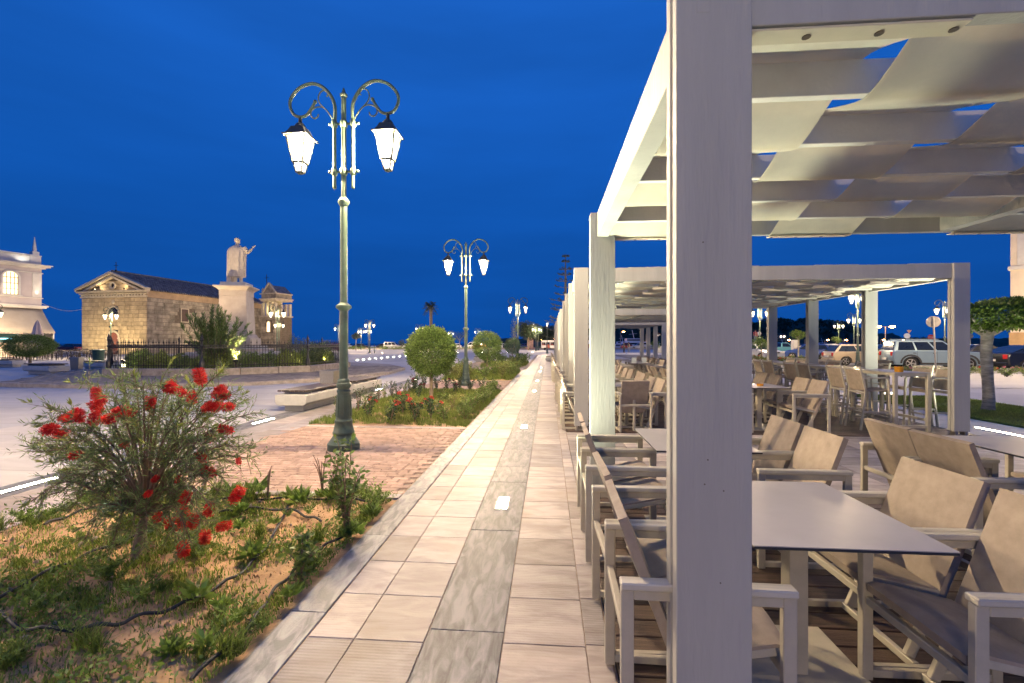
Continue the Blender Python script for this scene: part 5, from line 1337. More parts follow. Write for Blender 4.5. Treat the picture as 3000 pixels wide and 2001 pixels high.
MB().lathe([(.25, 0), (.28, .06), (.2, .1)], 18).build('medallion', M['trim_stone'], ch, loc=(cx, -.03, 7.2)).rotation_euler = (R(90), 0, 0)
def arch_poly(hw, z0, zs, n=14): return [(-hw, z0), (hw, z0)] + [(hw*math.cos(PI*k/n), zs+hw*math.sin(PI*k/n)) for k in range(n+1)]
def arch_frame(name, parent, m, x, y, hw, z0, zs, wd, dep, n=14, jambs=True):
    b = MB()
    for k in range(n):
        a0, a1 = PI*k/n, PI*(k+1)/n; q = lambda r, a: (x+r*math.cos(a), zs+r*math.sin(a))
        b.prism([q(hw, a0), q(hw+wd, a0), q(hw+wd, a1), q(hw, a1)], y-dep, y, 'y')
    if jambs:
        for s in (-1, 1): b.box(min(x+s*hw, x+s*(hw+wd)), y-dep, z0, max(x+s*hw, x+s*(hw+wd)), y, zs)
    return b.build(name, m, parent)
dr = MB().prism([(cx+p, q) for p, q in arch_poly(.80, 0, 2.22)], .02, .05, 'y').build('door', M['door_red'], ch)
for s in (-1, 1):
    for z in (.3, 1.25): MB().box(cx+s*.4-.28, -.005, z, cx+s*.4+.28, .018, z+.75).build('door_panel', M['door_red'], dr, .01)
arch_frame('door_surround', ch, M['trim_stone'], cx, .0, .82, 0, 2.22, .28, .12)
for s in (-1, 1): MB().box(cx+s*1.0-.24, -.17, 2.12, cx+s*1.0+.24, .03, 2.28).build('impost', M['trim_stone'], ch)
MB().prism([(cx+p, q) for p, q in arch_poly(.88, 5.52, 5.62)], .0, .05, 'y').build('lunette', M['dark_glass'], ch)
arch_frame('lunette_surround', ch, M['trim_stone'], cx, .0, .9, 5.5, 5.6, .18, .12, jambs=False); MB().box(cx-1.1, -.12, 5.42, cx+1.1, .03, 5.52).build('sill', M['trim_stone'], ch)
MB().bar((cx, .05, 3.95), (cx, -.5, 3.85), .05, .05).build('lamp_bracket', M['iron'], ch); MB().ball((cx, -.5, 3.78), .16, 8, 5).build('wall_lamp', M['iron'], ch)
wn = MB().box(-.06, 5.25, 4.72, .0, 6.35, 6.55).build('window', M['shutter'], ch)
wf = MB(); wf.box(-.02, 5.12, 4.6, .06, 5.25, 6.68); wf.box(-.02, 6.35, 4.6, .06, 6.48, 6.68); wf.box(-.02, 5.25, 6.55, .06, 6.35, 6.68); wf.box(-.02, 5.25, 4.6, .06, 6.35, 4.72); wf.build('frame', M['trim_stone'], wn)
for k in range(8): MB().box(.0, 5.3, 4.8+k*.21, .02, 6.3, 4.9+k*.21).build('louvre', M['shutter'], wn)
# tiled roof: ridged courses
def roof_side(s):
    b = MB(); n = 60
    ez, az = ZE+.02, ZA+.40
    for k in range(n):
        y0 = -.3+(L_+.6)*k/n; y1 = -.3+(L_+.6)*(k+.62)/n; y2 = -.3+(L_+.6)*(k+1)/n
        for q in range(12):
            f0, f1 = q/12, (q+1)/12; X = lambda f: -W_/2+s*(W_/2+.45)*(1-f); Z = lambda f: ez+(az-ez)*f
            up = .06; jj = random.uniform(-.015, .015)
            v = [(X(f0), y0, Z(f0)+up+.05+jj), (X(f0), y1, Z(f0)+up+.05+jj), (X(f1), y1, Z(f1)+up+jj), (X(f1), y0, Z(f1)+up+jj)]
            b.add(v + [(p[0], p[1], p[2]-.16) for p in v], [(0,1,2,3),(0,4,5,1),(1,5,6,2),(3,7,4,0)])
            b.add([(X(f0), y1, Z(f0)+jj), (X(f0), y2, Z(f0)+jj), (X(f1), y2, Z(f1)-.04+jj), (X(f1), y1, Z(f1)-.04+jj)], [(0,1,2,3)])
    o = b.build('roof_tile', M['slate'], ch); o['kind'] = 'stuff'
roof_side(1); roof_side(-1)
MB().tube([(-W_/2, -.3, ZA+.47), (-W_/2, L_+.3, ZA+.47)], .14, 8).build('ridge', M['slate'], ch)
cs = MB().bar((-W_/2+.25, .1, ZA+.45), (-W_/2+.25, .1, ZA+1.75), .06, .06); cs.bar((-W_/2-.12, .1, ZA+1.25), (-W_/2+.62, .1, ZA+1.25), .05, .05); cs.ball((-W_/2+.25, .1, ZA+.55), .14, 8, 5); cs.build('cross', M['iron'], ch)
def chw(x, y, z): return tuple(ch.location + Matrix.Rotation(CA, 3, 'Z') @ Vector((x, y, z)))
flood('floodlight on the ground left of the church door', chw(-8.6, -5.0, .35), chw(-8.0, 0, 4.6), 1300, (1, .80, .47), 125, 'church floodlights')
flood('floodlight on the ground right of the church door', chw(-2.3, -5.0, .35), chw(-3.0, 0, 4.6), 1300, (1, .80, .47), 125, 'church floodlights')
flood('floodlight on the left of the church cornice, lighting the gable', chw(-7.9, -.6, 8.98), chw(-6.3, .1, 10.2), 90, (1, .80, .5), 140, 'church floodlights')
flood('floodlight on the right of the church cornice, lighting the gable', chw(-3.0, -.6, 8.98), chw(-4.6, .1, 10.2), 90, (1, .80, .5), 140, 'church floodlights')
flood('floodlight beside the church side wall', chw(5.5, 7.0, .4), chw(0, 9, 6), 700, (1, .80, .5), 130, 'church floodlights')
# bell tower
bt = empty('bell_tower', 'stone bell tower behind the church with lit belfry arches and cross', 'bell tower', at(766, 80), -.30)
TW = 3.4
MB().box(0, .06, 0, TW, TW, 6.1).build('wall', M['mortar'], bt); random.seed(8)
b = MB()
for r in range(11):
    z0 = r*.555; x = 0
    while x < TW-.1:
        x2 = min(x+random.choice((.6, .8, 1.0)), TW)
        if not (3.3 < z0+.28 < 5.5 and x < TW/2+.45 and x2 > TW/2-.45): b.box(x+.015, -.02+random.uniform(-.02, .02), z0+.015, x2-.015, .2, z0+.54)
        x = x2
o = b.build('stone_block', M['church_side'], bt); o['kind'] = 'stuff'
b = MB()
for r in range(11):
    y = 0
    while y < TW-.1:
        y2 = min(y+random.choice((.6, .8, 1.0)), TW); b.box(-.03+random.uniform(-.02, .02), y+.015, r*.555+.015, .1, y2-.015, r*.555+.54); y = y2
o = b.build('side_stone', M['church_side'], bt); o['kind'] = 'stuff'
M['lit_room'] = emit('lit_window_glow', (1, .78, .42), 1.6)
wn = MB().prism([(TW/2+p, q) for p, q in arch_poly(.36, 3.5, 4.95)], .03, .08, 'y').build('window', M['lit_room'], bt); arch_frame('frame', wn, M['trim_stone'], TW/2, .05, .37, 3.5, 4.95, .14, .12)
MB().box(-.2, -.25, 6.1, TW+.2, TW+.1, 6.32).build('ledge', M['trim_stone'], bt)
b = MB()
for x in (.0, .98, 2.0, 2.98): b.box(x, .0, 6.32, x+.42, .42, 8.5); b.box(x, TW-.42, 6.32, x+.42, TW, 8.5)
b.build('pier', M['trim_stone'], bt, .02)
for x in (.70, 1.71, 2.70): arch_frame('belfry_arch', bt, M['trim_stone'], x, .36, .28, 8.2, 8.45, .14, .30)
MB().box(0, 1.2, 6.32, TW, 1.4, 8.9).build('inner_wall', M['trim_stone'], bt)
for x in (.70, 1.71, 2.70):
    MB().lathe([(.30, 7.35), (.26, 7.5), (.2, 7.85), (.12, 8.0), (.03, 8.1)], 12, (x, .7)).build('bell', M['iron'], bt, smooth=True)
MB().box(-.1, -.12, 8.88, TW+.1, TW+.05, 9.15).build('frieze', M['trim_stone'], bt); MB().box(-.28, -.3, 9.15, TW+.28, TW+.1, 9.35).build('cornice', M['trim_stone'], bt)
MB().box(.0, .0, 9.35, TW, TW, 10.1).build('attic', M['church_side'], bt); MB().box(-.2, -.22, 10.1, TW+.2, TW+.05, 10.28).build('attic_cornice', M['trim_stone'], bt)
MB().prism([(.5, 10.28), (TW-.1, 10.28), (TW/2+.2, 11.9)], .0, .5, 'y').build('gable', M['church_side'], bt)
for e in (.35, TW+.05): MB().bar((e, -.05, 10.33), (TW/2+.2, -.05, 12.05), .3, .16).build('gable_moulding', M['trim_stone'], bt)
MB().prism([(-.1, 10.28), (TW+.1, 10.28), (TW/2, 11.7)], .5, TW, 'y').build('roof', M['slate'], bt)
MB().lathe([(.18, 10.28), (.22, 10.6), (.12, 10.8), (.2, 11.0), (.02, 11.3)], 8, (.1, .2)).build('finial', M['trim_stone'], bt)
cs = MB().bar((.9, .3, 11.2), (.9, .3, 13.6), .07, .07); cs.bar((.35, .3, 13.0), (1.45, .3, 13.0), .06, .06); cs.ball((.9, .3, 11.5), .2, 8, 5); cs.build('cross', M['iron'], bt)
flood('floodlight on the bell tower ledge, lighting its belfry', tuple(bt.location+Vector((2.2, -1.4, 6.5))), tuple(bt.location+Vector((1.9, .3, 8.6))), 170, (1, .86, .45), 130, 'bell tower floodlights')
up_light(bt.location.x+1.9, bt.location.y+.75, 60, .1, .8, 150, (1, .85, .45), 6.5)

# ------------------------------------------------------------ cafe building with awning, left
M['lilac'] = mat('grey_lilac_render', (.40, .36, .37), .8, .06, .8, .12, 18); M['moulding'] = mat('white_moulding', (.52, .50, .48), .7, .05, 2)
M['awning'] = mat('cream_awning', (.36, .32, .27), .85, .05, 1.0, trans=.12); M['shop_in'] = mat('shop_interior', (.26, .20, .15), .8, .2, 1.5)
cb = empty('cafe_building', 'pale lilac two storey building with arched lit window and cream awning', 'building', at(122, 50), R(-12.8))
# local: x outwards from the street face, y away from the camera, far corner at the origin
MB().box(-11, -16, 0, 0, 0, 9.66).build('wall', M['lilac'], cb)
for (z0, z1, p) in ((5.30, 5.45, .30), (5.45, 5.62, .42), (6.38, 6.48, .12), (9.10, 9.22, .10), (9.66, 9.80, .25), (9.80, 9.96, .55), (9.96, 10.06, .68)):
    MB().box(-11, -16, z0+.002, p, p, z1-.002).build('cornice', M['moulding'], cb, .015)
MB().box(-11, -16, 10.08, -.10, -.10, 10.98).build('parapet', M['moulding'], cb, .01); MB().box(-11, -16, 10.98, .02, .02, 11.1).build('coping', M['moulding'], cb, .01)
MB().box(-.7, -.95, 10.07, -.02, -.02, 10.97).build('parapet_pier', M['moulding'], cb, .02)
sp_ = MB().box(-.62, -.72, 11.1, -.06, -.16, 11.5); t_ = MB().lathe([(.26, 11.5), (.20, 11.56), (.17, 11.62), (.21, 11.7), (.20, 11.75), (.02, 13.1)], 4, (-.34, -.44), ph=PI/4); sp_.add(t_.v, t_.f); sp_.build('spire', M['moulding'], cb)
MB().box(0, -.80, 6.5, .09, -.02, 9.08).build('pilaster', M['moulding'], cb, .02)
def cb_window(y0, y1, lit=True):
    yc, hw = (y0+y1)/2, (y1-y0)/2; n = 14; z0, zs = 6.62, 8.42
    P = [(yc+p, q) for p, q in arch_poly(hw, z0, zs)]
    wn = MB().prism(P, .005, .02, 'x').build('window', M['lit_room2'], cb)
    f = MB()
    for k in range(n):
        a0, a1 = PI*k/n, PI*(k+1)/n; q = lambda r, a: (yc+r*math.cos(a), zs+r*math.sin(a)); f.prism([q(hw, a0), q(hw+.16, a0), q(hw+.16, a1), q(hw, a1)], .0, .16, 'x')
    for s in (-1, 1): f.box(0, min(yc+s*hw, yc+s*(hw+.16)), z0, .16, max(yc+s*hw, yc+s*(hw+.16)), zs)
    f.build('frame', M['moulding'], wn)
    s_ = MB()
    for y in (yc-hw+.03, yc-hw*.5, yc, yc+hw*.5, yc+hw-.03): s_.box(.02, y-.025, z0, .06, y+.025, zs+hw*.9*math.sqrt(max(0, 1-((y-yc)/hw)**2)))
    for z in (z0+.02, z0+.6, z0+1.2, zs): s_.box(.02, yc-hw, z-.03, .065, yc+hw, z+.03)
    s_.build('sash_bar', M['bench_wood'] if False else M['sash'], wn); MB().box(0, yc-hw-.25, z0-.12, .24, yc+hw+.25, z0-.002).build('sill', M['moulding'], wn)
M['lit_room2'] = emit('lit_upper_window', (1, .80, .50), 1.1); M['sash'] = mat('brown_sash', (.28, .12, .06), .6, .15, 8)
cb_window(-3.15, -1.95); cb_window(-6.6, -5.4); cb_window(-10.2, -9.0)
up_light(*(cb.matrix_basis @ Vector((.22, -.42, 0))).xy, 60, .03, .5, 50, (1, 1, .75), 6.6); up_light(*(cb.matrix_basis @ Vector((.35, -1.6, 0))).xy, 30, .05, .6, 160, (1, .97, .8), 10.15); up_light(*(cb.matrix_basis @ Vector((.35, -5, 0))).xy, 60, .05, .6, 160, (1, .97, .8), 10.15); up_light(*(cb.matrix_basis @ Vector((.3, -2.5, 0))).xy, 30, .05, .6, 120, (1, .97, .75), 6.6)
aw = MB()
ns = 12
for k in range(ns):
    for q in range(6):
        f0, f1 = q/6, (q+1)/6; xx = lambda f: .05+2.2*f; zz = lambda f: 5.25-2.5*f-.12*math.sin(PI*f)
        y0, y1 = -12+12*k/ns, -12+12*(k+1)/ns; aw.add([(xx(f0), y0, zz(f0)), (xx(f0), y1, zz(f0)), (xx(f1), y1, zz(f1)), (xx(f1), y0, zz(f1))], [(0,1,2,3)])
ao = aw.build('awning', M['awning'], cb, smooth=True); sd = ao.modifiers.new('t', 'SOLIDIFY'); sd.thickness = .015
for k in range(40): MB().prism([(-.15, 0), (.15, 0), (.15, -.16), (0, -.24), (-.15, -.16)], -.006, .006, 'x').build('scallop', M['awning'], cb, loc=(2.26, -11.85+k*.3, 2.75))
for y in (-9, -6, -3, -.1): MB().tube([(2.2, y, 0), (2.2, y, 2.74)], .045, 8).build('awning_post', M['moulding'], cb)
M['curtain'] = mat('clear_plastic_curtain', (.55, .52, .47), .3, .1, 2, trans=.5); MB().box(.05, -.05, .1, 2.15, -.03, 2.7).build('side_screen', M['curtain'], cb)
M['cyan'] = emit('cyan_display_light', (.35, .85, 1.0), 3.0); M['shopglow'] = emit('shop_glow', (1, .75, .5), .35); M['teal'] = mat('teal_shopfront', (.08, .22, .20), .5, .1, 3)
sf = MB().box(.0, -5.2, .1, .06, -1.6, 2.6).build('shop_window', M['shopglow'], cb); MB().box(.06, -3.6, 1.6, .12, -1.9, 2.5).build('display_board', M['teal'], sf); MB().box(.12, -3.4, 1.95, .15, -2.2, 2.03).build('strip_light', M['cyan'], sf); MB().box(.06, -5.0, .1, .12, -4.0, 2.5).build('door', M['shop_in'], sf)
up_light(*(cb.matrix_basis @ Vector((1.2, -2.5, 0))).xy, 18, .15, 1, 160, (1, .78, .5), 2.55, tuple(cb.matrix_basis @ Vector((1.3, -2.5, 0))), 'awning_light')
# folded parasol
pu = empty('parasol', 'folded cream parasol standing in front of the cafe awning', 'parasol', at(110, 40)); pm = MB(); n = 24; prof = [(.03, 3.5), (.10, 3.38), (.20, 3.0), (.30, 2.4), (.38, 1.75), (.42, 1.5), (.36, 1.48)]
for (r, z) in prof:
    for k in range(n): a = 2*PI*k/n; rr = r*(1+.22*math.cos(a*6)); pm.v.append((rr*math.cos(a), rr*math.sin(a), z))
for i in range(len(prof)-1):
    for k in range(n): pm.f.append((i*n+k, i*n+(k+1) % n, (i+1)*n+(k+1) % n, (i+1)*n+k))
M['parasol'] = mat('cream_pink_parasol', (.58, .46, .40), .85, .06, 2); pm.build('canopy', M['parasol'], pu, smooth=True); MB().tube([(0, 0, 0), (0, 0, 3.55)], .03, 8).build('pole', M['moulding'], pu); MB().lathe([(.35, 0), (.35, .08), (.06, .1), (.05, .35)], 14).build('base', M['concrete'], pu)
# cable between the two buildings
A, B = at(124, 50, 1.5+117*.0375), at(240, 64, 6.3); o = MB().tube([tuple(A.lerp(B, k/10)-Vector((0, 0, .5*math.sin(PI*k/10)))) for k in range(11)], .025, 5).build('overhead_cable', M['galv']); tag(o, 'thin pale cable strung from the cafe building to the church', 'cable')
# dark metal cafe chairs and tables in rows before the church
M['cafe'] = mat('dark_cafe_metal', (.045, .035, .028), .55, .15, 6); M['cafe_top'] = mat('pale_cafe_table_top', (.46, .40, .33), .4, .08, 4)
b = MB()
for sx in (-1, 1):
    for sy in (-1, 1): b.tube([(sx*.21, sy*.21, 0), (sx*.19, sy*.19, .45)], .017, 5)
    b.tube([(-.19, sx*.19, .45), (-.26, sx*.2, .88)], .017, 5); b.tube([(-.23, sx*.2, .66), (.16, sx*.24, .66), (.19, sx*.2, .45)], .015, 5)
b.box(-.21, -.21, .44, .21, .21, .465)
for k in range(4): b.bar((-.20-.016*k, -.2, .55+.1*k), (-.20-.016*k, .2, .55+.1*k), .05, .012, (0, 0, 1))
CC = b.mesh('cafe_chair', M['cafe'])
ctop = MB().box(-.4, -.4, .72, .4, .4, .75).mesh('tabletop', M['cafe_top']); cb2 = MB().tube([(0, 0, .02), (0, 0, .72)], .03, 6)
for k in range(4): a = PI/4+k*PI/2; cb2.tube([(0, 0, .06), (.3*math.cos(a), .3*math.sin(a), .01)], .02, 5)
cbase = cb2.mesh('base', M['cafe']); random.seed(77); k = 0
for d in (40, 44, 48.5, 53.5):
    u = -30
    while u < 320:
        p = at(u+random.uniform(-4, 4), d+random.uniform(-.5, .5)); u += 2.6*1333/d
        if abs(u-60) < 40 and d < 46 and False: continue
        t = empty('cafe_table', 'square cafe table on one dark leg among the rows before the church', 'table', p, random.uniform(-.2, .2), 'cafe tables before the church'); put('tabletop', ctop, t); put('base', cbase, t)
        for q in range(4):
            a = q*PI/2+random.uniform(-.25, .25); o = put('cafe_chair', CC, None, p+Vector((.68*math.cos(a), .68*math.sin(a), 0)), a+PI); tag(o, 'dark metal cafe chair at a small table before the church', 'chair', 'dark cafe chairs before the church')

# ------------------------------------------------------------ building corner at the right edge
M['cream_wall'] = mat('cream_wall', (.62, .53, .42), .8, .06, 1.0, .1, 20); M['tan_base'] = mat('tan_stone_base', (.46, .30, .15), .8, .12, 2, .3, 20)
rb = empty('corner_building', 'cream rendered building corner with tan stone base at right edge', 'building', at(2960, 34), -.90)
MB().box(0, 0, 2.3, 14, 12, 13).build('wall', M['cream_wall'], rb, .02); MB().box(-.06, -.06, 0, 14, 12, 2.3).build('base', M['tan_base'], rb, .02)
MB().box(-.12, -.12, 6.95, 14, 12, 7.25).build('string_course', M['moulding'], rb, .02); MB().box(.35, -.03, 7.3, .95, .02, 12.6).build('pilaster', M['moulding'], rb)
for k in range(3):
    wn = MB().box(2.2+k*3.4, -.02, 3.2, 3.6+k*3.4, .05, 5.9).build('window', M['dark_glass'], rb); MB().box(2.08+k*3.4, -.08, 5.9, 3.72+k*3.4, .04, 6.05).build('frame', M['moulding'], wn)
    wn = MB().box(2.2+k*3.4, -.02, 8.2, 3.6+k*3.4, .05, 11).build('window', M['dark_glass'], rb); MB().box(2.08+k*3.4, -.08, 11, 3.72+k*3.4, .04, 11.15).build('frame', M['moulding'], wn)
# ------------------------------------------------------------ hills, far trees
M['hill'] = mat('dark_wooded_hill', (.022, .040, .022), .95, .3, .03, .9, .12, detail=9)
random.seed(4)
def ridge(name, prof, d, depth, m):
    """prof: (u, v of the ridge); built as a real slope that rises away from the quay"""
    b = MB(); us = []
    for (u0, v0), (u1, v1) in zip(prof, prof[1:]):
        n = max(2, int((u1-u0)/5))
        for k in range(n): us.append((u0+(u1-u0)*k/n, v0+(v1-v0)*k/n))
    us.append(prof[-1]); rows = 9
    for r in range(rows+1):
        f = r/rows
        for i, (u, v) in enumerate(us):
            h = (1006-v)/1333.33*(d+depth*.7) + 1.5
            z = h*math.sin(min(1, f/.7)*PI/2)**.8 if f <= .7 else h*(1-(f-.7)*1.2)
            z += (h*.06)*(math.sin(i*1.3+r*2)+math.sin(i*.7-r*1.1)+random.uniform(-.6, .6)) if r else 0
            p = at(u, d+depth*f); b.v.append((p.x, p.y, z-1.4 if r == 0 else z))
    n = len(us)
    for r in range(rows):
        for i in range(n-1): b.f.append((r*n+i, r*n+i+1, (r+1)*n+i+1, (r+1)*n+i))
    o = b.build(name, m, None, smooth=True); tag(o, kind='structure'); return o
ridge('hill', [(1560, 1000), (1640, 985), (1720, 962), (1800, 950), (1900, 943), (1960, 940), (2100, 946), (2195, 950), (2217, 955), (2249, 941), (2285, 946), (2308, 941), (2332, 950), (2354, 940), (2402, 945), (2424, 945), (2470, 950), (2540, 968), (2571, 981), (2608, 976), (2640, 989), (2682, 990), (2761, 993), (2900, 992), (3000, 990)], 330, 160, M['hill'])
ridge('far_hill', [(1380, 1003), (1440, 996), (1480, 992), (1520, 994), (1600, 990)], 420, 80, M['hill'])
# trees along the ridge and slope read as one wood
C = []; D = []
for k in range(420):
    u = random.uniform(1700, 2500); f = random.uniform(.1, .72)
    v = np.interp(u, [1700, 1800, 1960, 2195, 2217, 2249, 2308, 2332, 2354, 2424, 2500], [965, 950, 940, 950, 955, 941, 941, 950, 940, 945, 955])
    d = 330+160*f; h = ((1006-v)/1333.33*(330+112)+1.5)*math.sin(min(1, f/.7)*PI/2)**.8; r = random.uniform(1.6, 4.2); p = at(u, d, h*.97); q = unit(60)
    C.append(np.array(p)[None]+q*np.array([r, r, r*.75])); D.append(q)
o = put('hillside_wood', np_mesh('hillside_wood', leaves(np.concatenate(C), np.concatenate(D)+unit(60*420)*.5, 1.7, 1.1), 4, M['dark_leaf'])); tag(o, kind='stuff')
# small houses with lights on the hill
M['house_wall'] = mat('pale_house_wall', (.5, .5, .48), .8, .05, 1); M['house_roof'] = mat('tile_house_roof', (.2, .1, .07), .9, .1, 2); M['win_glow'] = emit('warm_window', (1, .8, .55), 4)
def house(label, u, v, d, w=7, h=4):
    z = 1.5+(1006-v)/1333.33*d; t = empty('hill_house', label, 'house', at(u, d, z-h/2), .1, 'houses on the dark hill')
    MB().box(-w/2, 0, -2, w/2, 6, h).build('wall', M['house_wall'], t); MB().prism([(-w/2-.3, h), (w/2+.3, h), (0, h+1.4)], -.3, 6.3, 'y').build('roof', M['house_roof'], t)
    for x in (-w*.25, w*.25): MB().box(x-.6, -.05, 1.2, x+.6, .02, 2.6).build('window', M['win_glow'], t)
for k, (u, v, d, nm) in enumerate(((1884, 968, 372, 'over the distant yacht'), (1912, 960, 390, 'right of the yacht mast'), (2303, 964, 385, 'upper one above the pickup'), (2312, 961, 392, 'small one beside the upper one'), (2412, 958, 395, 'left of the beige hatchback lamps'), (2293, 988, 345, 'low by the shore'), (2560, 992, 340, 'by the shore behind the off-roader'), (1930, 985, 350, 'low right of the yacht'))):
    house('tiny pale house with lit windows on the hill, ' + nm, u, v, d, 5 if k % 2 else 7, 3)
o = MB().bar((*at(2424, 470).xy, 20), (*at(2424, 470).xy, 27), .5, .5).build('radio_mast', M['galv']); tag(o, 'thin radio mast on the ridge of the dark hill', 'mast')

def leafy_tree(label, u, d, h, crown_r, crown_h, m, n=2600, leaf=.3, trunk=.16, base_z=0.0, name='tree', squash=None, bark='bark', forks=5, group='trees beyond the plaza', open_=.0):
    t = empty(name, label, 'tree', at(u, d, base_z), random.random()*6, group)
    tk = MB(); hc = h-crown_h*.75; tk.tube([(0, 0, -.1), (.05, 0, hc*.5), (0, .04, hc)], [trunk, trunk*.8, trunk*.65], 8); tk.build('trunk', M[bark], t, smooth=True)
    lb = MB(); C = []; D = []
    cl = []
    for k in range(forks):
        a = k*2*PI/forks+random.uniform(-.3, .3); e = (crown_r*.62*math.cos(a), crown_r*.62*math.sin(a), h-crown_h*random.uniform(.3, .7))
        lb.tube([(0, 0, hc*.92), (e[0]*.5, e[1]*.5, (hc+e[2])*.5), e], [trunk*.5, trunk*.35, trunk*.15], 5); cl.append((e, crown_r*.6))
    lb.build('limb', M[bark], t); cl.append(((0, 0, h-crown_h*.4), crown_r*.7)); cl.append(((0, 0, h-crown_h*.62), crown_r*.75))
    per = n//len(cl)
    for (e, r) in cl:
        q = unit(per); rr = r*(.35+.65*RNG.random(per)**.5); C.append(np.array(e)[None]+q*rr[:, None]*np.array([1, 1, crown_h/crown_r*.5])); D.append(q+unit(per)*.9)
    put('crown', np_mesh('crown', leaves(np.concatenate(C), np.concatenate(D), leaf*(.7+.6*RNG.random(per*len(cl))), leaf*.5), 4, m), t); return t
leafy_tree('dark dense tree behind the third promenade lamp', 1548, 98, 6.6, 2.4, 4.6, M['dark_leaf'], 5000, .3)
leafy_tree('dark spreading tree above the tourist train, left', 1588, 112, 6.0, 3.0, 4.2, M['dark_leaf'], 5000, .32)
leafy_tree('dark spreading tree above the tourist train, right', 1628, 112, 6.2, 3.2, 4.5, M['dark_leaf'], 5000, .32)
leafy_tree('sparse tall grey poplar behind the third ball tree', 1506, 90, 7.2, .8, 6.4, M['olive_leaf'], 700, .2, .1)
leafy_tree('small pale tree with slim white trunk on the far plaza edge', 1043, 100, 3.9, .8, 1.6, M['olive_leaf'], 900, .2, .12, bark='pale_bark')
leafy_tree('thin crowned tree with two white stems left of the second lamp', 1346, 98, 4.2, 1.8, 2.6, M['olive_leaf'], 900, .16, .12, bark='pale_bark')
leafy_tree('small dark conifer-like tree by the parked white sedan', 1176, 116, 2.6, .8, 2.2, M['dark_leaf'], 500, .22, .06)
leafy_tree('bushy palm-like tree behind the first ball tree', 1250, 82, 4.6, 1.7, 2.6, M['olive_leaf'], 1400, .35, .2)
leafy_tree('young round crowned tree between posts by the silver car', 2230, 37, 2.1, .62, 1.1, M['lawn_leaf'], 1800, .09, .06)
leafy_tree('young forked tree with clipped crown between pergola posts', 2338, 35, 2.55, .5, .8, M['lawn_leaf'], 1500, .08, .075, forks=4, bark='pale_bark')
leafy_tree('small bright green young tree behind the beige hatchback', 2450, 56, 2.4, .45, .9, M['box_leaf'], 700, .1, .05)
leafy_tree('small young tree beyond the third pergola chairs', 1919, 50, 1.75, .55, .8, M['lawn_leaf'], 900, .1, .05)
leafy_tree('pink flowering shrub at the far end of the iron fence', 990, 60, 1.6, 1.0, 1.1, mat('dusty_pink_leaf', (.30, .10, .11), .6, .2, 3, island=.4), 600, .14, .05, name='shrub')
leafy_tree('dark tree at the shore right of the off-roader', 2700, 180, 4.2, 2.5, 3, M['dark_leaf'], 800, .5); leafy_tree('dark trees clump by the shore behind the stop sign', 2745, 190, 3.6, 4, 3, M['dark_leaf'], 900, .6)
# palm
pt = empty('palm_tree', 'tall palm with shaggy head beyond the far plaza', 'tree', at(1262, 84)); 
MB().tube([(0, 0, 0), (.05, 0, 3), (.0, .05, 7.2), (0, 0, 8.3)], [.34, .26, .26, .42], 9).build('trunk', M['bark'], pt, smooth=True)
V = []
for k in range(46):
    a = random.uniform(0, 2*PI); el = random.uniform(-.9, 1.2); ln = random.uniform(1.2, 1.7)
    for q in range(14):
        t = (q+1)/14; p = np.array([math.cos(a)*math.cos(el)*ln*t, math.sin(a)*math.cos(el)*ln*t, 8.35+math.sin(el)*ln*t-.55*t*t])
        for s in (-1, 1):
            d = np.array([math.cos(a+s*.8), math.sin(a+s*.8), -.35]); V.append((p, d))
put('crown', np_mesh('crown', leaves(np.array([v[0] for v in V]), np.array([v[1] for v in V]), .42, .07), 4, M['dark_leaf']), pt)
# norfolk pine: whorls of drooping feathery branches
npn = empty('norfolk_pine', 'tall open norfolk pine rising behind the pergola posts', 'tree', at(1657, 78)); HN = 16.8; M['pine_leaf'] = mat('grey_green_pine', (.13, .15, .08), .6, .15, 3, island=.5, trans=.2)
MB().tube([(0, 0, 0), (0, 0, HN*.6), (0, 0, HN)], [.35, .2, .04], 8).build('trunk', M['bark'], npn); br = MB(); C = []; D = []
for wv in range(14):
    z = 2.5+wv*(HN-2.8)/13+random.uniform(-.3, .3); ln = 3.7*(1-(z/HN)**1.25)+.5
    for k in range(5):
        a = k*2*PI/5+wv*.7+random.uniform(-.4, .4); l2 = ln*random.uniform(.5, 1.1); pts = [(l2*t*math.cos(a), l2*t*math.sin(a), z+.25*l2*t*(t-.35)) for t in (0, .35, .7, 1)]
        br.tube(pts, [.05, .035, .025, .01], 4)
        for q in range(38):
            t = random.uniform(.55, 1.0); C.append((l2*t*math.cos(a), l2*t*math.sin(a), z+.25*l2*t*(t-.35))); D.append((math.cos(a)*.7+random.gauss(0, .8), math.sin(a)*.7+random.gauss(0, .8), random.gauss(.35, .4)))
br.build('branch', M['bark'], npn); n = len(C); put('foliage', np_mesh('foliage', leaves(np.array(C), np.array(D), .34*(.6+.7*RNG.random(n)), .09), 4, M['pine_leaf']), npn)
# stele with small figure on top
st = empty('stele', 'pink lit stone stele with carved face and small bird on top', 'monument', at(1553.5, 112), .3); M['pink_stone'] = mat('pinkish_stone', (.48, .30, .24), .8, .2, 1.5, .3, 8)
MB().box(-1.0, -1.0, 0, 1.0, 1.0, .5).build('base', M['pink_stone'], st, .03); MB().box(-.62, -.62, .5, .62, .62, 4.3).build('shaft', M['pink_stone'], st, .03); MB().box(-.35, -.66, 1.6, .35, -.621, 3.4).build('relief', M['pink_stone'], st, .02)
MB().ball((0, 0, 4.6), (.2, .35, .25), 8, 5).build('bird', M['pink_stone'], st)
flood('floodlight at the foot of the pink stele', tuple(at(1551, 108, .4)), tuple(at(1553.5, 112, 3)), 260, (1, .75, .5), 80, 'stele floodlight')

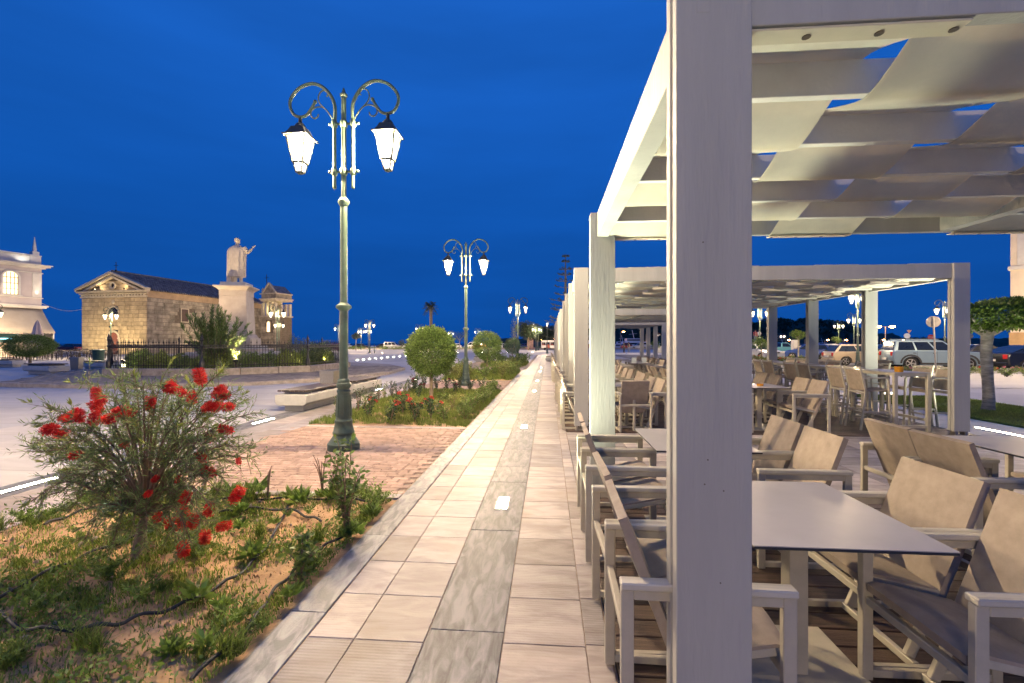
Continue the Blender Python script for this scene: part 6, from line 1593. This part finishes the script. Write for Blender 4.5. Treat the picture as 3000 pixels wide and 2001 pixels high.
# ------------------------------------------------------------ vehicles
M['tyre'] = mat('tyre_rubber', (.018, .017, .016), .85, .1, 20); M['rim'] = mat('alloy_rim', (.42, .41, .39), .35, .1, 9, metal=.7)
M['car_glass'] = mat('car_glass', (.018, .024, .03), .06, .1, 3, spec=.7); M['headlight'] = mat('headlight_glass', (.75, .72, .65), .12, .05, 9, spec=.8); M['head_on'] = emit('lit_headlight', (1, .75, .4), 9)
M['tail'] = mat('tail_light', (.42, .02, .02), .2, .1, 9); M['trim'] = mat('black_plastic_trim', (.03, .03, .032), .6, .1, 9); M['plate'] = mat('number_plate', (.6, .6, .57), .5, .05, 9)
def paint(name, c, metal=.35): return mat(name, c, .3, .04, 1.5, metal=metal, coat=.6)
PT = {'beige': paint('beige_car_paint', (.42, .34, .25)), 'ice': paint('pale_blue_car_paint', (.24, .33, .38)), 'navy': paint('navy_car_paint', (.012, .02, .055)), 'black': paint('black_car_paint', (.008, .010, .016), .2), 'blue': paint('blue_car_paint', (.015, .05, .22)), 'silver': paint('silver_car_paint', (.45, .46, .48)), 'white': paint('white_car_paint', (.72, .72, .70), 0), 'teal': paint('teal_car_paint', (.12, .36, .40)), 'dark': paint('dark_grey_car_paint', (.05, .05, .055)), 'red': paint('red_car_paint', (.35, .03, .02))}
SH = {  # length, half width, belt, roof, wheel r, axles, body outline top (x, z), cabin (rear bottom, rear top, front top, front bottom)
 'hatch': (3.95, .83, .93, 1.43, .31, (-1.22, 1.25), [(-1.93, .42), (-1.97, .62), (-1.93, .88), (-1.85, .95), (.85, .94), (1.5, .83), (1.85, .70), (1.95, .52), (1.93, .30)], (-1.86, -1.45, .10, .98)),
 'suv': (4.4, .90, 1.08, 1.68, .365, (-1.30, 1.28), [(-2.12, .48), (-2.16, .72), (-2.12, 1.05), (-2.06, 1.10), (1.02, 1.08), (1.75, 1.02), (2.05, .90), (2.14, .70), (2.10, .42)], (-2.08, -1.92, .25, .98)),
 'sedan': (4.6, .88, .95, 1.43, .325, (-1.33, 1.37), [(-2.2, .42), (-2.26, .65), (-2.2, .92), (-2.1, .99), (-1.55, 1.0), (.95, .94), (1.7, .84), (2.1, .70), (2.24, .52), (2.2, .30)], (-1.62, -.85, .22, 1.10)),
 'coupe': (4.6, .88, .97, 1.41, .335, (-1.33, 1.37), [(-2.2, .42), (-2.26, .65), (-2.2, .95), (-2.1, 1.02), (-1.75, 1.03), (.95, .94), (1.7, .84), (2.1, .70), (2.24, .52), (2.2, .30)], (-2.02, -.75, .15, 1.10)),
 'van': (4.3, .86, 1.05, 1.82, .31, (-1.35, 1.35), [(-2.1, .42), (-2.15, .7), (-2.1, 1.05), (-2.05, 1.08), (1.2, 1.05), (1.85, .9), (2.08, .7), (2.12, .5), (2.1, .3)], (-2.06, -1.98, .55, 1.38)),
 'pickup': (4.7, .85, .98, 1.62, .34, (-1.4, 1.45), [(-2.3, .5), (-2.33, .75), (-2.3, 1.0), (-.6, 1.0), (1.2, .98), (1.95, .9), (2.25, .75), (2.3, .5), (2.28, .34)], (-.55, -.45, .45, 1.10)),
}
_cars = {}
def car(label, kind, col, loc, rz, lit=False, detail=True, group=None):
    key = (kind, col, lit, detail); loc = Vector(loc)
    if key in _cars: return dup(_cars[key], loc, rz, label, group)
    L, hw, belt, roof, wr, ax, top, cab = SH[kind]; P = PT[col]; t = empty('parked_car', label, 'car', loc, rz, group); zb = .2 if kind != 'suv' else .28
    poly = list(top); arch = wr+.055
    poly.append((poly[-1][0]-.06, zb))
    for a in (ax[1], ax[0]):
        poly.append((a+arch*1.02, zb))
        for k in range(1, 10): th = PI*k/10; poly.append((a+arch*math.cos(th), max(zb, wr+arch*math.sin(th)*1.0-.01)))
        poly.append((a-arch*1.02, zb))
    poly.append((top[0][0]+.06, zb))
    b = MB(); n = len(poly); rows = []
    for y, s in ((-hw, .975), (-hw*.93, 1.0), (hw*.93, 1.0), (hw, .975)):
        rows.append([(x*s, y, z if z < .45 else .45+(z-.45)*(1 if abs(y) < hw else .93)) for x, z in poly])
    for r in rows: b.v += r
    for r in range(3):
        for i in range(n): b.f.append((r*n+i, r*n+(i+1) % n, (r+1)*n+(i+1) % n, (r+1)*n+i))
    b.f.append(tuple(range(n))[::-1]); b.f.append(tuple(3*n+i for i in range(n)))
    b.build('body', P, t, smooth=True)
    rb_, rt, ft, fb = cab; hb_, ht = hw*.94, hw*.74
    q = lambda x, y, z: (x, y, z)
    def side(s, off, m, name, pts): # pts (x, z) on the side of the cabin
        return None
    yat = lambda z: hb_+(ht-hb_)*(z-belt)/(roof-belt)
    cm = MB(); prof = [(rb_, belt-.03), (rt, roof-.04), (rt+.12, roof), (ft-.15, roof+.005), (ft, roof-.03), (fb, belt-.03)]
    m_ = len(prof)
    for s in (-1, 1): cm.v += [(x, s*yat(z), z) for x, z in prof]
    for i in range(m_-1): cm.f.append((i, i+1, m_+i+1, m_+i))
    cm.f.append(tuple(range(m_))[::-1]); cm.f.append(tuple(m_+i for i in range(m_)))
    cm.build('cabin', P, t, smooth=False, bevel=.03, seg=2)
    xz = lambda f, z: (rb_+(rt-rb_)*(z-belt)/(roof-belt)) if f == 0 else (fb+(ft-fb)*(z-belt)/(roof-belt))
    z0, z1 = belt+.03, roof-.10; nwin = 3 if kind in ('suv', 'van') else (1 if kind == 'pickup' else 2)
    xa0, xa1, xb0, xb1 = xz(0, z0)+.14, xz(0, z1)+.12, xz(1, z0)-.16, xz(1, z1)-.10
    for s in (-1, 1):
        for k in range(nwin):
            f0, f1 = k/nwin+.018, (k+1)/nwin-.018; o = .012
            pts = [(xa0+(xb0-xa0)*f0, z0), (xa0+(xb0-xa0)*f1, z0), (xa1+(xb1-xa1)*f1, z1), (xa1+(xb1-xa1)*f0, z1)]
            v = [(x, s*(yat(z)+o), z) for x, z in pts] + [(x, s*(yat(z)-.02), z) for x, z in pts]
            MB().add(v, [(0,1,2,3),(7,6,5,4),(0,4,5,1),(1,5,6,2),(2,6,7,3),(3,7,4,0)]).build('window', M['car_glass'], t)
        if detail:
            for k in range(nwin if nwin < 3 else 2):
                x = xa0+(xb0-xa0)*((k+1)/nwin); MB().box(x-.17, min(s*hw*.985, s*hw*1.005), belt-.15, x-.02, max(s*hw*.985, s*hw*1.005), belt-.11).build('door_handle', M['trim'], t); 
                MB().box(x+.02, min(s*hw*.97, s*hw*1.002), .42, x+.032, max(s*hw*.97, s*hw*1.002), belt-.03).build('door_seam', M['trim'], t)
            MB().ball((xb0+.02, s*(hw+.09), belt+.05), (.07, .10, .075), 8, 5).build('mirror', M['trim'] if kind == 'suv' else P, t)
            MB().box(ax[0]+arch+.03, min(s*hw*.95, s*hw*1.01), zb+.02, ax[1]-arch-.03, max(s*hw*.95, s*hw*1.01), zb+.13).build('sill_trim', M['trim'] if kind in ('suv',) else P, t)
            if kind == 'suv':
                for a in ax:
                    fl = MB()
                    for k in range(10):
                        t0, t1 = PI*k/10-.0, PI*(k+1)/10; qq = lambda r, th: (a+r*math.cos(th), wr+r*math.sin(th)); fl.prism([qq(arch, t0), qq(arch+.09, t0), qq(arch+.09, t1), qq(arch, t1)], min(s*hw*.97, s*hw*1.03), max(s*hw*.97, s*hw*1.03), 'y')
                    fl.build('wheel_arch', M['trim'], t)
    def slab4(p, nm, m, nrm):
        v = [Vector(x) for x in p]; nrm = Vector(nrm).normalized(); vs = [x+nrm*.012 for x in v]+[x-nrm*.02 for x in v]
        MB().add(vs, [(0,1,2,3),(7,6,5,4),(0,4,5,1),(1,5,6,2),(2,6,7,3),(3,7,4,0)]).build(nm, m, t)
    for f, nm, sg in ((1, 'windscreen', 1), (0, 'rear_window', -1)):
        xl, xh = xz(f, z0), xz(f, z1+.03); yl, yh = yat(z0)-.07, yat(z1+.03)-.07
        slab4([(xl, -yl, z0), (xl, yl, z0), (xh, yh, z1+.03), (xh, -yh, z1+.03)], nm, M['car_glass'], (sg*(roof-belt), 0, abs(xl-xh)))
    fx = top[-2][0]; rx = top[1][0]; hz = belt-.25 if kind != 'suv' else .83
    for s in (-1, 1):
        MB().box(fx-.17, s*hw*.72-.19, hz-.07, fx-.02, s*hw*.72+.19, hz+.07).build('headlight', M['head_on'] if lit else M['headlight'], t, .02)
        MB().box(rx-.015, s*hw*.80-.11, belt-.30, rx+.12, s*hw*.80+.11, belt-.06).build('tail_light', M['tail'], t, .02)
    MB().box(fx-.10, -hw*.42, hz-.07, fx-.005, hw*.42, hz+.05).build('grille', M['trim'], t); MB().box(fx-.12, -hw*.93, .30, fx+.05, hw*.93, .47).build('bumper', M['trim'] if kind == 'suv' else P, t, .03)
    MB().box(rx-.06, -hw*.93, .32, rx+.12, hw*.93, .50).build('bumper', M['trim'] if kind == 'suv' else P, t, .03)
    MB().box(fx+.05, -.26, .36, fx+.06, .26, .47).build('number_plate', M['plate'], t); MB().box(rx-.07, -.26, .55, rx-.015, .26, .66).build('number_plate', M['plate'], t)
    for a in ax:
        for s in (-1, 1):
            wh = MB().lathe([(wr*.6, -.095), (wr*.95, -.095), (wr, -.06), (wr, .06), (wr*.95, .095), (wr*.6, .095)], 24).build('wheel', M['tyre'], t, loc=(a, s*(hw-.10), wr), smooth=True); wh.rotation_euler = (R(90), 0, 0)
            r = MB().lathe([(wr*.62, .075), (wr*.66, .098), (wr*.60, .10), (wr*.56, .06), (.002, .05)], 20); r.lathe([(.07, .05), (.07, .09), (.03, .1)], 10)
            for k in range(5): an = k*2*PI/5; r.bar((.05*math.cos(an), .05*math.sin(an), .085), (wr*.6*math.cos(an), wr*.6*math.sin(an), .085), .055, .03, (0, 0, 1))
            r = r.mesh('rim', M['rim'], 0, True)
            ro = put('rim', r, wh); ro.rotation_euler = (PI if s > 0 else 0, 0, 0)
    MB().box(ax[0]-.3, -hw*.85, zb-.02, ax[1]+.3, hw*.85, zb+.25).build('underbody', M['trim'], t)
    if kind == 'suv':
        for s in (-1, 1): MB().bar((-1.7, s*ht*.85, roof+.05), (.1, s*ht*.85, roof+.05), .04, .04).build('roof_rail', P, t)
    _cars[key] = t; return t
car('pale blue off-roader with black trim behind the bar tables', 'suv', 'ice', at(2726, 26.3), -.24)
car('beige hatchback with lit headlights behind the lamp pole', 'hatch', 'beige', at(2517, 31.0), -.10, True)
car('black coupe-like car with red tail light, cut by right edge', 'coupe', 'black', at(3030, 24.5), .05)
car('dark blue sedan between the lawn tree and black car', 'sedan', 'navy', at(2868, 33), .1)
car('dark saloon half hidden behind the pale off-roader', 'sedan', 'dark', at(2620, 43), -.1)
car('silver car seen front on between two pergola posts', 'sedan', 'silver', at(2227, 42), -PI/2+.15)
car('blue hatchback nosing left behind the forked young tree', 'hatch', 'blue', at(2362, 43), PI-.35)
car('silver saloon behind the beige hatchback', 'sedan', 'silver', at(2410, 45.5), PI-.3)
car('white saloon roof seen over the silver one', 'sedan', 'white', at(2425, 60), PI)
car('turquoise pickup between posts by the white pillar', 'pickup', 'teal', at(2292, 66), 0)
car('dark car beyond the turquoise pickup', 'hatch', 'navy', at(2350, 72), 0); car('dark car far behind the beige hatchback', 'sedan', 'dark', at(2490, 75), PI)
random.seed(2)
far = [(1022, 'white', 'hatch', 'white hatchback right of the nearest lamp pole, on the quay'), (1060, 'dark', 'sedan', 'dark saloon by the small pale tree on the quay'), (1121, 'dark', 'sedan', 'dark saloon right of the far plaza lamp'), (1150, 'silver', 'van', 'pale silver van on the quay beside the white saloon'), (1190, 'white', 'sedan', 'white saloon on the quay left of the first ball tree'), (1236, 'navy', 'hatch', 'navy hatchback on the quay behind the first ball tree'), (1330, 'white', 'hatch', 'white hatchback on the quay right of the first ball tree'), (1384, 'white', 'van', 'white van on the quay behind the second lamp pole'), (1405, 'red', 'hatch', 'red hatchback on the quay by the second ball tree'), (1476, 'white', 'sedan', 'white saloon right of the second ball tree'), (1500, 'navy', 'sedan', 'navy saloon behind the third ball tree'), (1532, 'blue', 'sedan', 'blue saloon left of the pink stele'), (1841, 'red', 'hatch', 'red car beyond the third pergola'), (1870, 'silver', 'sedan', 'silver car beyond the third pergola'),
       (150, 'dark', 'sedan', 'dark car in the gap between cafe and church, left'), (205, 'red', 'hatch', 'reddish car in the gap between cafe and church, right')]
for u, c, k, lb in far: car(lb, k, c, at(u, (118 if u > 900 else 78)+random.uniform(-1.5, 1.5)), random.choice((0, PI))+random.uniform(-.15, .15), False, False, 'cars parked along the far quay')
# tourist train wagon
tr = empty('tourist_train', 'white roofed open tourist train wagon in the distance', 'train', at(1618, 103), .02); M['tr_white'] = paint('train_white', (.72, .70, .66), 0); M['tr_red'] = paint('train_red', (.30, .05, .03), 0)
MB().prism([(-2.6, 0), (2.6, 0), (2.2, .45), (-2.2, .45)], -.9, .9, 'y').build('roof', M['tr_white'], tr, loc=(0, 0, 1.75)); MB().box(-2.5, -.8, .35, 2.5, .8, .55).build('floor', M['trim'], tr)
for k in range(6): MB().box(-2.5+k*.98, -.82, .5, -2.4+k*.98, .82, 1.78).build('pillar', M['tr_white'], tr)
for k in range(5): MB().box(-2.38+k*.98, -.84, .45, -1.55+k*.98, -.80, 1.05).build('door_panel', M['tr_red'] if k % 2 else M['tr_white'], tr); MB().box(-2.2+k*.98, -.7, .55, -1.75+k*.98, .7, 1.3).build('seat', M['tr_red'], tr)
for x in (-1.7, 1.7):
    for y in (-.8, .8): wv = MB().lathe([(.1, -.08), (.28, -.08), (.28, .08), (.1, .08)], 14).build('wheel', M['tyre'], tr, loc=(x, y, .28)); wv.rotation_euler = (R(90), 0, 0)
dup(tr, at(1737, 106), .02, 'second white roofed tourist train wagon seen between pergola posts')
# yachts
M['hull'] = paint('white_hull', (.62, .66, .72), 0)
def yacht(label, u, d, s):
    t = empty('yacht', label, 'boat', at(u, d, -1.2), .1, 'boats in the harbour'); t.scale = (s, s, s)
    b = MB()
    for x, hw, zt in ((-6, 1.6, 1.5), (-2, 1.9, 1.5), (3, 1.6, 1.8), (6.5, .1, 2.4)): b.v += [(x, -hw, zt), (x*.95, -hw*.7, 0), (x*.95, hw*.7, 0), (x, hw, zt)]
    for k in range(3): b.f += [(k*4+i, k*4+(i+1) % 4, k*4+4+(i+1) % 4, k*4+4+i) for i in range(4)]
    b.f += [(3, 2, 1, 0), (12, 13, 14, 15)]; b.build('hull', M['hull'], t)
    MB().box(-4.5, -1.3, 1.5, 2.5, 1.3, 2.8).build('cabin', M['hull'], t, .1); MB().box(-3.5, -1.1, 2.8, .8, 1.1, 3.7).build('bridge', M['hull'], t, .1)
    MB().box(-4.2, -1.32, 2.0, 2.2, 1.32, 2.5).build('window', M['car_glass'], t); MB().box(-3.3, -1.12, 3.1, .6, 1.12, 3.5).build('window', M['car_glass'], t)
    MB().tube([(-1, 0, 3.7), (-1.6, 0, 6.2)], .08, 6).build('mast', M['hull'], t); MB().bar((-2.6, 0, 4.9), (-.2, 0, 5.2), .1, .06).build('radar_arch', M['hull'], t)
yacht('white motor yacht moored beyond the third pergola', 1868, 150, 1.15); yacht('smaller motor yacht left of the white one', 1832, 165, .9); yacht('motor yacht glimpsed between posts above the train', 1732, 160, 1.0)
for k, (u, nm) in enumerate(((2298, 'above the pickup'), (2415, 'behind the silver saloon'), (2560, 'right of the beige hatchback'), (2480, 'over the beige hatchback'))): yacht('low boat in the harbour ' + nm, u, 190+k*7, .8)
# signs
def sign(label, u, v, d, r, kind):
    z = 1.5+(1006-v)/1333.33*d; p = at(u, d); t = empty('road_sign', label, 'sign', (p.x, p.y, 0), -math.atan2(p.x, p.y)*.6); lean = .06 if kind == 'back' else 0
    MB().tube([(lean*1.5, 0, 0), (-lean*.2, 0, z+r*.9)], .035 if d < 40 else .045, 8).build('pole', M['galv'], t, smooth=True)
    if kind == 'back': MB().lathe([(.01, 0), (r, 0), (r, .02), (r*.95, .025)], 28).build('plate', M['galv'], t, loc=(0, -.05+.1, z)).rotation_euler = (R(90), 0, 0)
    if kind == 'stop':
        o = MB().prism([(r*math.cos(PI/8+k*PI/4), r*math.sin(PI/8+k*PI/4)) for k in range(8)], 0, .02).build('plate', M['tr_red2'], t, loc=(0, -.05, z)); o.rotation_euler = (R(90), 0, 0)
        c = bpy.data.curves.new('stop_text', 'FONT'); c.body = 'STOP'; c.size = r*.72; c.align_x = 'CENTER'; c.align_y = 'CENTER'; c.extrude = .004; x = bpy.data.objects.new('lettering_src', c); COL.objects.link(x); me_ = bpy.data.meshes.new_from_object(x.evaluated_get(bpy.context.evaluated_depsgraph_get())); bpy.data.objects.remove(x); x = put('lettering', me_, t); x.location = (0, -.076, z); x.rotation_euler = (R(90), 0, 0); me_.materials.clear(); me_.materials.append(M['hull'])
    if kind == 'round': MB().lathe([(.01, 0), (r, 0), (r, .02)], 24).build('plate', M['hull'], t, loc=(0, -.05, z)).rotation_euler = (R(90), 0, 0)
    if kind == 'yield': MB().prism([(-r, r*.6), (r, r*.6), (0, -r)], 0, .02).build('plate', M['orange'], t, loc=(0, -.05, z)).rotation_euler = (R(90), 0, 0)
M['tr_red2'] = mat('sign_red', (.50, .06, .03), .5, .05, 9); M['orange'] = mat('sign_orange_white', (.75, .40, .22), .5, .05, 9)
sign('back of a round road sign on a leaning grey pole before the off-roader', 2735, 943, 22.5, .28, 'back'); sign('red octagonal stop sign beyond the off-roader', 2727, 988, 60, .36, 'stop'); sign('white round road sign over the off-roader roof', 2657, 984, 58, .33, 'round'); sign('small triangular sign just above the white round sign', 2663, 971, 60, .26, 'yield'); sign('back of a round sign left of the lawn tree trunk', 2842, 985, 55, .3, 'back')
# planters with flowers that border the road, right
for k in range(16):
    f = k/15; p = at(2200+f*330, 37.5-f*6) if k < 9 else at(2640+(k-9)*62, 20.6); c = ('pinkp', 'coral', 'pinkp')[k % 3]
    shrub(('low flowering shrub in the strip by the parked cars, ' if k < 9 else 'low flowering shrub between the lawn pavement and the road, ') + ['1st', '2nd', '3rd', '4th', '5th', '6th', '7th', '8th', '9th', '1st', '2nd', '3rd', '4th', '5th', '6th', '7th'][k] + ' from the left', (p.x, p.y, 0), random.uniform(.35, .6), 14, .65, 46, .075, M['shrub_light'] if k % 2 else M['shrub_leaf'], 'shrub', 'flowering shrubs by the road', 3, M[c], .06)
o = MB().box(-.25, -.25, 0, .25, .25, 1.85).build('white_pillar', M['moulding'], None, .02, loc=at(2328, 46)); tag(o, 'short white masonry pillar behind the forked young tree', 'pillar')
o = MB().box(0, 0, 0, 3.2, .3, 1.1).build('low_wall', M['concrete'], None, .02, loc=at(1928, 70)); tag(o, 'plain pale low wall right of the single lantern post', 'wall')
# far kerb and hedge strip along the quay, bollard with striped board
hs = MB().box(-70, 112, 0, 40, 113.2, .35).build('quay_kerb', M['kerbstone']); tag(hs, kind='structure')
V = [];
for k in range(110): 
    p = at(random.uniform(1000, 1640), 113.5); q = unit(26); V.append(np.array([p.x, p.y, .35])[None]+q*np.array([.8, .5, .35]))
o = put('quay_plants', np_mesh('quay_plants', leaves(np.concatenate(V), unit(26*110), .3, .16), 4, M['shrub_leaf'])); tag(o, kind='stuff')
bs = empty('striped_board', 'small white striped board by the far plaza lamp', 'sign', at(1092, 69)); MB().tube([(.25, 0, 0), (.25, 0, 1.3)], .07, 8).build('post', M['trim'], bs)
for k in range(3): MB().box(-.3, -.02, .35+k*.3, .5, .02, .5+k*.3).build('stripe', M['hull'], bs)
# people far off
M['plaid'] = mat('red_checked_shirt', (.35, .07, .08), .8, .35, 9); M['jeans'] = mat('blue_jeans', (.12, .16, .26), .8, .15, 8); M['skin'] = mat('skin', (.45, .26, .18), .6, .05, 8); M['hair'] = mat('dark_hair', (.03, .02, .015), .6, .1, 9); M['whiteshirt'] = mat('white_shirt', (.6, .6, .6), .8, .05, 9); M['darkcloth'] = mat('dark_clothes', (.03, .03, .035), .8, .1, 9)
def person(label, loc, rz, shirt, legs_, H=1.7):
    s = H/1.7; b = MB()
    for sy in (-1, 1):
        b.tube([(0, sy*.09, .88), (.02, sy*.10, .48), (0, sy*.10, .07)], [.095, .07, .05], 8); b.ball((.06, sy*.10, .04), (.12, .05, .045), 8, 5)
        b.tube([(0, sy*.19, 1.40), (-.02, sy*.25, 1.14), (.06, sy*.24, .88)], [.06, .045, .035], 8); b.ball((.08, sy*.24, .81), (.035, .025, .06), 6, 4)
        for f in range(4): b.tube([(.05+.02*f, sy*.24, .79), (.06+.02*f, sy*.235, .72)], .011, 5)
        b.tube([(.10, sy*.22, .83), (.13, sy*.2, .77)], .012, 5)
    b.tube([(0, 0, .85), (0, 0, 1.1), (0, 0, 1.32), (0, 0, 1.44)], [.15, .14, .175, .12], 12); b.tube([(0, 0, 1.42), (.01, 0, 1.54)], .055, 8); b.ball((.01, 0, 1.61), (.095, .078, .115), 12, 8); b.ball((.105, 0, 1.60), (.022, .015, .022), 6, 4)
    t = remeshed('person', b, M['skin'], .022, None, 2, loc, rz); tag(t, label, 'person'); t.scale = (s, s, s)
    MB().lathe([(.175, .92), (.165, 1.1), (.20, 1.32), (.17, 1.43), (.08, 1.47)], 12, sy=1.15, sx=.82).build('shirt', shirt, t, smooth=True)
    p = MB()
    for sy in (-1, 1): p.tube([(0, sy*.19, 1.41), (-.02, sy*.25, 1.15)], [.075, .062], 8); 
    p.build('sleeve', shirt, t, smooth=True); p = MB()
    for sy in (-1, 1): p.tube([(0, sy*.085, .95), (.02, sy*.10, .48), (0, sy*.10, .09)], [.12, .088, .07], 8)
    p.build('trousers', legs_, t, smooth=True); MB().ball((-.02, 0, 1.65), (.105, .09, .10), 10, 6).build('hair', M['hair'], t, smooth=True); return t
qb = MB().box(-3, -.5, 0, 2, .8, 1.62).build('quay_block', M['concrete'], None, .03, loc=at(2212, 62)); tag(qb, 'pale concrete block on which two people stand, far behind the posts', 'block')
person('person in red checked shirt and jeans standing with back turned, far away', at(2213, 62, 1.63), PI/2, M['plaid'], M['jeans']); person('person in white shirt and dark trousers beside the red checked shirt', at(2224, 62, 1.63), PI/2+.3, M['whiteshirt'], M['darkcloth'], 1.68)
person('dark dressed person walking near the red car, left one', at(1828, 72), .3, M['darkcloth'], M['darkcloth']); person('dark dressed person standing near the single lantern post', at(1842, 74), 2.0, M['darkcloth'], M['jeans'])
